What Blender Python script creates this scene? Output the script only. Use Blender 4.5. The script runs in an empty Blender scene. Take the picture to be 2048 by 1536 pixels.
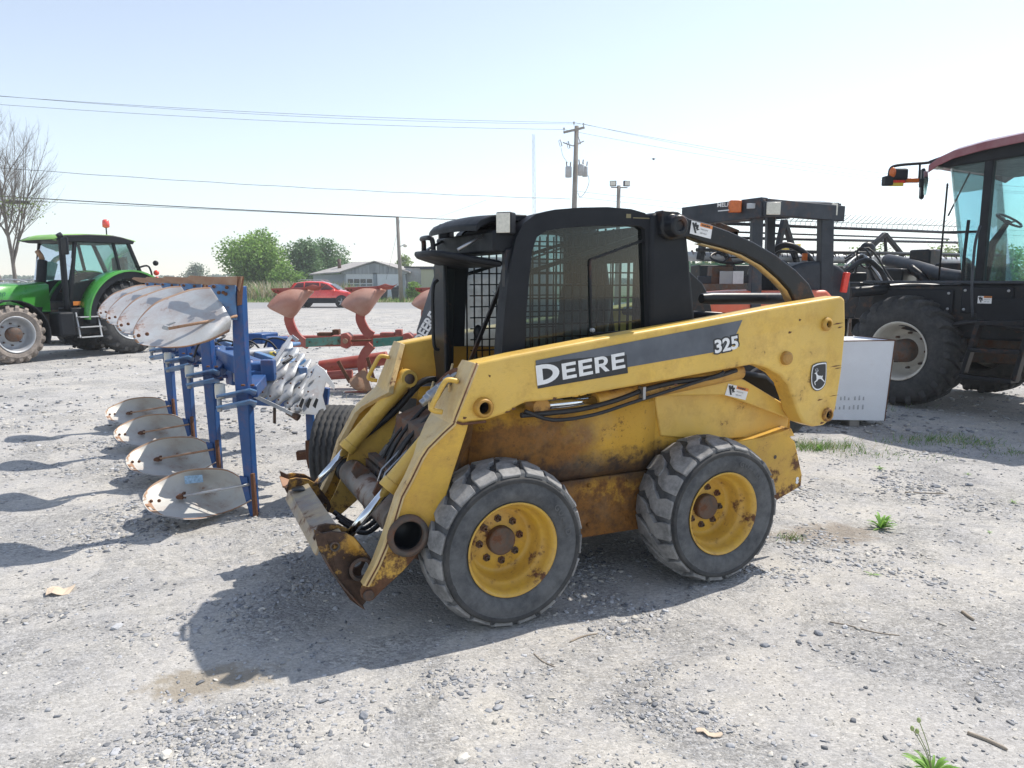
import bpy, bmesh, math, random
import numpy as np
from mathutils import Vector, Matrix, noise
random.seed(7); RN=np.random.RandomState(11)
R=math.radians; PI=math.pi
SC=bpy.context.scene; COL=SC.collection
# ---------------------------------------------------------------- camera
F=1450.; HZ=560.; CH=1.70
PIT=math.atan((768-HZ)/F); cP,sP=math.cos(PIT),math.sin(PIT)
CAM=Vector((0,0,CH))
def ray(px,py):
    u=(px-1024)/F; v=(768-py)/F
    return Vector((u,cP+v*sP,-sP+v*cP))
class Frame:
    """local frame of a thing standing on the ground: X forward, Y to its left, Z up"""
    def __init__(s,x,y,th):
        s.O=Vector((x,y,0)); s.th=th
        s.f=Vector((math.cos(th),math.sin(th),0)); s.l=Vector((-math.sin(th),math.cos(th),0))
    def L(s,p): d=p-s.O; return Vector((d.dot(s.f),d.dot(s.l),d.z))
    def Y(s,px,py,y): r=ray(px,py); t=(y-(CAM-s.O).dot(s.l))/r.dot(s.l); return s.L(CAM+r*t)
    def X(s,px,py,x): r=ray(px,py); t=(x-(CAM-s.O).dot(s.f))/r.dot(s.f); return s.L(CAM+r*t)
def gnd(px,py,z=0): r=ray(px,py); return CAM+r*((z-CH)/r.z)
def dep(px,py,y): r=ray(px,py); return CAM+r*(y/r.y)
cd=bpy.data.cameras.new('camera'); cam=bpy.data.objects.new('camera',cd); COL.objects.link(cam)
cd.sensor_width=36; cd.lens=36*F/2048; cd.clip_end=5000; cd.clip_start=.05
cam.location=CAM; cam.rotation_euler=(PI/2-PIT,0,0); SC.camera=cam
# ---------------------------------------------------------------- object helpers
def tag(o,label=None,cat=None,group=None,kind=None):
    if label: o['label']=label
    if cat: o['category']=cat
    if group: o['group']=group
    if kind: o['kind']=kind
    return o
def thing(name,label,cat,loc=(0,0,0),rz=0,group=None):
    o=bpy.data.objects.new(name,None); COL.objects.link(o); o.location=loc; o.rotation_euler=(0,0,rz)
    o.empty_display_size=.2
    return tag(o,label,cat,group)
def kids(o): return [c for c in bpy.data.objects if c.parent==o]
def copy_tree(o,parent=None):
    c=o.copy(); COL.objects.link(c)
    if parent: c.parent=parent
    for k in kids(o): copy_tree(k,c)
    return c
class MB:
    """collects primitives into one mesh"""
    def __init__(s): s.v=[]; s.f=[]; s.m=[]; s.mi=0; s.sm=[]; s.smooth=False
    def add(s,vs,fs,sm=None):
        b=len(s.v); s.v+= [tuple(v) for v in vs]
        for f in fs: s.f.append([i+b for i in f]); s.m.append(s.mi); s.sm.append(s.smooth if sm is None else sm)
        return s
    def box(s,c,d,rz=0,M=None):
        hx,hy,hz=d[0]/2,d[1]/2,d[2]/2
        vs=[Vector((x,y,z)) for x in(-hx,hx) for y in(-hy,hy) for z in(-hz,hz)]
        if rz: M=Matrix.Rotation(rz,3,'Z')
        if M is not None: vs=[M@v for v in vs]
        c=Vector(c); vs=[v+c for v in vs]
        return s.add(vs,[(0,1,3,2),(4,6,7,5),(0,4,5,1),(2,3,7,6),(0,2,6,4),(1,5,7,3)])
    def bb(s,a,b): 
        return s.box([(a[i]+b[i])/2 for i in range(3)],[abs(a[i]-b[i]) for i in range(3)])
    def bar(s,a,b,w,h,up=(0,0,1)):
        a=Vector(a);b=Vector(b); d=(b-a); L=d.length
        if L<1e-6: return s
        d/=L; up=Vector(up); x=d.cross(up)
        if x.length<1e-3: x=d.cross(Vector((1,0,0)))
        x.normalize(); u=x.cross(d)
        vs=[p+x*sx*w/2+u*su*h/2 for p in(a,b) for sx in(-1,1) for su in(-1,1)]
        return s.add(vs,[(0,1,3,2),(4,6,7,5),(0,4,5,1),(2,3,7,6),(0,2,6,4),(1,5,7,3)])
    def prism(s,poly,y0,y1):
        """poly of (x,z) in the XZ plane extruded along Y"""
        n=len(poly); vs=[(p[0],y0,p[1]) for p in poly]+[(p[0],y1,p[1]) for p in poly]
        fs=[list(range(n)),list(range(2*n-1,n-1,-1))]+[(i,i+n,(i+1)%n+n,(i+1)%n) for i in range(n)]
        return s.add(vs,fs,False)
    def extr(s,pts,vec):
        n=len(pts); vec=Vector(vec); pts=[Vector(p) for p in pts]
        return s.add(pts+[p+vec for p in pts],[list(range(n)),list(range(2*n-1,n-1,-1))]+[(i,i+n,(i+1)%n+n,(i+1)%n) for i in range(n)],False)
    def ring(s,outer,inner,y0,y1):
        """frame between two polylines of equal count in XZ"""
        n=len(outer); vs=[(p[0],y,p[1]) for y in(y0,y1) for pl in(outer,inner) for p in pl]
        fs=[]
        for i in range(n):
            j=(i+1)%n
            fs+=[(i,j,n+j,n+i),(2*n+i,3*n+i,3*n+j,2*n+j),(i,2*n+i,2*n+j,j),(n+i,n+j,3*n+j,3*n+i)]
        return s.add(vs,fs,False)
    def tube(s,pts,r,n=8,cap=True,closed=False):
        pts=[Vector(p) for p in pts]; N=len(pts); rs=r if isinstance(r,(list,tuple)) else [r]*N
        vs=[];t0=None;x=None
        for i,p in enumerate(pts):
            if closed: t=pts[(i+1)%N]-pts[i-1]
            else: t=(pts[min(i+1,N-1)]-pts[max(i-1,0)])
            t.normalize()
            if x is None:
                x=t.cross(Vector((0,0,1)));
                if x.length<.05: x=t.cross(Vector((1,0,0)))
            else: x=x-t*x.dot(t)
            x.normalize(); y=t.cross(x)
            for k in range(n):
                a=2*PI*k/n; vs.append(p+(x*math.cos(a)+y*math.sin(a))*rs[i])
        fs=[]
        for i in range(N if closed else N-1):
            j=(i+1)%N
            for k in range(n): fs.append((i*n+k,i*n+(k+1)%n,j*n+(k+1)%n,j*n+k))
        s.add(vs,fs,True)
        if cap and not closed:
            s.add(vs[:n],[list(range(n))[::-1]],False); s.add(vs[-n:],[list(range(n))],False)
        return s
    def lathe(s,prof,c=(0,0,0),n=32,axis='Y',close=False,sm=True):
        """prof of (radius, offset along axis)"""
        vs=[];c=Vector(c)
        for r,h in prof:
            for k in range(n):
                a=2*PI*k/n; u,v=r*math.cos(a),r*math.sin(a)
                q={'Y':(u,h,v),'X':(h,u,v),'Z':(u,v,h)}[axis]; vs.append(c+Vector(q))
        m=len(prof); fs=[]
        for i in range(m if close else m-1):
            j=(i+1)%m
            for k in range(n): fs.append((i*n+k,i*n+(k+1)%n,j*n+(k+1)%n,j*n+k))
        s.add(vs,fs,sm)
        if m==2:
            s.add(vs[:n],[list(range(n))],False); s.add(vs[-n:],[list(range(n))],False)
        return s
    def cyl(s,a,b,r,n=16,r2=None): return s.tube([a,b],[r,r if r2 is None else r2],n)
    def grid(s,P,sm=True,thick=None):
        """P[i][j] vectors; optional thickness vector"""
        n=len(P);m=len(P[0]); vs=[Vector(p) for r_ in P for p in r_]
        fs=[(i*m+j,i*m+j+1,(i+1)*m+j+1,(i+1)*m+j) for i in range(n-1) for j in range(m-1)]
        if thick is None: return s.add(vs,fs,sm)
        t=Vector(thick); N=len(vs)
        fs2=[tuple(N+k for k in f[::-1]) for f in fs]
        bd=[(0*m+j,0*m+j+1) for j in range(m-1)]+[((n-1)*m+j+1,(n-1)*m+j) for j in range(m-1)]
        bd+=[((i+1)*m,i*m) for i in range(n-1)]+[(i*m+m-1,(i+1)*m+m-1) for i in range(n-1)]
        s.add(vs+[v-t for v in vs],fs+fs2,sm)
        b=len(s.v)-2*N
        for a,c in bd: s.f.append([b+a,b+a+N,b+c+N,b+c]); s.m.append(s.mi); s.sm.append(False)
        return s
    def ball(s,c,r,n=10,sq=(1,1,1)):
        prof=[(r*math.sin(PI*i/n),-r*math.cos(PI*i/n)) for i in range(n+1)]
        b=len(s.v); s.lathe([(max(a,1e-5),h) for a,h in prof],(0,0,0),n*2,'Z')
        c=Vector(c)
        for i in range(b,len(s.v)):
            v=s.v[i]; s.v[i]=(v[0]*sq[0]+c.x,v[1]*sq[1]+c.y,v[2]*sq[2]+c.z)
        return s
    def build(s,name,mats,parent=None,bevel=0,seg=2,norm=True,sub=0):
        me=bpy.data.meshes.new(name); me.from_pydata(s.v,[],s.f)
        if not isinstance(mats,(list,tuple)): mats=[mats]
        for m in mats: me.materials.append(m)
        me.polygons.foreach_set('material_index',s.m); me.polygons.foreach_set('use_smooth',s.sm)
        if norm:
            bm=bmesh.new(); bm.from_mesh(me); bmesh.ops.remove_doubles(bm,verts=bm.verts,dist=1e-5)
            bmesh.ops.recalc_face_normals(bm,faces=bm.faces); bm.to_mesh(me); bm.free()
        me.update(); o=bpy.data.objects.new(name,me); COL.objects.link(o)
        if parent: o.parent=parent
        if bevel:
            b=o.modifiers.new('bevel','BEVEL'); b.width=bevel; b.segments=seg; b.limit_method='ANGLE'; b.angle_limit=R(35); b.harden_normals=False
            for p in me.polygons: p.use_smooth=True
            try: me.set_sharp_from_angle(angle=R(32))
            except Exception: pass
        return o
def drill(o,holes,mat=None):
    """cut round holes (centre, radius) along Y through a part"""
    c=MB()
    for (x,y,z),r,dp,n in holes: c.lathe([(r,-dp),(r,dp)],(x,y,z),n)
    co=c.build('cut',[mat or o.data.materials[0]])
    co.parent=o.parent; mods=[(m.name,m.width,m.segments) for m in o.modifiers if m.type=='BEVEL']
    for m in list(o.modifiers): o.modifiers.remove(m)
    b=o.modifiers.new('b','BOOLEAN'); b.object=co; b.operation='DIFFERENCE'; b.solver='EXACT'; b.material_mode='TRANSFER' if hasattr(b,'material_mode') else b.material_mode
    dg=bpy.context.evaluated_depsgraph_get(); me=bpy.data.meshes.new_from_object(o.evaluated_get(dg)); me.name=o.data.name
    o.modifiers.remove(b); o.data=me; bpy.data.objects.remove(co)
    for nme,w,sg in mods:
        b=o.modifiers.new(nme,'BEVEL'); b.width=w; b.segments=sg; b.limit_method='ANGLE'; b.angle_limit=R(35)
    return o
def lerp(a,b,t): return a+(b-a)*t
def smooth_poly(pts,k=4):
    """Catmull-Rom resample of an open polyline"""
    P=[Vector(p) for p in pts]; out=[]
    for i in range(len(P)-1):
        p0=P[max(i-1,0)];p1=P[i];p2=P[i+1];p3=P[min(i+2,len(P)-1)]
        for j in range(k):
            t=j/k; out.append(.5*((2*p1)+(p2-p0)*t+(2*p0-5*p1+4*p2-p3)*t*t+(3*p1-p0-3*p2+p3)*t*t*t))
    out.append(P[-1]); return out
def text_mb(mb,s,org,right,up,size,off=0,ex=.0,shear=0,sx=1,space=1):
    cu=bpy.data.curves.new('t','FONT'); cu.body=s; cu.size=size; cu.offset=off; cu.extrude=0; cu.shear=shear; cu.space_character=space; cu.resolution_u=3
    ob=bpy.data.objects.new('t',cu); COL.objects.link(ob)
    dg=bpy.context.evaluated_depsgraph_get(); me=bpy.data.meshes.new_from_object(ob.evaluated_get(dg))
    right=Vector(right).normalized(); up=Vector(up).normalized(); org=Vector(org); n=right.cross(up)
    vs=[org+right*v.co.x*sx+up*v.co.y+n*ex for v in me.vertices]
    mb.add(vs,[list(p.vertices) for p in me.polygons],False)
    w=max([v.co.x for v in me.vertices] or [0])*sx
    bpy.data.objects.remove(ob); bpy.data.curves.remove(cu); bpy.data.meshes.remove(me)
    return w
# ---------------------------------------------------------------- materials
def nm(name):
    m=bpy.data.materials.new(name); m.use_nodes=True; nt=m.node_tree
    return m,nt,nt.nodes['Principled BSDF'],nt.nodes,nt.links
def tcn(N,L,kind='Object',scale=None):
    t=N.new('ShaderNodeTexCoord'); o=t.outputs[kind]
    if scale:
        mp=N.new('ShaderNodeMapping'); mp.inputs['Scale'].default_value=scale; L.new(o,mp.inputs[0]); o=mp.outputs[0]
    return o
def noi(N,L,co,sc,det=4,rough=.6,dist=0):
    n=N.new('ShaderNodeTexNoise'); n.inputs['Scale'].default_value=sc; n.inputs['Detail'].default_value=det; n.inputs['Roughness'].default_value=rough; n.inputs['Distortion'].default_value=dist
    L.new(co,n.inputs['Vector']); return n.outputs['Fac']
def ramp(N,L,f,stops,interp='LINEAR'):
    r=N.new('ShaderNodeValToRGB'); r.color_ramp.interpolation=interp; e=r.color_ramp.elements
    while len(e)<len(stops): e.new(.5)
    for i,(p,c) in enumerate(stops):
        e[i].position=p; e[i].color=(c,c,c,1) if not isinstance(c,(tuple,list)) else (*c[:3],1)
    L.new(f,r.inputs[0]); return r.outputs[0]
def mixc(N,L,f,a,b,mode='MIX'):
    m=N.new('ShaderNodeMix'); m.data_type='RGBA'; m.blend_type=mode
    for sck,v in ((m.inputs[0],f),(m.inputs[6],a),(m.inputs[7],b)):
        if hasattr(v,'is_linked') or isinstance(v,bpy.types.NodeSocket): L.new(v,sck)
        elif isinstance(v,(tuple,list)): sck.default_value=(*v[:3],1)
        else: sck.default_value=v
    return m.outputs[2]
def mth(N,L,op,a,b=0,clamp=False):
    m=N.new('ShaderNodeMath'); m.operation=op; m.use_clamp=clamp
    for i,v in enumerate((a,b)):
        if isinstance(v,bpy.types.NodeSocket): L.new(v,m.inputs[i])
        else: m.inputs[i].default_value=v
    return m.outputs[0]
def bump(N,L,B,h,st=.3,d=.01):
    b=N.new('ShaderNodeBump'); b.inputs['Strength'].default_value=st; b.inputs['Distance'].default_value=d
    L.new(h,b.inputs['Height']); L.new(b.outputs[0],B.inputs['Normal'])
RUST=(.095,.040,.020); RUSTL=(.26,.10,.035)
def paint(name,col,rough=.45,metal=0,rust=.3,rs=9,dust=.15,var=.12,zr=None,dustc=(.42,.39,.34),bmp=.15,rc=RUST,scr=0,coat=0,xr=None,spec=None,stain=.4):
    """painted sheet metal with patches of rust, dust and small scratches. zr=(lo,hi,amount): more rust below"""
    m,nt,B,N,L=nm(name); co=tcn(N,L)
    n1=noi(N,L,co,rs,7,.68); n2=noi(N,L,co,rs*.28,3,.5); n3=noi(N,L,co,60,4,.7)
    dark=tuple(c*(1-var*1.6) for c in col); lite=tuple(min(1,c*(1+var)) for c in col)
    c=mixc(N,L,ramp(N,L,n2,[(.3,0),(.7,1)]),dark,lite)
    if dust:
        d=mth(N,L,'MULTIPLY',ramp(N,L,noi(N,L,co,4,6,.65),[(.35,0),(.75,1)]),dust*2,True)
        c=mixc(N,L,d,c,dustc)
    msk=None
    if rust or zr:
        f=mth(N,L,'ADD',mth(N,L,'MULTIPLY',n1,.75),mth(N,L,'MULTIPLY',n2,.35))
        if zr:
            sp=N.new('ShaderNodeSeparateXYZ'); L.new(co,sp.inputs[0])
            mr=N.new('ShaderNodeMapRange'); L.new(sp.outputs[2],mr.inputs[0]); mr.inputs[1].default_value=zr[0]; mr.inputs[2].default_value=zr[1]; mr.inputs[3].default_value=zr[2]; mr.inputs[4].default_value=0
            f=mth(N,L,'ADD',f,mr.outputs[0])
        if xr:
            sp=N.new('ShaderNodeSeparateXYZ'); L.new(co,sp.inputs[0])
            mr=N.new('ShaderNodeMapRange'); L.new(sp.outputs[0],mr.inputs[0]); mr.inputs[1].default_value=xr[0]; mr.inputs[2].default_value=xr[1]; mr.inputs[3].default_value=0; mr.inputs[4].default_value=xr[2]
            f=mth(N,L,'ADD',f,mr.outputs[0])
        f=mth(N,L,'ADD',f,mth(N,L,'MULTIPLY',mth(N,L,'SUBTRACT',n3,.5),.16))
        th=.74-rust*.35
        st=ramp(N,L,f,[(th-.13-(stain>.6)*.05,0),(th-.02,1)]); stc=tuple(a*.45+b*.75 for a,b in zip(col,(.20,.075,.025)))
        c=mixc(N,L,mth(N,L,'MULTIPLY',st,stain),c,stc)
        msk=ramp(N,L,f,[(th,0),(th+.07,1)])
        rcol=mixc(N,L,ramp(N,L,n3,[(.35,0),(.7,1)]),rc,tuple(min(1,x*1.8) for x in rc))
        c=mixc(N,L,msk,c,rcol)
    if scr:
        wv=N.new('ShaderNodeTexNoise'); mp=N.new('ShaderNodeMapping'); mp.inputs['Scale'].default_value=(6,6,120); mp.inputs['Rotation'].default_value=(0,.3,0); L.new(co,mp.inputs[0]); L.new(mp.outputs[0],wv.inputs['Vector']); wv.inputs['Detail'].default_value=3
        c=mixc(N,L,mth(N,L,'MULTIPLY',ramp(N,L,wv.outputs['Fac'],[(.66,0),(.70,1)]),scr),c,rc)
    L.new(c,B.inputs['Base Color'])
    rg=mixc(N,L,msk,(rough,)*3,(.85,)*3) if msk is not None else None
    if rg is not None: L.new(rg,B.inputs['Roughness'])
    else: L.new(ramp(N,L,n1,[(.3,max(rough-.08,.02)),(.7,min(rough+.12,1))]),B.inputs['Roughness'])
    B.inputs['Metallic'].default_value=metal
    if spec is not None: B.inputs['Specular IOR Level'].default_value=spec
    if coat: B.inputs['Coat Weight'].default_value=coat; B.inputs['Coat Roughness'].default_value=.12
    if bmp: bump(N,L,B,mth(N,L,'ADD',n3,n1),bmp,.003)
    return m
def plain(name,col,rough=.5,metal=0,var=.1,sc=12,emit=None,spec=None,bmp=0):
    m,nt,B,N,L=nm(name); co=tcn(N,L)
    n=noi(N,L,co,sc,5,.6)
    L.new(mixc(N,L,ramp(N,L,n,[(.3,0),(.7,1)]),tuple(c*(1-var) for c in col),tuple(min(1,c*(1+var)) for c in col)),B.inputs['Base Color'])
    B.inputs['Roughness'].default_value=rough; B.inputs['Metallic'].default_value=metal
    if bmp: bump(N,L,B,n,bmp,.003)
    return m
def glass(name,tint=(.75,.9,.92),alpha=.25,rough=.03,tl=False):
    """thin window glass: tinted see-through with a sky reflection"""
    m=bpy.data.materials.new(name); m.use_nodes=True; nt=m.node_tree; N=nt.nodes; L=nt.links; N.clear()
    o=N.new('ShaderNodeOutputMaterial'); tr=N.new('ShaderNodeBsdfTransparent'); tr.inputs[0].default_value=(*tint,1)
    gl=N.new('ShaderNodeBsdfGlossy'); gl.inputs['Roughness'].default_value=rough; df=N.new('ShaderNodeBsdfTranslucent' if tl else 'ShaderNodeBsdfDiffuse'); df.inputs[0].default_value=(.75,.8,.8,1) if tl else (.5,.55,.55,1)
    co=tcn(N,L); du=ramp(N,L,noi(N,L,co,5,5,.65),[(.3,alpha*.35),(.8,alpha)])
    fr=N.new('ShaderNodeFresnel'); fr.inputs[0].default_value=1.5
    m1=N.new('ShaderNodeMixShader'); L.new(du,m1.inputs[0]); L.new(tr.outputs[0],m1.inputs[1]); L.new(df.outputs[0],m1.inputs[2])
    m2=N.new('ShaderNodeMixShader'); L.new(mth(N,L,'MULTIPLY',fr.outputs[0],.8,True),m2.inputs[0]); L.new(m1.outputs[0],m2.inputs[1]); L.new(gl.outputs[0],m2.inputs[2])
    L.new(m2.outputs[0],o.inputs[0]); return m
def rubber(name,col=(.045,.047,.05),dust=.5,dc=(.21,.215,.22),sc=6,th=(.38,.66)):
    m,nt,B,N,L=nm(name); co=tcn(N,L)
    a=noi(N,L,co,sc,8,.72); b=noi(N,L,co,sc*6,4,.7)
    f=mth(N,L,'MULTIPLY',ramp(N,L,mth(N,L,'ADD',mth(N,L,'MULTIPLY',a,.75),mth(N,L,'MULTIPLY',b,.25)),[(th[0],0),(th[1],1)]),dust)
    L.new(mixc(N,L,f,col,dc),B.inputs['Base Color']); B.inputs['Roughness'].default_value=.8; B.inputs['Specular IOR Level'].default_value=.3
    bump(N,L,B,b,.35,.004); return m
M={}
M['yel']=paint('yellow_paint',(.74,.475,.085),.42,rust=.18,rs=7,dust=.12,zr=(.2,.75,.12),dustc=(.50,.40,.24),scr=.25)
RB=(.085,.038,.018)
M['yelg']=paint('yellow_leg_paint',(.70,.42,.055),.45,rust=.34,rs=8,dust=.12,zr=(.15,.70,.24),dustc=(.40,.30,.15),scr=.4,bmp=.2,rc=RB)
M['yeld']=paint('yellow_paint_worn',(.60,.34,.04),.5,rust=.34,rs=4,dust=.35,zr=(.5,1.0,.17),xr=(-1.0,-.1,.09),stain=.85,rc=RB,dustc=(.36,.27,.14),scr=.8,bmp=.3)
M['yelf']=paint('yellow_paint_faded',(.66,.47,.19),.5,rust=.25,rs=10,dust=.35,dustc=(.52,.46,.34),scr=.2)
M['yelr']=paint('yellow_wheel_paint',(.66,.40,.045),.4,rust=.36,rs=8,dust=.12,var=.08,scr=.3)
def bodymat():
    m,nt,B,N,L=nm('rusted_body_paint'); co=tcn(N,L); n=noi(N,L,co,5,8,.68); n2=noi(N,L,co,1.6,5,.6); n3=noi(N,L,co,55,5,.75); n4=noi(N,L,co,16,8,.7)
    sp=N.new('ShaderNodeSeparateXYZ'); L.new(co,sp.inputs[0])
    wob=mth(N,L,'ADD',mth(N,L,'MULTIPLY',mth(N,L,'SUBTRACT',n,.5),.55),mth(N,L,'MULTIPLY',mth(N,L,'SUBTRACT',n4,.5),.35))
    y=mixc(N,L,ramp(N,L,n2,[(.3,0),(.7,1)]),(.50,.27,.03),(.64,.37,.05))
    orange=mixc(N,L,ramp(N,L,mth(N,L,'ADD',mth(N,L,'MULTIPLY',n4,.7),mth(N,L,'MULTIPLY',n3,.3)),[(.38,0),(.62,1)]),(.085,.036,.016),(.30,.125,.025))
    xx=mth(N,L,'ADD',sp.outputs[0],wob)
    mx=ramp(N,L,mth(N,L,'ADD',mth(N,L,'MULTIPLY',xx,1.0),1.0),[(.30,0),(.52,.92)])
    zz=mth(N,L,'ADD',sp.outputs[2],mth(N,L,'MULTIPLY',wob,.45))
    top=ramp(N,L,zz,[(.93,1),(1.0,.0)]); mx=mth(N,L,'MULTIPLY',mx,top)
    c=mixc(N,L,mx,y,orange)
    low=ramp(N,L,mth(N,L,'ADD',zz,mth(N,L,'MULTIPLY',mth(N,L,'SUBTRACT',n4,.5),1.0)),[(.50,.95),(.72,0)])
    c=mixc(N,L,low,c,orange)
    bd=ramp(N,L,zz,[(.54,0),(.60,.9),(.68,.9),(.78,0)])
    c=mixc(N,L,bd,c,mixc(N,L,ramp(N,L,n4,[(.4,0),(.65,1)]),(.035,.026,.024),(.085,.045,.028)))
    sk=ramp(N,L,mth(N,L,'ADD',mth(N,L,'MULTIPLY',n4,.6),mth(N,L,'MULTIPLY',n3,.4)),[(.56,0),(.62,1)])
    c=mixc(N,L,mth(N,L,'MULTIPLY',sk,.8),c,(.10,.04,.018))
    c=mixc(N,L,mth(N,L,'MULTIPLY',ramp(N,L,noi(N,L,co,3,6,.7),[(.5,0),(.75,1)]),.30),c,(.33,.28,.20))
    L.new(c,B.inputs['Base Color']); B.inputs['Roughness'].default_value=.65; B.inputs['Specular IOR Level'].default_value=.3
    bump(N,L,B,mth(N,L,'ADD',n3,mth(N,L,'MULTIPLY',n2,3)),.3,.006); return m
M['body']=bodymat()
M['rust']=paint('rusted_steel',(.12,.055,.03),.85,rust=.9,rs=14,dust=.2,bmp=.5)
M['dirt']=paint('dark_grimy_steel',(.035,.032,.03),.7,rust=.45,rs=12,dust=.4,dustc=(.16,.14,.12),bmp=.4)
M['blk']=paint('black_paint',(.008,.010,.014),.36,rust=.04,rs=11,dust=.10,dustc=(.05,.055,.06),bmp=.12,spec=.3)
M['blkm']=paint('black_plastic',(.010,.012,.016),.50,rust=0,rs=9,dust=.12,dustc=(.04,.045,.055),bmp=.1,spec=.22)
M['blkg']=paint('dark_grey_machine_paint',(.028,.034,.045),.5,rust=.05,rs=9,dust=.3,dustc=(.09,.10,.115),spec=.3,bmp=.1)
M['tyre']=rubber('dusty_tyre_rubber',col=(.05,.054,.06),dust=.9,dc=(.36,.355,.35),th=(.30,.58))
M['tyres']=rubber('tyre_sidewall_rubber',col=(.036,.04,.047),dust=.6,dc=(.20,.205,.21),sc=4,th=(.34,.62))
M['tyrec']=rubber('clean_tyre_rubber',col=(.03,.032,.035),dust=.5,dc=(.13,.125,.12))
M['tyrel']=rubber('muddy_tyre_rubber',col=(.10,.09,.085),dust=.9,dc=(.34,.29,.25),th=(.3,.6))
M['chrome']=plain('chromed_rod',(.72,.76,.8),.12,1,.05)
M['steel']=paint('bare_steel',(.38,.40,.43),.35,.85,rust=.2,rs=14,dust=.1,bmp=.1)
M['galv']=paint('galvanised_metal',(.42,.45,.49),.5,.3,rust=.1,rs=20,dust=.3,bmp=.1)
M['hose']=plain('black_rubber_hose',(.014,.014,.016),.55,0,.3,20)
M['glass']=glass('cab_glass',(.24,.37,.38),.02,.04)
M['glassg']=glass('green_tinted_glass',(.58,.83,.84),.12,.04)
M['glassd']=glass('dark_glass',(.16,.2,.22),.08,.03)
M['strip']=paint('grey_decal_strip',(.085,.098,.12),.5,rust=0,dust=.4,rs=20,dustc=(.16,.175,.2),scr=.15,bmp=.05)
M['whit']=plain('white_decal',(.78,.78,.78),.5,0,.08,30)
M['dblk']=plain('black_decal',(.02,.022,.026),.45,0,.3,30)
M['oran']=plain('orange_decal',(.75,.25,.05),.5)
M['lens']=plain('clear_lamp_lens',(.62,.60,.53),.25,0,.12,60)
M['amber']=plain('amber_lens',(.58,.13,.02),.25,0,.15,40)
M['redl']=plain('red_lens',(.75,.05,.03),.25,0,.15,40)
M['blue']=paint('blue_plough_paint',(.008,.070,.24),.42,rust=.18,rs=10,dust=.06,dustc=(.18,.25,.36),bmp=.15)
M['bluel']=paint('light_blue_paint',(.05,.20,.44),.45,rust=.25,rs=14,dust=.3,dustc=(.3,.4,.55))
M['mould']=paint('mouldboard_steel',(.55,.57,.58),.36,.35,rust=.28,rs=4.5,dust=.35,dustc=(.5,.49,.46),bmp=.12,rc=(.15,.06,.03))
M['mouldl']=paint('worn_mouldboard_steel',(.60,.60,.58),.5,.1,rust=.28,rs=7,dust=.4,dustc=(.6,.57,.5),bmp=.25,rc=(.20,.09,.045))
M['rustl']=paint('light_rusty_steel',(.36,.20,.12),.62,.1,rust=.35,rs=6,dust=.45,dustc=(.46,.34,.24),rc=(.20,.085,.04))
M['red']=paint('faded_red_paint',(.36,.055,.04),.5,rust=.3,rs=8,dust=.35,dustc=(.48,.22,.18))
M['pink']=paint('rusty_red_mouldboard',(.46,.22,.16),.45,.1,rust=.25,rs=3,dust=.5,dustc=(.52,.32,.25),rc=(.22,.10,.05))
M['teal']=paint('green_spring_paint',(.04,.22,.17),.5,rust=.28,rs=14,dust=.3,dustc=(.2,.33,.28))
M['green']=paint('bright_green_paint',(.045,.30,.035),.3,rust=0,rs=6,dust=.15,dustc=(.12,.30,.1),coat=.5)
M['greenl']=paint('lime_green_paint',(.28,.62,.08),.35,rust=0,rs=6,dust=.2,dustc=(.45,.6,.3))
M['orgp']=paint('orange_red_paint',(.72,.13,.06),.4,rust=.05,dust=.2,dustc=(.6,.35,.28))
M['maroon']=paint('maroon_roof_paint',(.20,.03,.045),.35,rust=0,dust=.3,dustc=(.34,.2,.21),coat=.3)
M['yelj']=paint('chipped_yellow_paint',(.60,.34,.035),.5,rust=.80,rs=6,dust=.2,dustc=(.2,.17,.13),rc=(.05,.028,.018),stain=.5,bmp=.3)
M['whitep']=paint('white_rusty_paint',(.78,.80,.84),.5,rust=.02,rs=12,dust=.1,var=.03,dustc=(.6,.6,.62),stain=.1)
M['glassf']=glass('dusty_sunlit_glass',(.55,.68,.70),.55,.05,tl=True)
M['tlet']=rubber('moulded_letter_rubber',col=(.09,.092,.095),dust=.5,dc=(.17,.175,.18))
M['cream']=paint('cream_wheel_paint',(.60,.57,.50),.5,rust=.1,dust=.3)
M['wood']=paint('weathered_pole_wood',(.24,.21,.18),.85,rust=.0,rs=3,dust=.4,dustc=(.3,.29,.27),bmp=.5)
M['yply']=paint('yellow_plastic',(.75,.55,.03),.4,rust=0,dust=.1)
M['seat']=plain('grey_seat_fabric',(.10,.11,.12),.9,0,.2)
M['dgreen']=paint('dark_green_paint',(.015,.13,.05),.45,rust=.1,dust=.2)
# ================================================================ yellow skid steer loader
LF=Frame(.0076,3.388,R(205.1))
loader=thing('skid_steer_loader','yellow and black skid steer loader with worn paint and no bucket, large in the foreground','loader',LF.O,LF.th)
YC=-.80                                                   # middle of the machine across
def mir(y,s): return y if s>0 else 2*YC-y
def PX(pts,y): return [(lambda v:(v.x,v.z))(LF.Y(px,py,y)) for px,py in pts]
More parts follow.
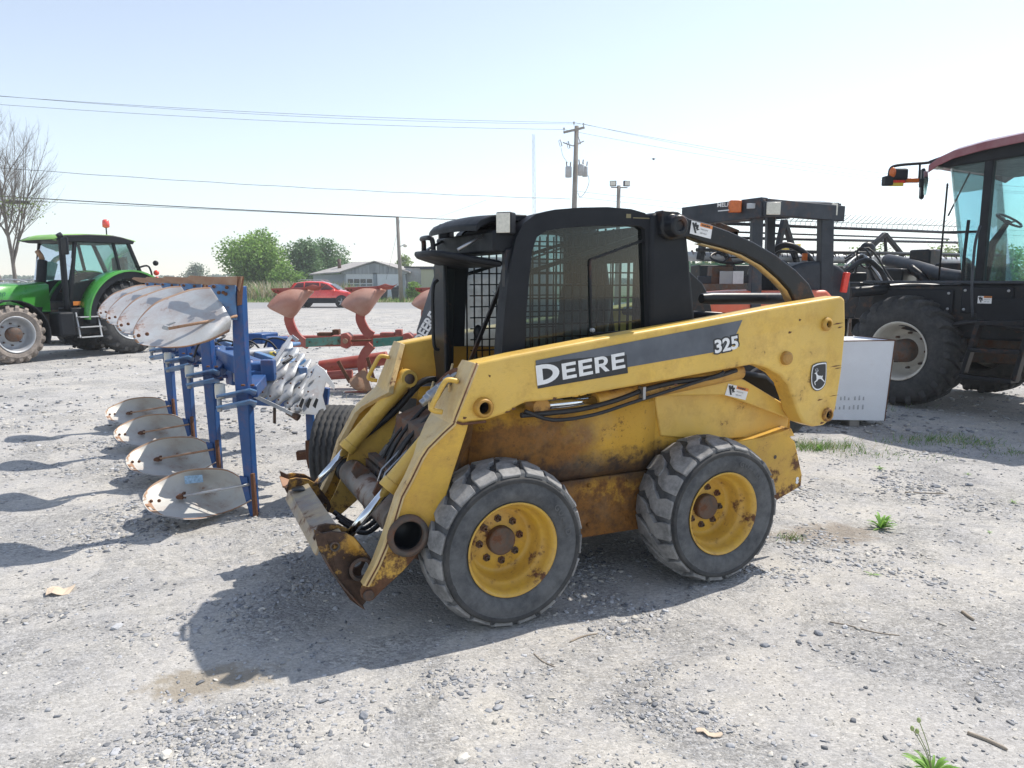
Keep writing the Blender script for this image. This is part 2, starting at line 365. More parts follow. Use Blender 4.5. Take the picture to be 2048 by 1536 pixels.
# ---- wheels
def lug_pts(y0,y1): pass
def make_tyre(name,par,s,x,Rr=.415,wd=.30,nl=19,ph=0.0):
    yo=mir(0,s); d=-1 if s>0 else 1                          # d: direction from outer face inwards
    Y=lambda t: t*d
    o=MB()
    prof=[(.232,.012),(.246,.002),(.262,-.008),(.30,-.020),(.338,-.016),(.346,-.022),(.362,-.022),(.366,-.004),(.385,.006),(.392,.03),(.393,.15),(.392,.27),(.385,.294),(.36,.31),(.30,.318),(.246,.30),(.232,.29)]
    o.lathe([(r*Rr/.415,Y(h)) for r,h in prof],(0,0,0),72,close=False)
    o.mi=1
    # staggered hooked tread blocks, each wrapping over the shoulder
    rng=random.Random(int(ph*10)+s+5)
    for side in (0,1):
        for i in range(nl):
            a0=2*PI*(i+.5*side)/nl+ph; da=2*PI/nl
            # outline in (angle fraction, depth across)
            out=[(.02,-.012),(.80,-.012),(.84,.03),(.70,.085),(.98,.128),(.98,.160),(.60,.166),(.22,.128),(.04,.07)]
            jit=rng.uniform(-.03,.03); wear=rng.uniform(-.004,.004)
            top=[];bot=[]
            for (f,h) in out:
                an=a0+(f+jit)*da*(1 if side==0 else -1)
                hh=h if side==0 else wd-h
                rt=Rr+wear-(.030 if h<0 else (.010 if h<.04 else 0)); rb=Rr-.05 if h<0 else Rr-.028
                if h<0: rt-=.0
                top.append((rt*math.cos(an),Y(hh),rt*math.sin(an))); bot.append((rb*math.cos(an),Y(hh+(.012 if side==0 else -.012)*(h<0)),rb*math.sin(an)))
            # centre fan for curved top
            n=len(out); cx=sum(p[0] for p in top)/n; cz=sum(p[2] for p in top)/n; cy=sum(p[1] for p in top)/n
            k=Rr/math.hypot(cx,cz); cen=(cx*k,cy,cz*k)
            vs=top+bot+[cen]
            fs=[(j,(j+1)%n,2*n) for j in range(n)]+[(j,j+n,(j+1)%n+n,(j+1)%n) for j in range(n)]
            o.add(vs,fs,False)
    for fi,f in enumerate(o.f):
        if o.m[fi]==0 and all(.335<math.hypot(o.v[i][0],o.v[i][2])<.368 and abs(o.v[i][1])<.05 for i in f): o.m[fi]=2
    t=o.build(name,[M['tyres'],M['tyre'],M['tyrec']],par,bevel=.009,seg=3)
    if s>0:
        for wd_,a_0 in (('GUARD',2.80),):
            q=MB()
            for ci,ch_ in enumerate(wd_):
                a=a_0+ci*.125; ca,sa=math.cos(a),math.sin(a); rr_=.283
                text_mb(q,ch_,(ca*rr_+sa*.014,Y(-.0245),sa*rr_-ca*.014),(-sa,0,ca),(ca,0,sa),.045,off=.0015)
            q.build('sidewall_lettering',[M['tlet']],t)
    t.location=(x,yo,.395); return t
def make_rim(t,s,dark=0):
    d=-1 if s>0 else 1; Y=lambda h:h*d
    o=MB()
    prof=[(.226,.020),(.236,.008),(.240,-.004),(.234,-.006),(.226,.006),(.219,.016),(.214,.035),(.210,.062),(.196,.075),(.186,.088),(.183,.15),(.170,.168),(.158,.176),(.150,.172),(.06,.168)]
    o.lathe([(r,Y(h)) for r,h in prof],(0,0,0),56)
    r=o.build('rim',[M['yelr']],t)
    h=MB(); h.lathe([(.074,Y(.17)),(.074,Y(.135)),(.068,Y(.128)),(.03,Y(.126)),(.001,Y(.125))],(0,0,0),28); h.build('hub',[M['dirt']],r,bevel=.003)
    for k in range(8):
        a=2*PI*(k+.35)/8; q=MB(); c=(.112*math.cos(a),Y(.168),.112*math.sin(a))
        q.lathe([(.021,Y(.002)),(.021,Y(-.004)),(.013,Y(-.006)),(.013,Y(-.020)),(.006,Y(-.021)),(.006,Y(-.028))],c,6,sm=False); q.build('lug_nut',[M['dirt']],r)
    return r
for (nm_,s,x,ph) in (('wheel',1,0,.12),('wheel',1,-1.31,.3),('wheel',-1,0,.5),('wheel',-1,-1.31,.7)):
    t=make_tyre('tyre',loader,s,x,ph=ph)
    t.rotation_euler=(0,ph*3,0)
    make_rim(t,s)
# raised sidewall lettering ring (worn)
# ---- chassis
YS=-.345
def both(fn):
    for s in (1,-1): fn(s)
o=MB()
o.prism([(.42,.30),(.30,.24),(-1.95,.24),(-2.02,.42),(-2.02,.62),(.42,.62)],mir(-.36,1),mir(-.36,-1))
o.mi=1
side=PX([(905,980),(928,905),(960,848),(1044,818),(1110,815),(1320,800),(1335,870),(1400,872),(1480,885),(1560,868)],YS)
top=max(p[1] for p in side)
body=PX([(880,1010),(932,900),(965,846),(1044,820)],YS)+[(p[0],p[1]) for p in PX([(1300,770),(1420,745),(1580,838),(1582,880)],YS)]+[(-2.0,.55),(.25,.55)]
def ch(s):
    o.prism(body,mir(YS,s),mir(YS-.16,s))
ch(1);ch(-1)
o.mi=0
o.prism([(.30,.55),(.26,.90),(.0,1.0),(-.5,1.02),(-.5,.55)],mir(-.5,1),mir(-.5,-1))
o.build('chassis',[M['dirt'],M['body']],loader,bevel=.01)
# bolt-on lower side plate with heads and the bulged upper fairing
def sidep(s):
    o=MB(); y=mir(YS,s); d=1 if s>0 else -1
    pl=PX([(1150,950),(1335,915),(1340,1060),(1180,1088),(1100,1090)],YS+.02)
    pl=[(.05,.27),(.05,.60),(-1.05,.60),(-1.05,.25)]
    o.prism(pl,y,y+.02*d)
    for px in (-.10,-.35,-.62,-.88):
        for z in (.56,.33): o.lathe([(.014,0),(.014,.012*d),(.001,.014*d)],(px,y+.02*d,z),8)
    o.build('side_plate',[M['body']],loader,bevel=.006)
    o=MB()
    # fairing: profile across (y offset, z) swept along X
    zt=LF.Y(1180,806,YS+.05).z
    prof=[(0,.60),(.035,.64),(.06,.70),(.062,.86),(.055,zt-.03),(.02,zt),(-.05,zt+.01)]
    x0=LF.Y(948,860,YS).x; x1=LF.Y(1318,850,YS+.05).x
    P=[]
    for t_ in np.linspace(0,1,9):
        e=1-max(0,(t_-.93)/.07)*.9; e*=1-max(0,(.08-t_)/.08)*.8
        P.append([Vector((lerp(x0+.06*(zt-z)/.4,x1,t_),y+d*(a*e if a>0 else a),z)) for a,z in prof])
    o.grid(P,True,(0,-.004*d,0)); o.build('side_fairing',[M['body']],loader)
both(sidep)
# engine side panel + rear wing with the tie down hole
def rearw(s):
    o=MB(); d=1 if s>0 else -1; yy=YS+.012
    o.prism(PX([(1310,800),(1318,772),(1420,748),(1578,836),(1572,872),(1400,880),(1322,872)],yy),mir(yy,s),mir(yy-.04,s))
    o.build('engine_side_panel',[M['yel']],loader,bevel=.008)
    o=MB(); yy=YS+.10
    wing=PX([(1440,905),(1468,884),(1575,868),(1590,884),(1604,950),(1602,972),(1558,998),(1500,1040),(1440,1050)],yy)
    o.prism(wing,mir(yy,s),mir(yy-.015,s))
    o.prism(PX([(1468,884),(1490,878),(1568,853),(1575,868)],yy-.06),mir(yy-.0,s),mir(yy-.13,s))
    hc=LF.Y(1594,960,yy)
    o.mi=1; o.lathe([(.016,.002*d),(.001,.003*d)],(hc.x,mir(yy,s),hc.z+.008),12,sm=False); o.lathe([(.016,.002*d),(.001,.003*d)],(hc.x,mir(yy,s),hc.z-.012),12,sm=False)
    hc=LF.Y(1550,914,yy); o.mi=2; o.lathe([(.016,.002*d),(.001,.003*d)],(hc.x,mir(yy,s),hc.z),7,sm=False)
    o.build('rear_wing',[M['yelg'],M['whitep'],M['dirt']],loader,bevel=.008)
both(rearw)
o=MB(); 
o.prism([(-1.30,.6),(-1.30,1.22),(-2.0,1.10),(-2.18,.98),(-2.20,.45),(-2.05,.40)],mir(-.42,1),mir(-.42,-1)); o.build('engine_cover',[M['blkm']],loader,bevel=.03,seg=3)
# ---- lift arms
YA=-.12; AT=.13
beam_t=[(947,727),(1030,709),(1200,677),(1400,642),(1560,612),(1684,592),(1691,598)]
beam_r=[(1692,660),(1684,745),(1673,815),(1664,838),(1648,851),(1628,854),(1608,847),(1596,825),(1588,800),(1577,770),(1560,750),(1535,736),(1508,729)]
beam_b=[(1420,745),(1340,760),(1204,784),(1156,793),(1100,801),(1052,805),(1036,813),(1012,828),(972,841),(925,846),(905,840)]
leg_o=[(949,726),(906,835),(902,848),(882,866),(851,897),(838,917),(817,960),(798,995),(780,1055),(766,1095),(750,1132),(728,1172)]
leg_r=[(722,1183),(724,1196),(733,1204),(746,1203),(764,1184),(806,1145),(845,1102),(872,1050),(890,1005),(905,955),(918,915),(935,862),(940,842)]
LT=lambda pts,y=YA:PX(pts,y)
strapT=[(1071,721),(1250,685),(1483,641)]
def arm(s):
    o=MB(); d=1 if s>0 else -1; y=mir(YA,s)
    B=LT(beam_t+beam_r+beam_b)
    o.prism(B,y,mir(YA-AT,s)); 
    a=o.build('lift_arm',[M['yel'],M['yelg']],loader,bevel=.016,seg=3)
    G=LT(leg_o+leg_r); o=MB(); o.prism(G,mir(YA-.006,s),mir(YA-.03,s)); lg=o.build('arm_leg',[M['yelg']],a,bevel=.006)
    hs=[]
    for px,py,rr in ((966,815,.030),(1652,648,.020),(1654,829,.025),(815,1070,.072)):
        c=LF.Y(px,py,YA); hs.append(((c.x,y,c.z),rr,.10 if rr<.05 else .08,24 if rr<.05 else 36))
    drill(a,hs[:3],M['blk']); drill(lg,hs[3:],M['blk'])
    # front flange: strip facing forward along the leg's outer edge
    o=MB(); pts=LT(leg_o); wd=[.15,.27,.29,.23,.12,.07,.06,.06,.065,.065,.055,.05]
    P=[];P2=[]
    for (x,z),w in zip(pts,wd):
        P.append([Vector((x+.006,mir(YA+.004,s),z+.003)),Vector((x+.006,mir(YA-w,s),z+.003))])
    o.grid(P,False,(.03,0,.012)); o.build('front_flange',[M['yelf']],a,bevel=.003)
    # rusty weld seam along the flange and the lower edge of the beam
    o=MB(); o.tube([Vector((x-.012,mir(YA+.002,s),z)) for x,z in LT(leg_o)],.0055,5); o.tube([Vector((x,mir(YA-.002,s),z)) for x,z in LT([(905,842),(925,848),(972,843)])],.007,5); o.build('weld_seam',[M['rust']],a)
    if s>0:
        o=MB(); rg=random.Random(6)
        for px,py,ln in ((1676,648,22),(1680,655,10),(1672,733,24),(1676,737,16),(1668,792,20),(1640,800,12),(1600,640,5),(1580,665,8),(1200,700,4),(980,752,3),(1352,770,8),(1340,776,5),(1016,824,14),(1028,818,9),(930,836,8),(1110,797,9),(1560,800,4),(1644,846,9)):
            A_=LF.Y(px-ln/2,py+1,YA); B2=LF.Y(px+ln/2,py-1-ln*.08,YA); w_=rg.uniform(.002,.005) if ln>9 else .007
            o.add([(A_.x,y+.0016*d,A_.z-w_*.3),((A_.x+B2.x)/2,y+.0016*d,(A_.z+B2.z)/2-w_),(B2.x,y+.0016*d,B2.z),((A_.x+B2.x)/2+.01,y+.0016*d,(A_.z+B2.z)/2+w_)],[(0,1,2,3)],False)
        o.build('rust_scrapes',[M['rust']],a,norm=False).__setitem__('kind','stuff')
    # inner leg plate and tube
    o=MB(); o.prism([(x-.05,z) for x,z in LT([(930,790)]+leg_o[3:]+leg_r[4:])],mir(YA-.15,s),mir(YA-.165,s)) ; o.build('inner_plate',[M['yel']],a,bevel=.003)
    # bosses
    for px,py,r1,r2,h in ((966,815,.052,.03,.03),(1652,648,.042,.020,.025),(1654,829,.045,.025,.02)):
        c=LF.Y(px,py,YA); o=MB()
        o.lathe([(r1,0),(r1*.95,h*d*.6),(r2*1.35,h*d),(r2,h*d),(r2,-.002*d)],(c.x,y,c.z),24); o.build('pin_boss',[M['yeld']],a,bevel=.002)
    c=LF.Y(1571,716,YA); o=MB(); o.lathe([(.042,0),(.040,.02*d),(.026,.03*d),(.001,.03*d)],(c.x,y,c.z),20); o.build('pin_boss',[M['yeld']],a,bevel=.002)
    # pivot socket ring of the cross tube
    o=MB(); c=LF.Y(815,1070,YA); o.lathe([(.100,-.01*d),(.100,.022*d),(.078,.03*d),(.072,.022*d),(.072,-.004*d)],(c.x,y,c.z),36); o.build('cross_tube_socket',[M['dirt']],a); o=MB(); o.lathe([(.0725,-.021*d),(.071,-.146*d),(.001,-.147*d)],(c.x,y,c.z),36); o.build('socket_bore',[M['blk']],a)
    c=LF.Y(737,1190,YA); o=MB(); o.lathe([(.026,0),(.026,.012*d),(.001,.014*d)],(c.x,y,c.z),20); o.build('pivot_pin',[M['dirt']],a,bevel=.002)
    # grab handle on the flange
    hp=[(x_+dx,mir(YA-.06,s),z_) for x_,z_,dx in ()]
    p0=LF.Y(916,763,YA-.07); p1=LF.Y(884,824,YA-.07)
    A=Vector((p0.x,mir(YA-.07,s),p0.z)); Bv=Vector((p1.x,mir(YA-.07,s),p1.z))
    fwd=Vector((.06,0,.015))
    o=MB(); o.tube(smooth_poly([A,A+fwd*.75,A+fwd+(Bv-A)*.12,A.lerp(Bv,.5)+fwd*1.02,A+fwd+(Bv-A)*.9,Bv+fwd*.7,Bv],5),.013,10); o.build('grab_handle',[M['yel']],a)
    return a
arms=[arm(1),arm(-1)]
# socket bores are black inside: shade of the hollow tube put into the colour
# ---- decals on both arms
def decals(s,par):
    d=1 if s>0 else -1; y=mir(YA,s)+.004*d
    q=LT([(1071,721),(1484,640),(1462,690),(1452,700),(1256,734),(1075,777)])
    o=MB(); o.prism(q,y-.003*d,y); o.build('decal_strip',[M['strip']],par)
    def W(px,py,off=.0):
        p=LF.Y(px,py,YA); return Vector((p.x,y+off*d,p.z))
    if s<0: return
    r0=(W(1254,741)-W(1076,776)); r0.normalize(); n=Vector((0,d,0)); u0=n.cross(r0); 
    if u0.z<0: u0=-u0
    # black lozenge behind the word
    o=MB(); o.extr([W(1071,729),W(1118,722),W(1124,719),W(1252,709),W(1255,746),W(1150,764),W(1076,777)],(0,.001,0)); 
    for f in range(1): pass
    o.build('word_backing',[M['dblk']],par)
    o=MB(); sc=W(1074,771,.0015); D=(W(1075,772)-W(1073,731)).length
    # block capitals drawn as polygons on a 1x1 cell
    E=[[(0,0),(1,0),(1,.2),(.3,.2),(.3,.4),(.92,.4),(.92,.59),(.3,.59),(.3,.8),(1,.8),(1,1),(0,1)]]
    arcD=[(.30+.68*0+ (1-.30)*math.sin(a)*.98,.5-.5*math.cos(a)) for a in np.linspace(.25,PI-.25,11)]
    arcd=[(.28+(1-.58)*math.sin(a),.5-.28*math.cos(a)) for a in np.linspace(.2,PI-.2,9)]
    def glyph(ch,x,w,h,base=0):
        def T(p): return sc+r0*(x+p[0]*w)+u0*(base+p[1]*h)
        if ch=='E':
            for a,b in (((0,0),(.30,1)),((.3,0),(1,.2)),((.3,.4),(.93,.6)),((.3,.8),(1,1))): o.add([T(a),T((b[0],a[1])),T(b),T((a[0],b[1]))],[(0,1,2,3)],False)
        if ch in 'D':
            out=[(0,0)]+arcD+[(0,1)]; inn=[(.27,.2)]+arcd+[(.27,.8)]
            o.add([T((0,0)),T((.27,0)),T((.27,1)),T((0,1))],[(0,1,2,3)],False)
            A=np.linspace(0,PI,13)
            for i in range(12):
                f=lambda a,rx,ry,x0:T((x0+rx*math.sin(a),.5-ry*math.cos(a)))
                o.add([f(A[i],.73,.5,.27),f(A[i+1],.73,.5,.27),f(A[i+1],.44,.29,.27),f(A[i],.44,.29,.27)],[(0,1,2,3)],False)
        if ch=='R':
            o.add([T((0,0)),T((.29,0)),T((.29,1)),T((0,1))],[(0,1,2,3)],False)
            A=np.linspace(0,PI,9)
            for i in range(8):
                f=lambda a,rx,ry,x0:T((x0+rx*math.sin(a),.68-ry*math.cos(a)))
                o.add([f(A[i],.42,.32,.55),f(A[i+1],.42,.32,.55),f(A[i+1],.14,.13,.55),f(A[i],.14,.13,.55)],[(0,1,2,3)],False)
            for a,b in (((.29,.81),(.55,1)),((.29,.36),(.55,.55))): o.add([T(a),T((b[0],a[1])),T(b),T((a[0],b[1]))],[(0,1,2,3)],False)
            o.add([T((.38,.37)),T((.72,0)),T((1.05,0)),T((.66,.42))],[(0,1,2,3)],False)
    tw=(W(1252,741)-W(1074,771)).length
    glyph('D',0,.245*tw,D*.98)
    for i,c_ in enumerate('EERE'): glyph(c_,tw*(.275+.183*i+(.0 if i<3 else .01)),tw*.155,D*.80,base=D*.04)
    o.build('lettering',[M['whit']],par)
    # model number
    r1=(W(1480,690)-W(1426,702)).normalized(); u1=n.cross(r1); u1=u1 if u1.z>0 else -u1
    for off,mt,ee in ((.012,M['dblk'],.0006),(.0035,M['whit'],.0014)):
        o=MB(); text_mb(o,'325',W(1428,706)+Vector((0,ee*d,0)),r1,u1,.100,off=off,sx=1.18); o.build('model_number',[mt],par)
    # shield emblem with a leaping deer
    c=W(1636,753); e=lambda u,v,k=0: c+Vector((-1,0,0))*u+Vector((0,0,1))*v+Vector((0,k*d,0))
    def shield(k,off,mt,nme):
        pts=[(-.055,.068),(-.02,.080),(.045,.084),(.058,.070),(.062,-.02),(.050,-.058),(.020,-.080),(-.015,-.082),(-.045,-.062),(-.060,-.025),(-.062,.03)]
        pts=[(p[0]*k,p[1]*k) for p in pts]; cl=smooth_poly([Vector((a,b,0)) for a,b in pts+[pts[0]]],3)[:-1]
        o=MB(); o.extr([e(p.x,p.y,off) for p in cl],(0,.0008*d,0)); return o.build(nme,[mt],par)
    shield(1.06,.0005,M['dblk'],'emblem_edge'); shield(1.0,.0016,M['whit'],'emblem_border'); shield(.90,.0027,M['dblk'],'emblem_field')
    deer=[(-.034,.026),(-.026,.030),(-.020,.024),(-.014,.012),(-.002,.006),(.014,.005),(.024,.002),(.030,.008),(.031,.000),(.028,-.010),(.034,-.018),(.046,-.026),(.050,-.036),(.045,-.037),(.038,-.028),(.026,-.022),(.018,-.016),(.004,-.014),(-.008,-.018),(-.012,-.026),(-.026,-.030),(-.030,-.036),(-.024,-.050),(-.029,-.050),(-.036,-.036),(-.034,-.026),(-.022,-.022),(-.020,-.012),(-.022,.002),(-.026,.016),(-.034,.018),(-.040,.020)]
    o=MB(); o.add([e(a,b,.0042) for a,b in deer],[list(range(len(deer)))],False)
    for a,b in (((-.026,.028),(-.036,.048)),((-.026,.028),(-.020,.050)),((-.022,.026),(-.010,.044)),((-.031,.038),(-.040,.040)),((-.023,.040),(-.015,.052)),((-.018,.034),(-.008,.034)),((-.033,.044),(-.028,.054)),((-.016,.036),(-.006,.040))):
        o.bar(e(*a,.0046),e(*b,.0046),.0024,.0006)
    o.build('emblem_deer',[M['whit']],par)
def warn(par,org,right,up,w,h):
    """warning label: pictogram panel, orange header, fine lines of text"""
    right=Vector(right).normalized(); up=Vector(up).normalized(); n=right.cross(up); org=Vector(org)
    def quad(a,b,c_,d_,k,mt,nme):
        o=MB(); o.extr([org+right*a*w+up*b*h+n*k,org+right*c_*w+up*b*h+n*k,org+right*c_*w+up*d_*h+n*k,org+right*a*w+up*d_*h+n*k],n*.0008); return o.build(nme,[mt],par)
    quad(0,0,1,1,.001,M['whit'],'warning_label'); quad(.42,.74,1,1,.002,M['oran'],'warning_header')
    o=MB(); T=lambda u,v:org+right*u*w+up*v*h+n*.003
    for pl in ([(.03,.85),(.12,.9),(.30,.15),(.22,.12)],[(.14,.62),(.17,.92),(.25,.95),(.24,.58)],[(.24,.80),(.36,.80),(.34,.45),(.24,.45)],[(.27,.42),(.40,.52),(.40,.44),(.28,.34)]):
        o.add([T(*p) for p in pl],[list(range(len(pl)))],False)
    o.build('warning_pictogram',[M['dblk']],par)
    o=MB(); text_mb(o,'WARNING',T(.47,.80),right,up,h*.2,off=.001,sx=.9); text_mb(o,'PINCH POINT',T(.47,.48),right,up,h*.15,sx=.8); text_mb(o,'KEEP AWAY',T(.47,.2),right,up,h*.15,sx=.8); o.build('warning_text',[M['dblk']],par)
decals(1,arms[0]); decals(-1,arms[1])
# lower link with warning label
def link(s):
    o=MB(); d=1 if s>0 else -1; yy=YA-AT-.01
    o.prism(PX([(1300,780),(1400,745),(1450,748),(1490,760),(1600,826),(1604,845),(1580,838),(1450,790),(1320,792)],yy),mir(yy,s),mir(yy-.035,s))
    l=o.build('lower_link',[M['yel']],loader,bevel=.008)
    if s>0:
        a=LF.Y(1449,790,yy); b=LF.Y(1490,800,yy); c=LF.Y(1456,767,yy); a.y=b.y=c.y=yy+.002
        warn(l,a,b-a,c-a,(b-a).length,(c-a).length)
    # lift cylinder + rod + hoses under the beam
    yy=YA-.10
    p=[LF.Y(*q,yy) for q in ((1075,812),(1190,802),(1290,782),(1480,742))]
    p=[Vector((v.x,mir(yy,s),v.z)) for v in p]
    o=MB(); o.cyl(p[0],p[1],.024,16); r=o.build('lift_cylinder_rod',[M['chrome']],loader)
    o=MB(); o.cyl(p[1],p[3],.048,20); o.lathe([(.05,-.05),(.05,.05)],(p[0].x,p[0].y,p[0].z),16); o.build('lift_cylinder',[M['yeld']],loader,bevel=.004)
    o=MB(); hp=[LF.Y(*q,YA-.06) for q in ((1040,830),(1090,826),(1160,818),(1230,800),(1290,778),(1350,764),(1420,755),(1470,740))]
    o.tube(smooth_poly([Vector((v.x,mir(YA-.05,s),v.z)) for v in hp],4),.014,8)
    hp=[LF.Y(*q,YA-.06) for q in ((1045,820),(1100,838),(1180,828),(1250,806),(1300,790),(1420,752),(1440,742))]
    o.tube(smooth_poly([Vector((v.x,mir(YA-.03,s),v.z)) for v in hp],4),.010,8)
    o.build('hydraulic_hose',[M['hose']],loader)
    o=MB(); v=LF.Y(1286,786,YA-.03); o.box((v.x,mir(YA-.04,s),v.z),(.018,.05,.07)); o.build('hose_clamp',[M['steel']],loader,bevel=.002)
both(link)
# ---- black rear tower and curved upper link
def tower(s):
    d=1 if s>0 else -1
    yy=-.30; o=MB()
    o.prism(PX([(1302,428),(1318,424),(1352,430),(1376,470),(1392,640),(1398,700),(1300,720)],yy),mir(yy,s),mir(yy-.14,s))
    c=LF.Y(1350,452,yy+.06); cy=mir(yy,s)
    t=o.build('rear_tower',[M['blkm']],loader,bevel=.025,seg=3)
    o=MB(); o.lathe([(.075,-.1*d),(.075,.03*d),(.062,.045*d),(.058,.10*d),(.050,.108*d),(.030,.108*d),(.026,.095*d),(.001,.095*d)],(c.x,cy,c.z),28); o.build('tower_pivot',[M['blk']],t,bevel=.002)
    yy=-.29
    top=[(1318,421),(1350,424),(1372,438),(1410,448),(1450,462),(1500,484),(1545,510),(1585,540),(1612,568),(1626,600),(1632,640)]
    bot=[(1590,640),(1584,605),(1572,580),(1550,556),(1520,530),(1480,508),(1440,495),(1400,485),(1372,474),(1340,480),(1318,470)]
    o=MB(); o.prism(PX(top+bot,yy),mir(yy+.03,s),mir(yy-.045,s)); l=o.build('upper_link',[M['blk']],loader,bevel=.01,seg=3)
    o=MB(); pts=PX(bot[1:8],yy); P=[[Vector((x,mir(yy+.01,s),z-.004)),Vector((x,mir(yy-.05,s),z-.004))] for x,z in pts]; o.grid(P,True,(0,0,.004)); o.build('link_lip',[M['yelf']],l)
    if s>0:
        a=LF.Y(1378,467,yy+.03); b=LF.Y(1420,478,yy+.03); c=LF.Y(1382,441,yy+.03); a.y=b.y=c.y=yy+.034
        warn(l,a,b-a,c-a,(b-a).length,(c-a).length)
both(tower)
o=MB(); a=LF.Y(1402,597,-.5); b=LF.Y(1580,597,-.5); o.tube([a,a.lerp(b,.1),b],[.03,.038,.038],14); o.build('exhaust_pipe',[M['blk']],loader,bevel=.004)
o=MB(); o.cyl((a.x,mir(-.28,1),1.48),(a.x,mir(-.28,-1),1.48),.03,12); o.build('tower_cross_tube',[M['blk']],loader)
# ---- cab
YCb=-.32
co_=[(1003,720),(1008,640),(1018,545),(1032,476),(1048,446),(1072,428),(1110,419),(1160,415),(1215,414),(1262,418),(1290,426),(1303,440),(1306,540),(1312,720)]
ci_=[(1049,720),(1052,640),(1058,560),(1065,498),(1074,474),(1092,462),(1120,457),(1160,453),(1215,450),(1262,450),(1282,452),(1290,458),(1293,545),(1299,720)]
cab=None
def cabside(s):
    d=1 if s>0 else -1
    o=MB(); o.ring(PX(co_,YCb),PX(ci_,YCb),mir(YCb,s),mir(YCb-.10,s)); p=o.build('cab_side_frame',[M['blkm']],loader,bevel=.022,seg=4)
    # inner dark seal
    y1=YCb-.012
    g=MB(); inn=PX(ci_,YCb-.03); g.add([(x,mir(YCb-.035,s),z) for x,z in inn],[list(range(len(inn)))],False); g.build('side_window',[M['glass' if s>0 else 'glassf']],p)
    # sliding pane frame
    o=MB(); yv=YCb-.028
    q=[Vector((v.x,mir(yv,s),v.z)) for v in (LF.Y(*a,yv) for a in ((1180,520),(1290,480),(1296,660),(1183,668)))]
    for a,b in zip(q,q[1:]+q[:1]): o.bar(a,b,.012,.012,(0,1,0))
    v=LF.Y(1183,660,yv); o.mi=1; o.lathe([(.012,0),(.012,.02*d),(.001,.022*d)],(v.x,mir(yv,s),v.z),10)
    o.build('sliding_pane_frame',[M['blk'],M['galv']],p,bevel=.002)
    # welded guard grid inside
    o=MB(); yg=YCb-.085; x0=LF.Y(1050,700,yg).x; x1=LF.Y(1297,600,yg).x; z0=1.0;z1=1.97
    n=15
    if s>0: zz=[1.12,1.98]
    for i in range(17):
        x=lerp(x0+.02,x1-.01,i/16); o.bar((x,mir(yg,s),1.02),(x,mir(yg,s),1.98 if i>2 else 1.90),.008,.008)
    for i in range(14):
        z=1.05+i*.069; o.bar((x0,mir(yg-.006,s),z),(x1,mir(yg-.006,s),z),.008,.008)
    g=o.build('side_guard_mesh',[M['blk']],p)
    o=MB(); a=LF.Y(1056,545,YCb-.05); b=LF.Y(1288,470,YCb-.05); o.bar((a.x,mir(YCb-.06,s),a.z),(b.x,mir(YCb-.06,s),b.z),.02,.022); o.build('window_bar',[M['blk']],p)
    return p
cs=[cabside(1),cabside(-1)]
xf=LF.Y(1015,560,YCb).x; xb=LF.Y(1305,560,YCb).x
o=MB()
# roof: crowned shell between the side frames
ro=PX([(1050,446),(1074,429),(1110,420),(1160,416),(1215,415),(1262,419),(1292,428)],YCb)
P=[[Vector((x,y,z-.012+.010*math.sin(PI*(y-mir(YCb,1))/(mir(YCb,-1)-mir(YCb,1))))) for y in np.linspace(mir(YCb-.03,1),mir(YCb-.03,-1),8)] for x,z in ro]
o.grid(P,True,(0,0,.05)); roof=o.build('roof',[M['blkm']],loader)
o=MB(); o.bb((xb+.02,mir(YCb-.08,1),1.0),(xb-.03,mir(YCb-.08,-1),1.28)); o.bb((xb+.02,mir(YCb-.08,1),1.80),(xb-.03,mir(YCb-.08,-1),2.0))
for y in (mir(YCb-.08,1)-.04,mir(YCb-.08,-1)+.04): o.box((xb,y,1.5),(.05,.08,.7))
for i in range(8): o.bar((xb,lerp(-.45,-1.15,i/7),1.28),(xb,lerp(-.45,-1.15,i/7),1.80),.008,.008)
o.build('cab_rear_wall',[M['blkm']],loader,bevel=.006)
o=MB(); o.bb((xf+.03,mir(YCb-.05,1),.95),(xb,mir(YCb-.05,-1),1.0)); o.build('cab_floor',[M['dirt']],loader,bevel=.004)
# header box above the opening, rounded visor, lamp, raised front window
o=MB(); xh=xf+.06
o.bb((xh,mir(YCb-.04,1),1.84),(xf-.12,mir(YCb-.04,-1),1.95)); o.build('front_header',[M['blkm']],loader,bevel=.012)
o=MB(); V=[]
ys=np.linspace(-.42,-1.18,9)
for k,(dx,z) in enumerate(((-.16,2.045),(-.04,2.045),(.04,2.035),(.10,2.01),(.125,1.985))):
    row=[]
    for y in ys:
        e=abs((y+.8)/.44); row.append(Vector((xf+dx+ (.05*(1-e*e) if k>1 else 0) - (.03*e**6 if k>0 else 0),y,z-.012*e**4)))
    V.append(row)
o.grid(V,True,(0,0,.035)); o.build('front_visor',[M['blkm']],roof,bevel=.006)
o=MB()
for y in (-.375,-1.225):
    ag=.75 if y>-.8 else -.75; cx_,cy_=xf-.01,y+(.015 if y>-.8 else -.015)
    o=MB(); o.box((cx_,cy_,1.985),(.07,.085,.11),rz=ag); wl=o.build('work_lamp_housing',[M['blkm']],roof,bevel=.008)
    o=MB(); o.box((cx_+.038*math.cos(ag),cy_+.038*math.sin(ag),1.985),(.008,.074,.098),rz=ag); o.build('work_lamp_lens',[M['lens']],wl,bevel=.003)
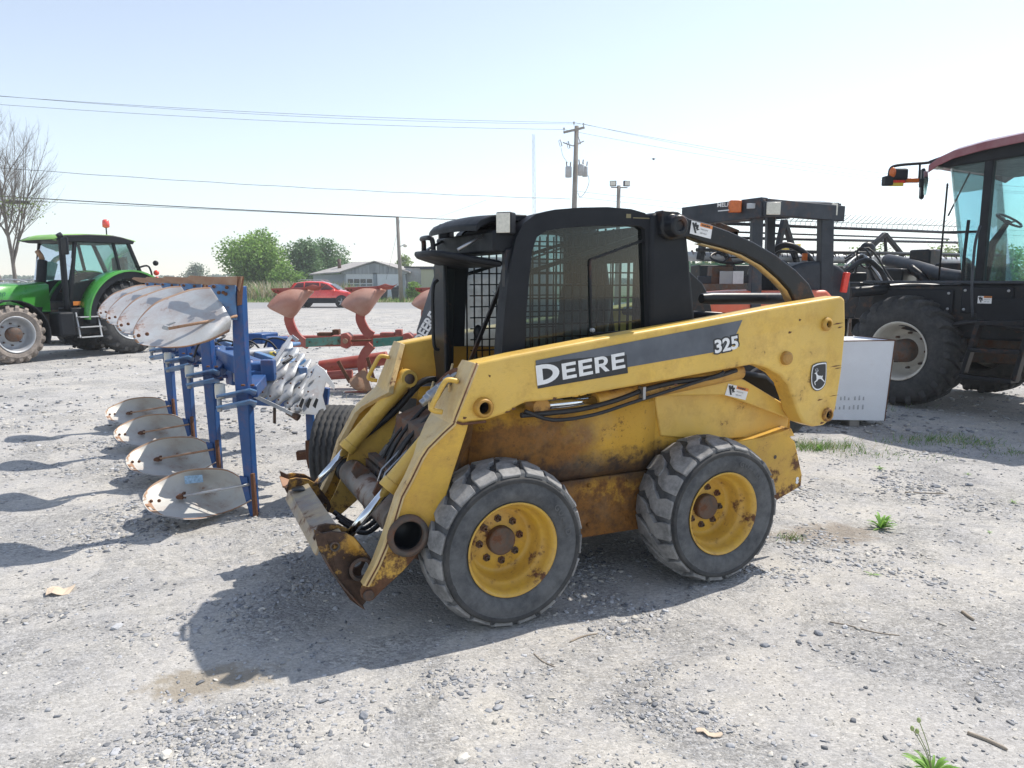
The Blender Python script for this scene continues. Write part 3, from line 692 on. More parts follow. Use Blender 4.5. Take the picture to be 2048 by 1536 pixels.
# window door swung up under the roof, seen edge on, with pull handle
o=MB(); z0=1.80
xa=xf-.02; xt=.165; tilt=.03
plate=[(xa,-.42),(xt-.16,-.52),(xt-.04,-.62),(xt,-.70),(xt,-.98),(xt-.03,-1.05),(xt-.12,-1.12),(xa,-1.2)]
o.extr([Vector((x,y,z0+(x-xa)*.21)) for x,y in plate],(0,0,-.035)); rw=o.build('raised_window',[M['blkm']],loader,bevel=.014,seg=3)
o=MB(); hx=xt-.10; z0=z0+.055
hp=[Vector((xt-.05,-.79,z0+.0)),Vector((xt-.045,-.795,z0+.06)),Vector((xt-.03,-.81,z0+.075)),Vector((xt-.03,-.93,z0+.075)),Vector((xt-.045,-.945,z0+.06)),Vector((xt-.05,-.96,z0+.0))]
o.tube(smooth_poly(hp,4),.014,10); o.build('pull_handle',[M['blk']],rw)
for y in (-.5,-1.12):
    o=MB(); o.cyl((xf+.06,y,1.93),(xf+.20,y,z0-.0),.008,8); o.build('gas_strut',[M['steel']],rw)
# front posts; the far one carries the long curved door rail
xp=xf+.03
o=MB(); o.prism([(xp+.02,1.0),(xp+.05,1.25),(xp+.03,1.86),(xp-.07,1.86),(xp-.05,1.0)],-1.17,-1.27); o.build('front_post',[M['blk']],loader,bevel=.012); o=MB(); o.prism([(xp-.03,1.0),(xp-.03,1.86),(xp-.09,1.86),(xp-.09,1.0)],-.34,-.40)
o.build('front_post',[M['blk']],loader,bevel=.012)
o=MB(); o.bb((xp+.05,-1.23,1.05),(xp+.02,-1.05,1.84)); dr=o.build('folded_door_frame',[M['blk']],loader,bevel=.01)
o=MB(); o.tube(smooth_poly([(xp+.07,-1.10,1.28),(xp+.10,-1.10,1.31),(xp+.105,-1.10,1.5),(xp+.10,-1.10,1.66),(xp+.07,-1.10,1.70)],4),.011,8); o.build('door_rail',[M['blk']],dr)
# wiper arm, seat, levers
o=MB(); a=Vector((xf-.02,-.42,1.70)); b=Vector((xf+.0,-.95,1.12)); o.bar(a,b,.022,.012); o.tube([b,b+Vector((.01,-.12,-.12))],.005,6); o.build('wiper_arm',[M['blk']],loader)
o=MB(); o.box((xb+.38,-.8,1.12),(.45,.48,.12)); o.box((xb+.17,-.8,1.42),(.12,.46,.52),M=Matrix.Rotation(-.12,3,'Y')); o.build('seat',[M['seat']],loader,bevel=.035,seg=3)
for y in (-.5,-1.08):
    o=MB(); o.tube([(xf-.15,y,1.0),(xf-.13,y,1.28),(xf-.15,y,1.34)],.012,8); o.ball((xf-.15,y,1.38),.03,6,(1,1,1.6)); o.build('control_lever',[M['blk']],loader)
# data label on the cab's top rear edge
a=LF.Y(1252,436,YCb+.0); b=LF.Y(1304,438,YCb); o=MB(); rr=Vector((b.x-a.x,0,b.z-a.z)).normalized(); uu=Vector((0,1,0)).cross(rr); uu=uu if uu.z>0 else -uu
a.y=YCb+.002; o.extr([a,a+rr*.03,a+rr*.03+uu*.022,a+uu*.022],(0,.001,0)); o.extr([a+rr*.045,a+rr*.17,a+rr*.17+uu*.005,a+rr*.045+uu*.005],(0,.001,0)); o.build('cab_label',[plain('dull_gold_decal',(.22,.19,.10),.6)],cs[0])
# ---- hydraulic tilt cylinders (near and far), hoses and couplers between the arms
def tilt(s):
    d=1 if s>0 else -1; yy=-.335
    top=LF.Y(905,790,yy) if s>0 else None
    T0=Vector((.135,mir(yy,s),1.095)); T2=Vector((.738,mir(yy,s),.462)); T1=T0.lerp(T2,.66)
    o=MB(); o.cyl(T0,T1,.047,24); o.lathe([(.055,-.045),(.055,.045)],T0,20); o.cyl(T1-(T1-T0).normalized()*.05,T1,.052,24)
    c=o.build('tilt_cylinder',[M['yelf'] if 0 else M['yel']],loader,bevel=.005)
    o=MB(); o.cyl(T1,T2,.023,18); o.build('cylinder_rod',[M['chrome']],c)
    o=MB(); o.lathe([(.032,-.05),(.032,.05),(.001,.052)],T0,18); o.build('cylinder_pin',[M['dirt']],c)
    o=MB(); q=T0+Vector((-.085,.01*d,-.04)); qq=T1+Vector((-.075,.01*d,.02))
    o.tube(smooth_poly([q+Vector((-.1,0,.02)),q,q.lerp(qq,.5)+Vector((-.015,0,0)),qq+Vector((.0,0,.03)),T1+Vector((-.0,0,.03))],5),.022 if s<0 else .012,10)
    o.build('cylinder_hose',[M['hose']],c)
both(tilt)
# cross tube between the legs
c=LF.Y(815,1070,YA); o=MB(); o.cyl((c.x-.01,mir(YA-.17,1),c.z+.01),(c.x-.01,mir(YA-.17,-1),c.z+.01),.082,28); o.build('cross_tube',[paint('grey_tube_paint',(.20,.185,.17),.6,rust=.45,dust=.4)],loader)
c=Vector((.56,0,.66)); 
o=MB()
hr=random.Random(4)
for k in range(7):
    y=-.5-.075*k; a=Vector((.08+hr.uniform(-.02,.02),y,.98+hr.uniform(-.05,.05))); b=Vector((.40,y+hr.uniform(-.06,.06),.63))
    o.tube(smooth_poly([a+Vector((-.2,0,.08)),a,a.lerp(b,.5)+Vector((.04,hr.uniform(-.03,.03),.02)),b,b+Vector((.06,.02,-.15))],4),hr.choice((.009,.012,.015)),8)
o.build('hose_bundle',[M['hose']],loader)
for k,(y,rr_) in enumerate(((-.62,.007),(-.70,.007),(-.78,.007))):
    o=MB(); o.tube([(.12,y,.95),(.44,y,.66),(.48,y+.03,.58)],rr_,8); o.build('steel_pipe',[M['steel']],loader)
for (px,py,ln,mt) in ((888,766,.16,'steel'),(858,795,.10,'steel')):
    p=LF.Y(px,py,-.29); dirv=Vector((.62,.0,-.45)).normalized()
    o=MB(); a=p-dirv*ln/2; rs=[(.024,0),(.024,.035),(.031,.037),(.031,.075),(.026,.078),(.026,.115),(.020,.118),(.020,.16)]
    o.tube([a+dirv*h*ln/.16 for r_,h in rs],[r_*.95 for r_,h in rs],16); o.build('hydraulic_coupler',[M[mt]],loader,bevel=.002)
    o=MB(); o.tube([a+Vector((0,-.05,.04)),a+dirv*.05,a+dirv*.07+Vector((0,.05,-.04))],.006,6); o.build('coupler_latch',[M['yelf']],loader)
p=LF.Y(920,742,-.29); o=MB(); q=LF.Y(875,772,-.29); o.tube(smooth_poly([p+Vector((-.15,-.05,-.05)),p,p.lerp(q,.5)+Vector((0,0,.02)),q],5),.016,8); o.build('coupler_hose',[M['rust']],loader)
for k,(y,z0_,x0_) in enumerate(((-.55,.50,.42),(-.95,.52,.44))):
    o=MB(); o.prism([(x0_+.02,z0_+.10),(x0_+.10,z0_+.16),(x0_+.13,z0_+.10),(x0_+.06,z0_-.02)],y,y-.02); o.build('tube_bracket',[M['dirt']],loader,bevel=.003)
o=MB(); o.bar((.40,-.42,.66),(.40,-1.15,.66),.05,.03); o.build('hose_clamp_bar',[M['dirt']],loader,bevel=.004)
for y in (-.45,-.52,-.6):
    o=MB(); o.tube(smooth_poly([(.42,y,.60),(.55,y-.04,.44),(.62,y-.1,.40),(.72,y-.14,.47)],5),.013,8); o.build('coupler_hose',[M['hose']],loader)
# front frame wall behind the hoses
o=MB(); o.prism([(.0,.35),(-.04,1.05),(-.12,1.12),(-.12,.35)],-.42,-1.18); o.build('front_bulkhead',[M['dirt']],loader,bevel=.01)
# far arm inner rib, seen from the front
# ---- attachment coupler plate (no bucket)
cp=None
def jaw(s):
    d=1 if s>0 else -1; yy=-.22
    pts=[(628,1060),(646,1068),(662,1064),(690,1066),(708,1075),(742,1116),(748,1132),(735,1160),(735,1200),(722,1216),(700,1200),(676,1165),(650,1120),(636,1095)]
    o=MB(); o.prism(PX(pts,yy),mir(yy,s),mir(yy-.02,s)); o.prism(PX(pts[1:],yy),mir(yy-.12,s),mir(yy-.14,s))
    c=LF.Y(722,1138,yy); o.mi=1; o.lathe([(.058,.0),(.058,.012*d),(.042,.014*d),(.040,.0)],(c.x,mir(yy,s),c.z),24)
    c=LF.Y(669,1092,yy); o.lathe([(.024,.0),(.024,.014*d),(.016,.015*d),(.014,.0)],(c.x,mir(yy,s),c.z),18)
    j=o.build('coupler_jaw',[M['yelj'],M['dirt']],loader,bevel=.004)
    c1=LF.Y(722,1138,yy); c2=LF.Y(669,1092,yy)
    drill(j,[((c1.x,mir(yy-.07,s),c1.z),.040,.12,24),((c2.x,mir(yy-.07,s),c2.z),.014,.12,16)],M['dirt'])
both(jaw)
fp=PX([(628,1058),(650,1075),(670,1110),(700,1165),(728,1214),(712,1212),(684,1172),(655,1125),(632,1085)],-.22)
b=LF.Y(722,1214,-.22)
A=Vector((.888,0,.455)); Bv=Vector((b.x,0,b.z)); nrm=Vector((.85,0,.5)).normalized()
o=MB()
for y0,y1 in ((-.20,-.42),(-1.18,-1.40)):
    o=MB(); P=[[Vector((0,y,0))+A.lerp(Bv,t)+nrm*.03*math.sin(PI*t) for y in (y0,y1)] for t in np.linspace(0,1,7)]; o.grid(P,True,nrm*.02); o.build('coupler_face',[M['dirt']],loader,bevel=.002)
o=MB(); T=A+Vector((-.035,0,.03))
o.extr([T+Vector((.03,-.24,0)),T+Vector((-.08,-.24,.03)),T+Vector((-.08,-1.20,.03)),T+Vector((.03,-1.20,0))],(0,0,-.014)); 
o.extr([T+Vector((.03,-.24,0)),T+Vector((.03,-1.20,0)),T+Vector((.055,-1.20,-.05)),T+Vector((.055,-.24,-.05))],(-.012,0,-.006)); o.build('coupler_top_plate',[paint('worn_grey_yellow_steel',(.22,.225,.23),.45,.35,rust=.30,rs=6,dust=.55,dustc=(.55,.42,.22))],loader,bevel=.003)
o=MB()
P=[[Vector((0,y,0))+A.lerp(Bv,t)+nrm*(-.04) for y in (-.36,-1.24)] for t in (0,.45)]; o.grid(P,False,nrm*.012); o.build('coupler_cross_plate',[M['dirt']],loader)
for y in (-.30,-1.14):
    o=MB(); o.lathe([(.010,-.001),(.055,0),(.055,.003),(.001,.004)],T+Vector((-.03,y,.018)),16,'Z'); 
    o.build('wedge_slot',[M['blk']],loader)
p=T+Vector((.06,-1.24,.02)); o=MB(); o.extr([p,p+Vector((.0,-.13,.03)),p+Vector((-.02,-.15,.02)),p+Vector((-.10,-.08,-.02)),p+Vector((-.1,0,-.02))],(0,0,-.012)); o.build('coupler_lever',[M['rustl']],loader)
# ================================================================ the yard, road and verge
def hgt(x,y):
    """gentle undulation and ruts of the yard"""
    return .011*np.sin(x*1.1+.7*np.sin(y*.9))*np.sin(y*.8+1.3)+.008*np.sin(x*2.9+y*1.7)*np.sin(y*3.3-x)+.006*np.sin(x*7.1+2*np.sin(y*5))*np.sin(y*8.3+x*2)-.006
def gmat():
    m,nt,B,N,L=nm('gravel_yard'); co=tcn(N,L)
    big=noi(N,L,co,.55,6,.62,.4); med=noi(N,L,co,3.2,7,.7); fin=noi(N,L,co,85,5,.75); grit=noi(N,L,co,260,3,.8)
    c=mixc(N,L,ramp(N,L,big,[(.36,0),(.62,1)]),(.51,.493,.468),(.585,.552,.495))
    c=mixc(N,L,ramp(N,L,med,[(.40,0),(.70,1)]),c,(.45,.44,.435))
    # stone chips of two sizes
    def chips(sc,lo,hi):
        v=N.new('ShaderNodeTexVoronoi'); v.inputs['Scale'].default_value=sc; v.inputs['Randomness'].default_value=1
        mp=N.new('ShaderNodeMapping'); mp.inputs['Scale'].default_value=(1,1.5,1); mp.inputs['Rotation'].default_value=(0,0,.5); L.new(co,mp.inputs[0])
        dn=N.new('ShaderNodeTexNoise'); dn.inputs['Scale'].default_value=sc*.8; L.new(co,dn.inputs['Vector'])
        vm=N.new('ShaderNodeVectorMath'); vm.operation='ADD'; L.new(mp.outputs[0],vm.inputs[0])
        vs=N.new('ShaderNodeVectorMath'); vs.operation='SCALE'; vs.inputs['Scale'].default_value=.6/sc; L.new(dn.outputs['Color'],vs.inputs[0]); L.new(vs.outputs[0],vm.inputs[1])
        L.new(vm.outputs[0],v.inputs['Vector'])
        bw=N.new('ShaderNodeRGBToBW'); L.new(v.outputs['Color'],bw.inputs[0])
        return v.outputs['Distance'],ramp(N,L,bw.outputs[0],[(.15,lo),(.5,.5*(lo+hi)),(.85,hi)])
    d1,s1=chips(58,.62,1.18); d2,s2=chips(150,.68,1.14); d3,s3=chips(24,.75,1.12)
    pk=ramp(N,L,noi(N,L,co,1.15,7,.66,.6),[(.43,1),(.60,0)])      # 1 on loose gravel, 0 on packed dusty ground
    pk2=mth(N,L,'MAXIMUM',pk,.55)
    c=mixc(N,L,mth(N,L,'MULTIPLY',pk,.25),c,(.36,.37,.385))
    c=mixc(N,L,mth(N,L,'MULTIPLY',pk2,.85),c,s1,'MULTIPLY'); c=mixc(N,L,mth(N,L,'MULTIPLY',pk2,.8),c,s2,'MULTIPLY'); c=mixc(N,L,mth(N,L,'MULTIPLY',pk,.5),c,s3,'MULTIPLY')
    c=mixc(N,L,.8,c,ramp(N,L,fin,[(.25,.82),(.75,1.12)]),'MULTIPLY'); c=mixc(N,L,.7,c,ramp(N,L,grit,[(.25,.78),(.75,1.18)]),'MULTIPLY')
    # an oily brown stain in front of the loader, damp soil behind its rear wheel
    for (cx,cy,rx,ry,rot,col,am) in ((-1.30,2.90,.30,.15,.25,(.26,.21,.14),.62),(2.15,4.75,.50,.22,.2,(.24,.19,.14),.6)):
        mp=N.new('ShaderNodeMapping'); mp.vector_type='TEXTURE'; mp.inputs['Location'].default_value=(cx,cy,0); mp.inputs['Rotation'].default_value=(0,0,rot); mp.inputs['Scale'].default_value=(rx,ry,1); L.new(co,mp.inputs[0])
        ln=N.new('ShaderNodeVectorMath'); ln.operation='LENGTH'; L.new(mp.outputs[0],ln.inputs[0])
        f=mth(N,L,'ADD',ln.outputs['Value'],mth(N,L,'MULTIPLY',mth(N,L,'SUBTRACT',noi(N,L,co,9,6,.7),.5),2.2))
        c=mixc(N,L,mth(N,L,'MULTIPLY',ramp(N,L,f,[(.55,1),(1.25,0)]),am),c,col)
    L.new(c,B.inputs['Base Color']); B.inputs['Roughness'].default_value=.92; B.inputs['Specular IOR Level'].default_value=.2
    h=mth(N,L,'ADD',mth(N,L,'MULTIPLY',s1,1.1),mth(N,L,'ADD',mth(N,L,'MULTIPLY',fin,.9),mth(N,L,'MULTIPLY',s2,.45)))
    h=mth(N,L,'SUBTRACT',h,mth(N,L,'MULTIPLY',d1,.9))
    h=mth(N,L,'ADD',h,mth(N,L,'MULTIPLY',med,2.0))
    h=mth(N,L,'MULTIPLY',h,mth(N,L,'MAXIMUM',pk,.45)); bump(N,L,B,h,.7,.009); return m
def axis(lims):
    out=[]
    for a,b,n in lims: out+=list(np.linspace(a,b,n,endpoint=False))
    return np.array(out+[lims[-1][1]])
gx=axis([(-420,-60,12),(-60,-12,20),(-12,-5,30),(-5,5,160),(5,12,30),(12,60,20),(60,420,12)])
gy=axis([(-30,1.2,10),(1.2,8,110),(8,18,40),(18,41.5,16),(41.5,630,30)])
X,Y=np.meshgrid(gx,gy); Z=hgt(X,Y)*np.clip(1.6-Y/25,0,1)*np.clip(1.5-abs(X)/25,0,1)
nx,ny=len(gx),len(gy)
vs=np.stack([X,Y,Z],-1).reshape(-1,3)
fs=[(j*nx+i,j*nx+i+1,(j+1)*nx+i+1,(j+1)*nx+i) for j in range(ny-1) for i in range(nx-1)]
me=bpy.data.meshes.new('ground'); me.from_pydata(vs.tolist(),[],fs); me.materials.append(gmat()); me.polygons.foreach_set('use_smooth',[True]*len(fs))
ground=bpy.data.objects.new('ground',me); COL.objects.link(ground); tag(ground,kind='structure')
def gz(x,y): return float(hgt(np.array(x),np.array(y))*max(0,min(1,1.6-y/25))*max(0,min(1,1.5-abs(x)/25)))
def scatter_mesh(name,pos,scl,mats,mi,base,fbase,par=None,kind='stuff',tilt=.5,smooth=False):
    """pos (n,3) scl (n,3); base list of vertex arrays (variants)"""
    n=len(pos); ang=RN.uniform(0,2*PI,n); tx=RN.uniform(-tilt,tilt,n); var=RN.randint(0,len(base),n)
    B=np.array(base)[var]*scl[:,None,:]
    ca,sa=np.cos(ang),np.sin(ang); ct,st=np.cos(tx),np.sin(tx)
    y=B[:,:,1]*ct[:,None]-B[:,:,2]*st[:,None]; z=B[:,:,1]*st[:,None]+B[:,:,2]*ct[:,None]; x=B[:,:,0]
    x2=x*ca[:,None]-y*sa[:,None]; y2=x*sa[:,None]+y*ca[:,None]
    V=np.stack([x2,y2,z],-1)+pos[:,None,:]; k=B.shape[1]
    Fb=np.array(fbase); Fa=(Fb[None]+ (np.arange(n)*k)[:,None,None]).reshape(-1,Fb.shape[1])
    me=bpy.data.meshes.new(name); me.vertices.add(n*k); me.vertices.foreach_set('co',V.astype(np.float32).ravel())
    nf=len(Fa); c=Fa.shape[1]; me.loops.add(nf*c); me.loops.foreach_set('vertex_index',Fa.astype(np.int32).ravel())
    me.polygons.add(nf); me.polygons.foreach_set('loop_start',np.arange(0,nf*c,c,dtype=np.int32)); 
    for m in mats: me.materials.append(m)
    me.polygons.foreach_set('material_index',np.repeat(mi,len(Fb)).astype(np.int32))
    if smooth: me.polygons.foreach_set('use_smooth',np.ones(nf,dtype=bool))
    me.update(calc_edges=True); me.validate()
    o=bpy.data.objects.new(name,me); COL.objects.link(o)
    if par: o.parent=par
    if kind: tag(o,kind=kind)
    return o
def pebble_variants(k=10):
    bm=bmesh.new(); bmesh.ops.create_cube(bm,size=1.6); bmesh.ops.bevel(bm,geom=bm.edges[:]+bm.verts[:],offset=.35,segments=1,affect='EDGES'); bmesh.ops.triangulate(bm,faces=bm.faces[:]); bm.verts.ensure_lookup_table(); bv=np.array([v.co[:] for v in bm.verts]); bf=[[v.index for v in f.verts] for f in bm.faces]; bm.free()
    out=[]
    for i in range(k):
        r=1+RN.uniform(-.32,.3,len(bv)); out.append(bv*r[:,None])
    return out,bf
PV,PF=pebble_variants()
def stone(name,c,v=.12,rg=.85):
    m,nt,B,N,L=nm(name); g=N.new('ShaderNodeNewGeometry'); 
    cc=ramp(N,L,g.outputs['Random Per Island'],[(0,tuple(x*.62 for x in c)),(.35,tuple(x*.9 for x in c)),(.7,c),(1,tuple(min(1,x*1.28) for x in c))])
    L.new(mixc(N,L,.5,cc,ramp(N,L,noi(N,L,tcn(N,L),90,4,.7),[(.3,.7),(.7,1.2)]),'MULTIPLY'),B.inputs['Base Color']); B.inputs['Roughness'].default_value=rg; return m
SM=[stone('grey_stone_chips',(.40,.405,.42)),stone('tan_stone_chips',(.50,.475,.43)),stone('dark_stone_chips',(.20,.21,.23))]
def in_wheel(x,y): return False
# pebbles: dense close to the camera, in drifts, thinner further out
n=190000
u=RN.rand(n); py_=1.35*(9.5/1.35)**(u**.8); px_=(RN.rand(n)-.5)*2*(py_*.78+.3)
cl=np.array([noise.noise(Vector((a*1.3,b*1.3,0)))+.5*noise.noise(Vector((a*4,b*4,3))) for a,b in zip(px_,py_)])
keep=RN.rand(n)<np.clip(.10+cl*1.7,.11,1)
px_,py_,cl=px_[keep],py_[keep],cl[keep]; n=len(px_)
sz=.0014+.0022*RN.gamma(1.2,1,n)*(1+.7*np.clip(cl,0,1)); sz=np.minimum(sz,.014)*np.clip(py_/3.2,.85,1.9)**.6
big=RN.rand(n)<.004; sz[big]=RN.uniform(.010,.019,big.sum())
flat=RN.uniform(.15,.5,n)
scl=np.stack([sz*RN.uniform(.9,1.7,n),sz*RN.uniform(.7,1.1,n),sz*flat],-1)
pos=np.stack([px_,py_,hgt(px_,py_)*np.clip(1.6-py_/25,0,1)+sz*flat*.35],-1)
scatter_mesh('gravel',pos,scl,SM,RN.choice(3,n,p=[.56,.22,.22]),PV,PF,tilt=.45)
# coarser stones further out
n=9000; u=RN.rand(n); py_=8+26*u**1.4; px_=(RN.rand(n)-.5)*2*(py_*.8)
sz=.008+.008*RN.gamma(1.3,1,n)*.8; sz=np.minimum(sz,.032)
scl=np.stack([sz*RN.uniform(.9,1.6,n),sz,sz*.5],-1); pos=np.stack([px_,py_,sz*.1-.004],-1)
scatter_mesh('gravel',pos,scl,SM,RN.choice(3,n,p=[.55,.2,.25]),PV,PF,tilt=.4)
# countable larger stones
stones=[(1880,1226,.035,2,'dark'),(0,0,.0,0,'')]
def rock(px,py,r,mi,label):
    p=gnd(px,py); bm=bmesh.new(); bmesh.ops.create_icosphere(bm,subdivisions=2,radius=1)
    for v in bm.verts:
        k=1+.35*noise.noise(v.co*1.7+Vector((px,py,0))); v.co=Vector((v.co.x*k*r*1.35,v.co.y*k*r,v.co.z*k*r*.55))
    me=bpy.data.meshes.new('stone'); bm.to_mesh(me); bm.free(); me.materials.append(SM[mi]); o=bpy.data.objects.new('stone',me); COL.objects.link(o)
    o.location=(p.x,p.y,gz(p.x,p.y)+r*.3); o.rotation_euler=(0,0,px%3); tag(o,label,'stone','loose larger stones on the yard')
for a in ((235,1256,.022,0,'light grey stone left of the loader shadow tip'),(790,1500-16,.0,0,''),(332,1508,.020,1,'pale rounded stone near the bottom left, half in dust'),(728,1430,.018,2,'dark stone on the pale gravel left of the picture centre'),(1872,1080-106,.028,2,'dark slab of stone right of the leafy green weed'),(1637,1262,.018,2,'dark stone in the gravel drift below the rear wheel'),(1690,1250,.014,0,'small grey stone beside the dry twig on the right'),(1938,970,.026,2,'dark flat stone near the right edge'),(1530,1285,.016,2,'small dark stone right of the rear wheel shadow'),(925,1513,.022,1,'tan stone at the bottom edge of the picture')):
    if a[4]: rock(*a)
# ---- road with white edge line, grass verge and far field: thin sheets laid over the ground
def sheet(name,x0,x1,y0,y1,z,m,nx=30,ny=2):
    o=MB(); o.grid([[Vector((lerp(x0,x1,i/nx),lerp(y0,y1,j/ny),z)) for j in range(ny+1)] for i in range(nx+1)]); b=o.build(name,[m]); tag(b,kind='structure'); return b
asph=plain('asphalt_road',(.30,.30,.30),.9,0,.08,3,bmp=.3)
ry0,ry1=43.2,55.5
sheet('road',-418,418,ry0,ry1,.004,asph)
lm=plain('road_line_paint',(.75,.75,.74),.7)
sheet('road_line',-418,418,ry0+.75,ry0+.95,.008,lm)
o=MB()
mkg=lambda nme,a,b:None
def gmat2(name,a,b,sc):
    m,nt,B,N,L=nm(name); co=tcn(N,L); f=noi(N,L,co,sc,7,.7)
    c=mixc(N,L,ramp(N,L,f,[(.35,0),(.65,1)]),a,b); c=mixc(N,L,.7,c,ramp(N,L,noi(N,L,co,sc*14,4,.8),[(.2,.55),(.8,1.3)]),'MULTIPLY'); L.new(c,B.inputs['Base Color']); B.inputs['Roughness'].default_value=.95; return m
gm=gmat2('verge_grass',(.085,.13,.035),(.22,.22,.10),.5)
sheet('verge',-418,418,ry1+.0,82,.006,gm)
sheet('field',-418,418,82,628,.003,gmat2('far_field',(.20,.22,.10),(.32,.29,.17),.05),30,8)
# blades: one mesh of curved narrow leaves
def blade_base(k=6):
    out=[]
    for i in range(k):
        a=RN.uniform(.15,.9); pts=[]
        for t in (0,.35,.7,1):
            w_=.5*(1-t**1.5)+.02; x=a*t*t*.8; pts+=[(x,-w_*.1,t),(x,w_*.1,t)]
        out.append(pts)
    f=[(0,1,3,2),(2,3,5,4),(4,5,7,6)]
    return out,f
BV,BF=blade_base()
def leafm(name,c,tr=.25):
    m,nt,B,N,L=nm(name); g=N.new('ShaderNodeNewGeometry'); cc=ramp(N,L,g.outputs['Random Per Island'],[(0,tuple(x*.6 for x in c)),(.5,c),(1,tuple(min(1,x*1.5) for x in c))])
    L.new(cc,B.inputs['Base Color']); B.inputs['Roughness'].default_value=.55
    t=N.new('ShaderNodeBsdfTranslucent'); L.new(cc,t.inputs[0]); ms=N.new('ShaderNodeMixShader'); ms.inputs[0].default_value=tr
    L.new(B.outputs[0],ms.inputs[1]); L.new(t.outputs[0],ms.inputs[2]); L.new(ms.outputs[0],N['Material Output'].inputs[0]); return m
GR=[leafm('fresh_grass',(.13,.26,.045)),leafm('dry_grass',(.42,.36,.20)),leafm('reed_plume',(.50,.44,.33))]
def grass(name,xs,ys,h,w,mi,zf=None,tilt=.5):
    n=len(xs); pos=np.stack([xs,ys,np.array([gz(a,b) for a,b in zip(xs,ys)])-.003],-1)
    s=np.stack([h,w,h],-1); return scatter_mesh(name,pos,s,GR,mi,BV,BF,tilt=tilt)
n=9000; xs=RN.uniform(-35,30,n); ys=ry1+.3+RN.rand(n)**1.5*16
grass('verge_grass',xs,ys,RN.uniform(.12,.45,n),RN.uniform(.3,.8,n),RN.choice(3,n,p=[.72,.26,.02]))
n=5000; xs=RN.uniform(-34,-13.5,n); ys=RN.uniform(62,70,n)
grass('reed_bed',xs,ys,RN.uniform(.7,1.75,n),RN.uniform(.5,1.4,n),RN.choice(3,n,p=[.30,.30,.40]),tilt=.25)
# patchy grass at the right of the yard
def patch(px,py,rx,ry,n,h,wd=.05):
    c=gnd(px,py); xs=c.x+RN.normal(0,rx,n); ys=c.y+RN.normal(0,ry,n)
    return xs,ys,RN.uniform(.4,1,n)*h,np.full(n,wd)
P_=[patch(*a) for a in ((1650,893,.22,.10,420,.11),(1620,900,.12,.08,160,.15),(1870,880,.30,.12,520,.08),(1960,890,.16,.10,160,.07),(2040,905,.2,.06,150,.06),(1740,905,.2,.07,120,.05),(1580,1075,.05,.03,60,.07),(1700,815,.5,.15,120,.10),(760,790,.5,.3,160,.10),(730,830,.3,.25,120,.08),(1000,775,.5,.3,120,.08),(1800,912,.5,.1,120,.04))]
xs,ys,hh,ww=[np.concatenate([p[i] for p in P_]) for i in range(4)]
grass('yard_grass',xs,ys,hh,ww*RN.uniform(.6,1.3,len(xs)),RN.choice(2,len(xs),p=[.8,.2]),tilt=.8)
# individual weeds
WM=leafm('weed_leaf',(.21,.40,.07),.35)
def weed(px,py,r,n,label,seed,up=.5,stem=0,cat='weed'):
    rg=random.Random(seed); p=gnd(px,py); t=thing('weed',label,cat,(p.x,p.y,gz(p.x,p.y)),0,'green weeds in the gravel')
    o=MB()
    for i in range(n):
        a=rg.uniform(0,2*PI); L_=r*rg.uniform(.55,1.1); e=rg.uniform(.1,1)*up
        row=[];w0=L_*rg.uniform(.055,.095)
        for k in range(7):
            q=k/6; rad=L_*q*(1-.2*e); z=L_*e*math.sin(q*PI*.62)*1.0+.004; w_=w0*math.sin(PI*min(1,q*.92+.07))**.7*(1+.28*(k%2))
            c=Vector((math.cos(a)*rad,math.sin(a)*rad,z)); sd_=Vector((-math.sin(a),math.cos(a),0))*w_
            row.append([c-sd_,c+Vector((0,0,-w_*.3)),c+sd_])
        o.grid(row)
    o.build('leaf_rosette',[WM],t,norm=False)
    if stem:
        for k in range(stem):
            a=rg.uniform(-.5,.5) if k else -.55; h=r*rg.uniform(1.6,2.3)
            q=MB(); pts=[Vector((0,0,0)),Vector((a*h*.3,.0,h*.5)),Vector((a*h*.75,.02,h*.95))]; q.tube(smooth_poly(pts,3),.0016,5); q.ball(pts[-1],.007,5,(1,1,1.4)); q.build('flower_stem',[leafm('weed_stem',(.32,.38,.16))],t)
weed(1762,1052,.115,38,'leafy bright green weed standing alone in the gravel right of the rear wheel',1,.8)
weed(1745,1143,.05,8,'very small flat green weed below the leafy one',2,.25)
weed(1762,936,.075,10,'small green weed beside a flat dark stone near the grass',3,.5)
weed(1865,1548,.10,26,'pale green weed with thin flower stems at the bottom edge',4,.7,3)
weed(2025,1005,.05,8,'little green weed near the right edge',5,.4)
weed(1935,949,.04,8,'tiny green weed between grass and right edge',6,.4)
weed(1640,900,.09,12,'green weed at the foot of the white box',7,.9)
weed(1980,1066,.035,6,'tiny weed sprout in the pale dust on the right',8,.4)
# sticks, cardboard and bark scraps
tw=paint('dry_twig',(.30,.24,.18),.9,rust=0,dust=.3)
def stick(pts,r,label,name='twig'):
    P=[gnd(*p) for p in pts]; P=[Vector((p.x,p.y,gz(p.x,p.y)+r*.8)) for p in P]; c=P[0].copy()
    o=MB(); o.tube(smooth_poly([p-c for p in P],4),[r]*(4*(len(P)-1))+[r*.5],6); b=o.build(name,[tw]); b.location=c; tag(b,label,'twig','dry twigs on the gravel')
stick([(1140,1283),(1165,1270),(1195,1262)],.004,'thin curved twig in front of the front wheel')
stick([(1068,1308),(1085,1322),(1110,1332)],.003,'short thin twig below the front wheel shadow')
stick([(1925,1222),(1938,1233),(1948,1240)],.008,'dark stubby stick at the right side')
stick([(1935,1465),(1975,1480),(2015,1500)],.007,'long pale split stick in the bottom right')
stick([(1660,1240),(1700,1247),(1750,1260),(1800,1266)],.003,'long brown twig lying across the right foreground')
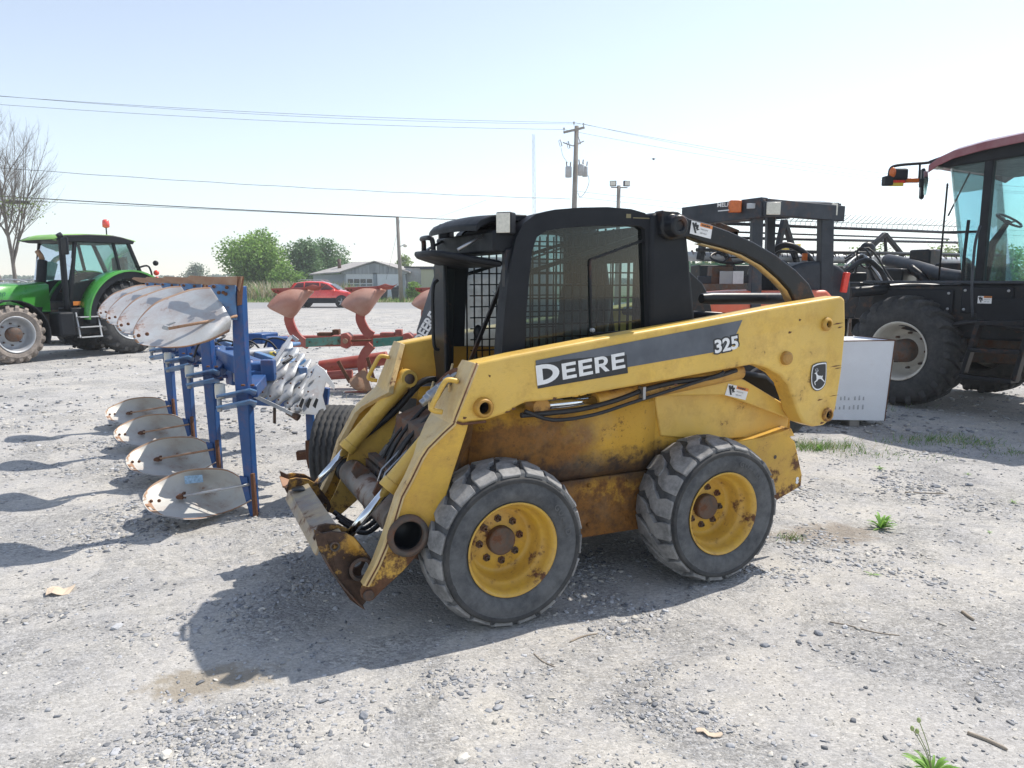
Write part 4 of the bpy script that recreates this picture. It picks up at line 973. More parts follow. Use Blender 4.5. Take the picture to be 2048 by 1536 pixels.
stick([(1810,984),(1850,986),(1893,988)],.005,'straight straw coloured stick behind the weed')
def scrap(px,py,w,h,col,label,name,cat,rz=.3,hz=.03):
    p=gnd(px,py); o=MB(); 
    P=[[Vector(((i/4-.5)*w*(1-.15*abs(j-1)),(j/2-.5)*h+.01*math.sin(i*2),hz*(.25*math.sin(i*1.3+j)+.3*(j==1)))) for i in range(5)] for j in range(3)]
    o.grid(P,False,(0,0,.003)); b=o.build(name,[plain(name+'_mat',col,.9,0,.08)]); b.location=(p.x,p.y,gz(p.x,p.y)+.008); b.rotation_euler=(0,0,rz); tag(b,label,cat)
scrap(121,1183,.13,.10,(.62,.50,.38),'crumpled tan cardboard scrap on the gravel at the left','cardboard_scrap','litter',.2,.035)
scrap(1418,1467,.10,.025,(.62,.50,.38),'flat pale wood chip in the foreground right of centre','wood_chip','litter',-.45,.008)
scrap(1765,938+15,.09,.05,(.16,.17,.19),'flat dark slate piece behind the leafy weed','slate_piece','stone',-.2,.01)
# ================================================================ blue reversible plough, four bodies in a slanting row
b0=gnd(503,1032)
PS=Vector((-.70,1.10,0))                                  # from one body to the next
plough=thing('reversible_plough','blue four furrow reversible plough with grey mouldboards, standing left of the loader','plough',(b0.x,b0.y,0),0)
def PD(px,py,dy=0):                                       # point at the near leg's distance (+dy), in plough coordinates
    p=dep(px,py,b0.y+dy); return p-Vector((b0.x,b0.y,0))
def board(rows,nm_,mt,par,th=.008):
    """rows of (px,py,dy) running from one long edge to the other"""
    Rr=[smooth_poly([PD(*q) for q in r],4) for r in rows]; n=len(Rr[0]); out=[]
    for j in range(n):
        out.append(smooth_poly([r[j] for r in Rr],3))
    o=MB(); o.grid(out,True,(0,-th,0)); a=len(out)-1; b=len(out[0])-1; nf=a*b; rg=random.Random(2)
    for side in (0,1):
        for i in range(a):
            for j in range(b):
                w_=1 if rg.random()<.6 else 0
                if j<1+0*w_ or j>=b-1 or i>=a-1-(2 if 'lower' in nm_ else 0) and rg.random()<.75: o.m[side*nf+i*b+j]=1
    return o.build(nm_,[mt,M['rustl']],par)
def bolt(par,p,r=.013,d=(0,-1,0)):
    o=MB(); p=Vector(p); o.tube([p,p+Vector(d)*.012],[r,r*.9],8); return o.build('bolt',[M['rust']],par,bevel=.002)
def body(i):
    g=[]; off=PS*i
    def fin(o): o.location=o.location+off; return o
    # leg: tapered blade, widest at the middle
    prof=[(463,572,.0),(483,572,.0),(488,690,.0),(497,800,.0),(502,900,.0),(507,985,.0),(510,1030,.0),(500,1035,0),(491,1000,.0),(484,930,.0),(475,840,.0),(468,760,.0),(464,660,.0)]
    o=MB(); o.extr([PD(*p) for p in prof],(.012,.075,0)); leg=fin(o.build('leg',[M['blue']],plough,bevel=.008))
    # front edge lip of the leg
    # triangular frog plate with bolts, top
    o=MB(); fp=[PD(418,571,-.05),PD(424,569,-.05),PD(470,569,-.02),PD(474,640,-.02),PD(455,640,-.03),PD(442,607,-.05)]
    o.extr(fp,(0,.016,0)); fr=fin(o.build('frog_plate',[M['bluel']],plough,bevel=.004))
    for q in ((428,573),(438,585),(447,585),(454,575),(452,588)): b=bolt(fr,PD(q[0],q[1],-.055))
    # top share: rusty strip with the pointed end at the right
    o=MB(); st=[(372,556,.10),(380,551,.06),(430,554,.0),(466,553,-.04),(484,553,-.05),(482,566,-.06),(478,583,-.06),(472,570,-.05),(420,571,-.03),(402,568,.04)]
    o.extr([PD(*q) for q in st],(0,.012,0)); fin(o.build('upper_share',[M['rustl']],plough,bevel=.002))
    o=MB(); o.extr([PD(474,553,-.07),PD(485,553,-.03),PD(481,610,-.02),PD(474,612,-.05)],(0.004,.02,0)); fin(o.build('share_point',[M['rust']],plough,bevel=.002))
    # upper mouldboard: long twisted shell, bright steel
    up=board([
      [(421,574,.10),(385,577,.16),(345,590,.14),(310,605,.06),(282,632,-.08),(268,655,-.22)],
      [(432,586,.02),(392,592,.05),(352,604,.02),(315,620,-.04),(285,642,-.16),(266,664,-.28)],
      [(441,603,-.05),(400,618,-.07),(360,630,-.10),(320,642,-.15),(288,660,-.24),(266,672,-.32)],
      [(452,622,-.08),(412,642,-.17),(370,656,-.22),(332,664,-.27),(298,674,-.32),(268,679,-.35)],
      [(462,640,-.08),(424,662,-.22),(382,678,-.30),(344,684,-.34),(308,687,-.37),(274,686,-.37)],
      [(458,664,-.06),(420,682,-.25),(380,693,-.34),(350,696,-.38),(318,695,-.40),(283,690,-.40)]],'upper_mouldboard',M['mould'],plough); fin(up)
    for q in ((278,671),(295,668)): bolt(up,PD(q[0],q[1],-.345))
    # brace rod with its clevis
    o=MB(); o.tube([PD(474,632,-.03),PD(338,657,-.36)],.010,10); br=fin(o.build('brace_rod',[M['rustl']],plough)); 
    o=MB(); c=PD(334,655,-.33); o.box(c,(.035,.05,.028),M=Matrix.Rotation(.25,3,'Y')); o.tube([c+Vector((-.03,0,0)),c+Vector((.03,0,0))],.010,8); o.bar(c+Vector((-.005,0,.012)),c+Vector((.05,.02,.035)),.01,.012); o.build('rod_clevis',[M['galv']],br,bevel=.003)
    # lower mouldboard: hollow facing the camera
    lo=board([
      [(492,962,.04),(455,940,.12),(410,936,.14),(365,941,.13),(325,957,.08),(298,974,-.02),(286,991,-.14)],
      [(496,972,.07),(458,952,.18),(415,950,.20),(370,957,.15),(330,973,.05),(302,988,-.06),(285,1000,-.18)],
      [(499,980,.08),(464,972,.22),(422,974,.26),(378,982,.12),(338,995,.0),(308,1005,-.12),(288,1009,-.22)],
      [(500,986,.06),(470,990,.17),(430,997,.19),(388,1006,.0),(348,1014,-.12),(316,1018,-.20),(294,1018,-.26)],
      [(501,994,.02),(476,1004,.08),(442,1016,.08),(402,1026,-.12),(362,1031,-.22),(328,1029,-.27),(303,1025,-.29)],
      [(502,1002,-.02),(480,1014,-.03),(452,1025,.03),(412,1036,-.20),(372,1039,-.30),(338,1034,-.32),(311,1029,-.31)]],'lower_mouldboard',M['mouldl'],plough); fin(lo)
    for q in ((303,1002),(319,1001)): bolt(lo,PD(q[0],q[1],-.20))
    o=MB(); o.tube([PD(498,969,-.03),PD(368,992,-.04)],.009,10); br=fin(o.build('brace_rod',[M['galv'] if i==0 else M['rustl']],plough))
    o=MB(); c=PD(362,993,-.02); o.box(c,(.04,.05,.03),M=Matrix.Rotation(.1,3,'Y')); o.tube([c+Vector((-.035,0,-.005)),c+Vector((.035,0,-.005))],.011,8); o.bar(c,c+Vector((0,.06,.01)),.02,.02); o.build('rod_clevis',[M['rust']],br,bevel=.003)
    # landside and lower share by the leg's foot
    o=MB(); o.extr([PD(500,948,-.04),PD(506,948,-.04),PD(513,1030,-.02),PD(511,1042,-.02),PD(506,1038,-.03)],(.004,.03,0)); fin(o.build('lower_share',[M['rust']],plough,bevel=.002))
    o=MB(); o.extr([PD(478,952,-.02),PD(494,955,-.02),PD(503,1010,.0),PD(494,1012,.0)],(0,.02,0)); fin(o.build('lower_frog',[M['blue']],plough,bevel=.003))
    # trip link: two flat bars, a pale roller and bolts at half height
    def bars(z,mt):
        o=MB(); o.extr([PD(432,790-z,-.14),PD(500,776-z,-.16),PD(514,780-z,-.02),PD(510,790-z,.08),PD(470,790-z,.10),PD(434,797-z,-.02)],(0,0,-.014)); return fin(o.build('link_bar',[mt],plough,bevel=.003))
    bars(0,M['bluel']); bars(-22,M['bluel'])
    o=MB(); c=PD(440,782,-.06); o.lathe([(.022,-.055),(.034,-.05),(.036,.0),(.034,.05),(.022,.055)],c,16,'Z'); fin(o.build('trip_roller',[M['cream']],plough,bevel=.003))
    o=MB(); c=PD(441,795,-.06)
    o.tube([c+Vector((-.01,0,-.1)),c+Vector((-.01,0,.0))],.018,8); fin(o.build('trip_pin',[M['galv']],plough))
    for q in ((486,772,-.10),(505,772,-.02)): b=bolt(plough,PD(*q)-Vector((0,0,.0)),.016,(0,0,1)); b.name='bolt'; fin(b)
    o=MB(); a=PD(500,784,.05); b=PD(520,760,.30); o.bar(a,b,.10,.09); fin(o.build('leg_bracket',[M['blue']],plough,bevel=.008))
for i in range(4): body(i)
# maker's sticker, faded, on the nearest lower board
o=MB(); q=[PD(372,950,.13),PD(408,947,.15),PD(410,962,.17),PD(374,966,.13)]
o.add([v+Vector((0,-.03,0)) for v in q],[(0,1,2,3)],False); o.build('faded_sticker',[plain('faded_blue_sticker',(.30,.47,.66),.5,0,.35,60)],plough,norm=False)
# main beam running back along the row, with headstock, cylinders and hoses
bm0=Vector((-.08,.50,1.0)); bd=PS.normalized(); side=Vector((bd.y,-bd.x,0))
o=MB(); o.bar(bm0-bd*.1,bm0+bd*4.3,.15,.15); o.build('main_beam',[M['blue']],plough,bevel=.015)
o=MB(); o.bar(bm0+side*.30-bd*.2,bm0+side*.30+bd*3.2,.06,.06); o.build('adjuster_bar',[M['bluel']],plough,bevel=.006)
for i in range(4):
    c=bm0+PS*i*.98
    o=MB(); o.box(c+Vector((-.02,0,0)),(.26,.30,.035),rz=.4); o.box(c+Vector((-.02,0,-.17)),(.26,.30,.03),rz=.4); pv=o.build('pivot_plate',[M['blue']],plough,bevel=.01)
    o=MB(); o.lathe([(.045,-.22),(.045,.07),(.03,.09)],c+Vector((-.05,-.03,0)),16,'Z'); o.build('pivot_barrel',[M['blue']],pv,bevel=.005)
    o=MB(); o.lathe([(.024,0),(.024,.03)],c+Vector((.06,.05,.018)),8,'Z'); o.build('bolt',[M['rust']],pv,bevel=.002)
    for q,dm in (((.12,-.10,.02),(.10,.07,.16)),((-.14,.06,-.06),(.06,.09,.24))): o=MB(); o.box(c+Vector(q),dm); o.build('beam_bracket',[M['blue']],plough,bevel=.008)
    o=MB(); o.tube(smooth_poly([c+Vector((.2,0,.06)),c+Vector((.24,.1,.10)),c+Vector((.1,.2,.1)),c+Vector((.0,.4,.1))],5),.011,8); o.build('hydraulic_hose',[M['hose']],plough)
c=bm0+bd*1.4+Vector((.0,.3,-.05))
for k,(dx,dy,dz,mt,sx,sy,sz) in enumerate(((.55,.2,.0,'blue',.5,.35,.10),(.85,-.1,-.02,'bluel',.35,.25,.04),(.75,.55,.08,'blue',.28,.2,.2),(.50,-.30,-.12,'blue',.16,.16,.22),(.62,-.5,-.1,'blue',.14,.14,.24),(1.0,.3,-.1,'bluel',.6,.12,.1),(.25,.9,.12,'blue',.35,.2,.14),(.55,1.2,.02,'bluel',.4,.2,.05))):
    dx=dx*.55-.15; o=MB(); o.box(c+Vector((dx,dy,dz)),(sx*.8,sy,sz*.8),rz=.2*k); o.build('frame_block',[M[mt]],plough,bevel=.015)
o=MB(); o.cyl(c+Vector((.10,-.35,.05)),c+Vector((.42,-.1,.06)),.05,18); tc=o.build('turnover_cylinder',[M['galv']],plough,bevel=.005)
o=MB(); o.cyl(c+Vector((.42,-.1,.06)),c+Vector((.58,.02,.065)),.025,14); o.build('cylinder_rod',[M['chrome']],tc)
o=MB(); o.cyl(c+Vector((.22,-.6,-.10)),c+Vector((.42,-.5,-.10)),.06,18); o.build('depth_cylinder',[M['galv']],plough,bevel=.008)
o=MB(); o.box(c+Vector((.50,-.35,.02)),(.06,.06,.14),rz=.5); o.build('valve_bracket',[M['yply']],plough,bevel=.01)
o=MB()
for k in range(5): 
    a=c+Vector((-.3+.13*k,-.2+.1*k,.02)); o.tube(smooth_poly([a,a+Vector((.05,.05,.14)),a+Vector((.2,.1,.12)),a+Vector((.3,.1,.0))],4),.010,6)
o.build('hose_loop',[M['hose']],plough)
# ================================================================ slatted plough body with ribbed gauge wheel
w0=gnd(668,992); wy=w0.y
slat=thing('slatted_plough','blue plough with silver slatted mouldboard and ribbed gauge wheel, just left of the loader','plough',(w0.x,wy,0),0)
def SD(px,py,dy=0): return dep(px,py,wy+dy)-Vector((w0.x,wy,0))
rad=(SD(680,806)-SD(680,990)).length/2; wc=(SD(678,812)+SD(678,990))/2; wc.y=0; wc.z=rad-.01
o=MB(); wd=.27
prof=[(.50,-.42),(.62,-.50),(.80,-.52),(.90,-.47),(.955,-.42)]
for k in range(5):
    a=-.40+.17*k; prof+=[(.985,a-.005),(1.0,a+.055),(.995,a+.10),(.955,a+.115),(.955,a+.15)]
prof+=[(.985,.44),(.90,.48),(.80,.52),(.62,.50),(.50,.42)]
o.lathe([(r*rad,h*wd) for r,h in prof],(0,0,0),64,'X')
# zigzag the grooves
for i,v in enumerate(o.v):
    a=math.atan2(v[2],v[1]); r=math.hypot(v[1],v[2])
    if r>.93*rad: o.v[i]=(v[0]+.007*math.sin(a*30),v[1],v[2])
ty=o.build('tyre',[M['tyrec']],slat); ty.location=wc; ty.rotation_euler=(0,0,R(-4))
o=MB(); o.lathe([(.50*rad,-.12),(.52*rad,-.125),(.50*rad,-.11),(.46*rad,-.06),(.2*rad,-.05),(.18*rad,-.09),(.001,-.09)],(0,0,0),32,'X'); o.build('rim',[M['cream']],ty)
o=MB(); a=SD(592,910,.0); o.bar(SD(594,911,-.02),wc,.06,.07); o.build('axle',[M['rust']],slat,bevel=.006)
o=MB(); o.bar(SD(620,825,.05),SD(622,880,.02),.06,.05,(0,1,0)); o.bar(SD(622,880,.0),SD(622,905,.0),.05,.04,(0,1,0)); lg=o.build('wheel_leg',[M['blue']],slat,bevel=.006)
o=MB(); o.extr([SD(610,882,-.05),SD(630,882,-.05),SD(636,905,-.05),SD(632,925,-.05),SD(616,938,-.05),SD(611,915,-.05)],(0,.03,0)); o.build('leg_foot',[M['rust']],slat,bevel=.004)
# slatted mouldboard: slats lie along the long way, twisted and notched
A0,A1=SD(582,682,.25),SD(505,790,-.15); B0,B1=SD(655,742,.15),SD(590,822,-.2)
for k in range(6):
    t=k/5; a=A0.lerp(B0,t*.95+.02)+Vector((0,-.05*math.sin(PI*t),0)); b=A1.lerp(B1,t)+Vector((0,-.05*math.sin(PI*t),0)); w_=(B0-A0).normalized()
    row=[]; n=16
    for i in range(n+1):
        q=i/n; wd_=.105*(1+.35*math.sin(q*PI*5+k))*math.sin(PI*min(1,max(.04,q)))**.25
        if q in (0,1): wd_*=.2
        c_=a.lerp(b,q)+Vector((0,-.04*math.sin(PI*q),.0)); tw_=Vector((0,-.35*math.sin(q*3+.4),.1))
        d_=(w_+tw_).normalized()*wd_*.5; row.append([c_-d_,c_+Vector((0,-.006,0)),c_+d_])
    o=MB(); o.grid(row,True,(0,-.007,0)); s_=o.build('slat',[M['galv']],slat,norm=False)
    for q in (.15,.5,.85):
        p_=a.lerp(b,q)+Vector((0,-.05-.03*math.sin(PI*q),0)); o=MB(); o.tube([p_,p_+Vector((0,-.008,0))],.007,6); o.build('bolt',[M['rust']],s_)
# perforated side plate
P_=[SD(*q) for q in ((632,728,.1),(648,738,.1),(670,772,.05),(668,780,.0),(652,764,-.02),(645,792,-.05),(652,820,-.08),(646,832,-.1),(578,825,-.2),(585,812,-.2),(605,778,-.12),(625,748,0))]
o=MB(); o.extr(P_,(0,.010,0)); sp=o.build('side_plate',[M['galv']],slat,bevel=.002)
for k in range(3):
    o=MB(); o.extr([SD(597+14*k,812,-.212),SD(604+14*k,796,-.205),SD(609+14*k,799,-.205),SD(603+14*k,817,-.212)],(0,.002,0)); o.build('slot',[M['blk']],sp)
# flat bar frame edge and braces
for pts in (((583,672,.2),(505,788,-.2)),((505,790,-.2),(585,828,-.25)),((583,672,.2),(596,682,.2))):
    o=MB(); o.bar(SD(*pts[0]),SD(*pts[1]),.028,.012,(0,1,0)); o.build('frame_bar',[M['galv']],slat,bevel=.002)
for pts,mt,w_ in ((((560,740,.6),(610,800,.55)),'blue',.1),(((610,745,.6),(640,790,.5)),'blue',.07),(((540,770,.6),(600,810,.5)),'blue',.08),(((652,775,.3),(648,812,.3)),'blue',.06)):
    o=MB(); o.bar(SD(*pts[0]),SD(*pts[1]),w_,w_); o.build('back_frame',[M[mt]],slat,bevel=.008)
o=MB(); o.cyl(SD(575,822,-.1),SD(598,836,-.12),.028,14); o.build('pivot_pin',[M['dirt']],slat,bevel=.004)
o=MB(); o.cyl(SD(549,815,0),SD(549,846,0),.012,10); o.build('stand_pin',[M['dirt']],slat)
o=MB(); o.bar(SD(470,800,1.0),SD(640,808,.6),.07,.07); o.build('slat_beam',[M['blue']],slat,bevel=.006)
# ================================================================ red plough with green leaf springs
ry=10.9; rc=gnd(726,780); 
redp=thing('leaf_spring_plough','faded red plough with green leaf springs and pinkish mouldboards, behind the loader\'s front end','plough',(rc.x,ry,0),0)
def RD(px,py,dy=0): return dep(px,py,ry+dy)-Vector((rc.x,ry,0))
def rboard(dx,dy_,s=1.0,par=redp):
    """upper body seen from the front: mouldboard like a tall shell, share along the top, wing"""
    Q=lambda px,py,d=0: RD((px-580)*s+580+dx,(py-575)*s+575+dy_,d)
    rows=[[(597,576,.0),(575,580,-.05),(556,588,-.10),(542,600,-.16),(534,612,-.22)],
          [(612,578,.0),(592,584,-.10),(574,594,-.18),(556,606,-.22),(540,618,-.25)],
          [(624,580,.03),(604,590,-.08),(590,604,-.17),(572,616,-.20),(556,626,-.22)],
          [(628,584,.08),(612,598,0),(600,612,-.08),(587,624,-.13),(572,634,-.15)],
          [(622,590,.14),(611,604,.08),(601,618,.0),(592,630,-.05),(582,637,-.08)]]
    out=[smooth_poly([Q(*q) for q in r],3) for r in rows]; cols=[smooth_poly([r[j] for r in out],3) for j in range(len(out[0]))]
    o=MB(); o.grid(cols,True,(0,-.008,0)); mb_=o.build('mouldboard',[M['pink']],par)
    o=MB(); o.extr([Q(541,577,-.05),Q(600,575,-.02),Q(630,572,-.02),Q(634,578,-.02),Q(600,581,-.03),Q(573,582,-.05),Q(560,590,-.08),Q(546,584,-.06)],(0,.02,0)); sh=o.build('share_plate',[M['red']],par,bevel=.003)
    for q in ((549,582),(556,582)): o=MB(); c=Q(*q,-.09); o.tube([c,c+Vector((0,-.012,0))],.016,6); o.build('bolt',[M['rust']],sh)
    o=MB(); row=[[Q(610,574,-.03),Q(617,572,-.1),Q(626,569,-.1)],[Q(622,581,-.08),Q(632,577,-.12),Q(642,573,-.12)],[Q(638,581,-.06),Q(645,575,-.10),Q(653,568,-.08)]]
    row=[smooth_poly(r,3) for r in row]; row=[smooth_poly([r[j] for r in row],3) for j in range(len(row[0]))]
    o.grid(row,True,(0,.01,0)); o.build('share_wing',[M['red']],par)
def curve_leg(pts,w0,par=redp):
    P=smooth_poly([RD(*p) for p in pts],6); o=MB(); n=len(P)
    o.add([],[])
    for i in range(n-1): pass
    vs=[];fs=[]
    for i,p in enumerate(P):
        t=(P[min(i+1,n-1)]-P[max(i-1,0)]).normalized(); s_=t.cross(Vector((0,1,0))).normalized()*w0*.5
        for a,b in ((-1,-.03),(1,-.03),(1,.04),(-1,.04)): vs.append(p+s_*a+Vector((0,b,0)))
    for i in range(n-1):
        for k in range(4): fs.append((i*4+k,i*4+(k+1)%4,i*4+4+(k+1)%4,i*4+4+k))
    fs+=[(0,1,2,3),(n*4-4,n*4-3,n*4-2,n*4-1)]
    o.add(vs,fs,True); return o.build('curved_leg',[M['red']],par,bevel=.006)
for (dx,dy_,s) in ((0,0,1),(146,-2,.97),(284,-1,.90)): rboard(dx,dy_,s)
curve_leg([(580,628,.1),(578,640,.1),(586,662,.1),(600,680,.1),(618,690,.1)],.135)
curve_leg([(722,622,.1),(721,640,.1),(732,662,.1),(745,672,.1)],.135)
curve_leg([(852,618,.1),(851,636,.1),(858,652,.1),(872,668,.1)],.13)
curve_leg([(744,690,.1),(730,706,.1),(724,726,.1),(727,750,.1)],.135)
curve_leg([(892,690,.1),(878,706,.1),(872,726,.1),(875,750,.1)],.135)
def lower(dx):
    o=MB(); Q=lambda px,py,d=0: RD(px+dx,py,d)
    rows=[[(697,762,-.2),(712,748,-.1),(730,735,0)],[(702,772,-.22),(718,762,-.15),(735,752,-.02)],[(712,780,-.2),(727,778,-.12),(741,772,0)],[(722,783,-.12),(735,783,-.05),(744,780,.05)]]
    rr=[smooth_poly([Q(*q) for q in r],4) for r in rows]; cols=[smooth_poly([r[j] for r in rr],3) for j in range(len(rr[0]))]
    o.grid(cols,True,(0,-.008,0)); o.build('lower_mouldboard',[M['rustl']],redp)
    for a,b in (((676,722),(700,765)),((735,715),(748,760))): o=MB(); o.bar(Q(*a,.0),Q(*b,.0),.05,.03,(0,1,0)); o.build('lower_share',[M['rust']],redp,bevel=.003)
    o=MB(); o.bar(Q(690,786,.1),Q(745,784,.1),.05,.05); o.build('land_bar',[M['red']],redp,bevel=.004)
lower(0); lower(150)
o=MB(); o.bar(RD(560,683,.35),RD(980,676,.35),.19,.17); o.build('main_beam',[M['red']],redp,bevel=.02)
for k,(x0,x1) in enumerate(((611,681),(746,806),(880,940))):
    for j in range(4):
        o=MB(); z=.0; o.extr([RD(x0+j*3,680-3,-.12-.015*j),RD(x1-j*3,674-1,-.12-.015*j),RD(x1-j*3,690-1,-.12-.015*j),RD(x0+j*3,696-2,-.12-.015*j)],(0,.012,0)) if j<3 else o.tube([RD(x0+8,684,-.15),RD(x0+8,684,-.19)],.014,8)
        o.build('leaf_spring' if j<3 else 'bolt',[M['teal'] if j<3 else M['rust']],redp,bevel=.003)
    o=MB(); o.extr([RD(x1,668,-.15),RD(x1+12,666,-.15),RD(x1+20,673,-.15),RD(x1+20,690,-.15),RD(x1+12,698,-.15),RD(x1,694,-.15)],(0,.22,0)); cl=o.build('spring_clamp',[M['red']],redp,bevel=.012)
    o=MB(); c=RD(x1+10,682,-.16); o.tube([c,c+Vector((0,-.03,0))],.04,8); o.build('clamp_nut',[M['rustl']],cl,bevel=.004)
    o=MB(); o.tube([RD(x1+14,682,-.12),RD(x1+62,680,-.10)],.016,8); o.build('pull_rod',[M['rust']],redp)
    for q,dm in (((x1-30,668,.05),(.22,.16,.05)),((x1-8,664,.05),(.10,.14,.08))): o=MB(); o.box(RD(*q),dm); o.build('beam_bracket',[M['rust'] if k==0 else M['red']],redp,bevel=.01)
o=MB(); o.tube([RD(640,735,.6),RD(775,716,.6)],.11,18); o.tube([RD(640,752,.3),RD(705,748,.3)],.07,14); o.build('carrier_tube',[M['red']],redp,bevel=.01)
o=MB(); o.tube([RD(690,740,.5),RD(760,734,.5)],.02,8); o.build('carrier_rod',[M['galv']],redp)
# ================================================================ second skid steer behind the cab
SF=Frame(*gnd(905,770)[:2],R(200)); SF=Frame(-.72,7.6,R(205))
s2=thing('skid_steer_loader','dark grey skid steer loader partly hidden behind the yellow loader\'s cab','loader',SF.O,SF.th)
def s2x(px,py,y): v=SF.Y(px,py,y); return (v.x,v.z)
o=MB(); o.prism([s2x(*p,0) for p in ((893,520),(925,512),(925,720),(835,690),(838,680),(868,636),(872,580),(868,535),(873,522))],0,-.03); bp=o.build('lift_arm',[M['blkg']],s2,bevel=.006)
a=SF.Y(842,690,0);b=SF.Y(862,655,0); rr=Vector((b.x-a.x,0,b.z-a.z)).normalized(); uu=Vector((0,1,0)).cross(rr); uu=uu if uu.z>0 else -uu
o=MB(); text_mb(o,'DEERE',a+Vector((0,.004,0)),rr,uu,.145,off=.005,sx=.85); o.build('lettering',[M['whit']],bp)
a=SF.Y(863,657,0);b=SF.Y(876,634,0); rr=Vector((b.x-a.x,0,b.z-a.z)).normalized(); uu=Vector((0,1,0)).cross(rr); uu=uu if uu.z>0 else -uu
o=MB(); text_mb(o,'318G',a+Vector((0,.004,0)),rr,uu,.10,off=.003,sx=.8); o.build('model_number',[M['whit']],bp)
o=MB()
for k in range(5):
    for j in range(3):
        v=SF.Y(876+j*5,560+k*18-j*5,.004); o.box((v.x,.004,v.z),(.035,.004,.07))
o.build('grille_opening',[M['blk']],bp)
v=SF.Y(884,648,0); o=MB(); o.lathe([(.035,0),(.03,.05),(.001,.05)],(v.x,0,v.z),12); o.build('pin_boss',[M['blk']],bp)
xx=SF.Y(900,600,0).x
o=MB(); o.prism([(xx+.0,.35),(xx+.0,1.1),(xx-.3,1.95),(xx-1.3,1.95),(xx-1.5,1.1),(xx-2.2,1.0),(xx-2.2,.35)],-.25,-1.2); o.build('body',[M['blkg']],s2,bevel=.03)
for (x,y) in ((xx-.1,.05),(xx-1.4,.05),(xx-.1,-1.5),(xx-1.4,-1.5)):
    o=MB(); o.lathe([(.2,-.02),(.36,.0),(.41,-.03),(.415,-.15),(.41,-.27),(.36,-.3),(.2,-.28)],(x,y,.41),40); t=o.build('tyre',[M['tyrec']],s2)
    o=MB(); o.lathe([(.2,-.02),(.19,-.12),(.06,-.13),(.05,-.06),(.001,-.06)],(x,y,.41),28); o.build('rim',[M['yelr']],t)
# ================================================================ white box behind the loader
wb=gnd(1771,850); 
WB=Frame(wb.x,wb.y,R(180))                                # X runs to the left along the near face
box=thing('storage_tank','white rusty edged steel box standing behind the loader\'s rear end','box',WB.O,WB.th)
def BY(px,py,y=0): v=WB.Y(px,py,y); return v
o=MB(); tr=BY(1790,681); br_=BY(1769,842); zt=tr.z; zb=br_.z
x0t,x0b,x1=tr.x,br_.x,1.12
pts_=[(x0t,0,zt),(x1,0,zt-.02),(x1,0,zb+.02),(x0b,0,zb)]
bk=[(x0t+.12,-.62,zt),(x1,-.62,zt),(x1,-.55,zb),(x0b+.1,-.55,zb)]
o.add(pts_+bk,[(0,1,2,3),(4,7,6,5),(0,4,5,1),(3,2,6,7),(0,3,7,4),(1,5,6,2)],False); b_=o.build('tank_shell',[M['whitep']],box,bevel=.008)
o=MB(); 
o.bar((x0t+.0,.0,zt+.003),(x1,.0,zt-.015),.012,.012); o.bar((x0t,0,zt+.003),(x0t+.12,-.62,zt+.003),.014,.012); o.bar((x0t+.0,.002,zt),(x0b,.002,zb),.008,.008); o.build('rusty_rim',[M['rust']],box)
o=MB()
rg=random.Random(9)
for row,zz in ((0,.30),(1,.19)):
    for k in range(13 if row else 9):
        x=x0b+.25+k*.055+rg.uniform(0,.02); h=rg.uniform(.03,.06); o.add([(x,.0035,zb+zz-.05),(x+.02,.0035,zb+zz-.05),(x+.016,.0035,zb+zz-.05+h),(x+.002,.0035,zb+zz-.05+h)],[(0,1,2,3)],False)
tag(o.build('worn_lettering',[plain('worn_grey_ink',(.42,.43,.46),.7,0,.3,80)],box,norm=False),kind='stuff')
for x in (.3,.8): o=MB(); o.bb((x,-.02,-.03),(x+.12,-.5,zb+.01)); o.build('skid_beam',[M['wood']],box,bevel=.01)
# ================================================================ grey open tractor with canopy frame
CY=7.3; tc0=gnd(1600,900); TX=Frame(dep(1600,600,CY).x,CY,R(150))
trk=thing('compact_tractor','grey canopy frame tractor with amber and clear lamps, parked behind the yellow loader','tractor',TX.O,0)
TX=Frame(TX.O.x,TX.O.y,0)
def TD(px,py,d=0): return dep(px,py,CY+d)-TX.O
def barp(p,q,w,h,nme,mt,par=trk,bv=.008,up=(0,0,1)): o=MB(); o.bar(p,q,w,h,up); return o.build(nme,[M[mt]],par,bevel=bv)
lb=barp(TD(1369,434,.5),TD(1530,415,-.25),.10,.19,'canopy_beam','blkg'); rb=barp(TD(1530,414,-.25),TD(1682,428,.15),.10,.15,'canopy_beam','blkg')
barp(TD(1420,436,1.5),TD(1580,424,1.1),.10,.14,'canopy_beam','blkg')
o=MB(); o.extr([TD(1520,399,-.28),TD(1563,401,-.2),TD(1683,407,.1),TD(1650,403,.9),TD(1470,408,.9)],(0,0,-.02)); o.build('canopy_top',[M['blkg']],trk,bevel=.005)
for a,b,w in (((1514,420,-.15),(1508,640,-.15),.10),((1651,430,.1),(1648,640,.1),.125),((1541,430,.9),(1536,640,.9),.09),((1540,470,1.2),(1538,640,1.2),.08)): barp(TD(*a),TD(*b),w,w,'canopy_post','blkg',up=(0,1,0))
for px,py,d in ((1547,417,-.33),(1662,419,.06)):
    c=TD(px,py,d); h=MB(); h.box(c+Vector((0,.06,0)),(.17,.10,.14)); hh=h.build('rear_lamp_housing',[M['blkg']],trk,bevel=.01)
    h=MB(); h.box(c,(.135,.02,.115),rz=.1); h.build('lamp_lens',[M['lens']],hh,bevel=.006)
c=TD(1470,413,-.12); o=MB(); o.box(c,(.115,.06,.115)); o.build('amber_lamp',[M['amber']],trk,bevel=.01)
c=TD(1502,412,-.22); o=MB(); o.box(c,(.08,.02,.05)); o.build('reflector_plate',[M['galv']],trk,bevel=.004)
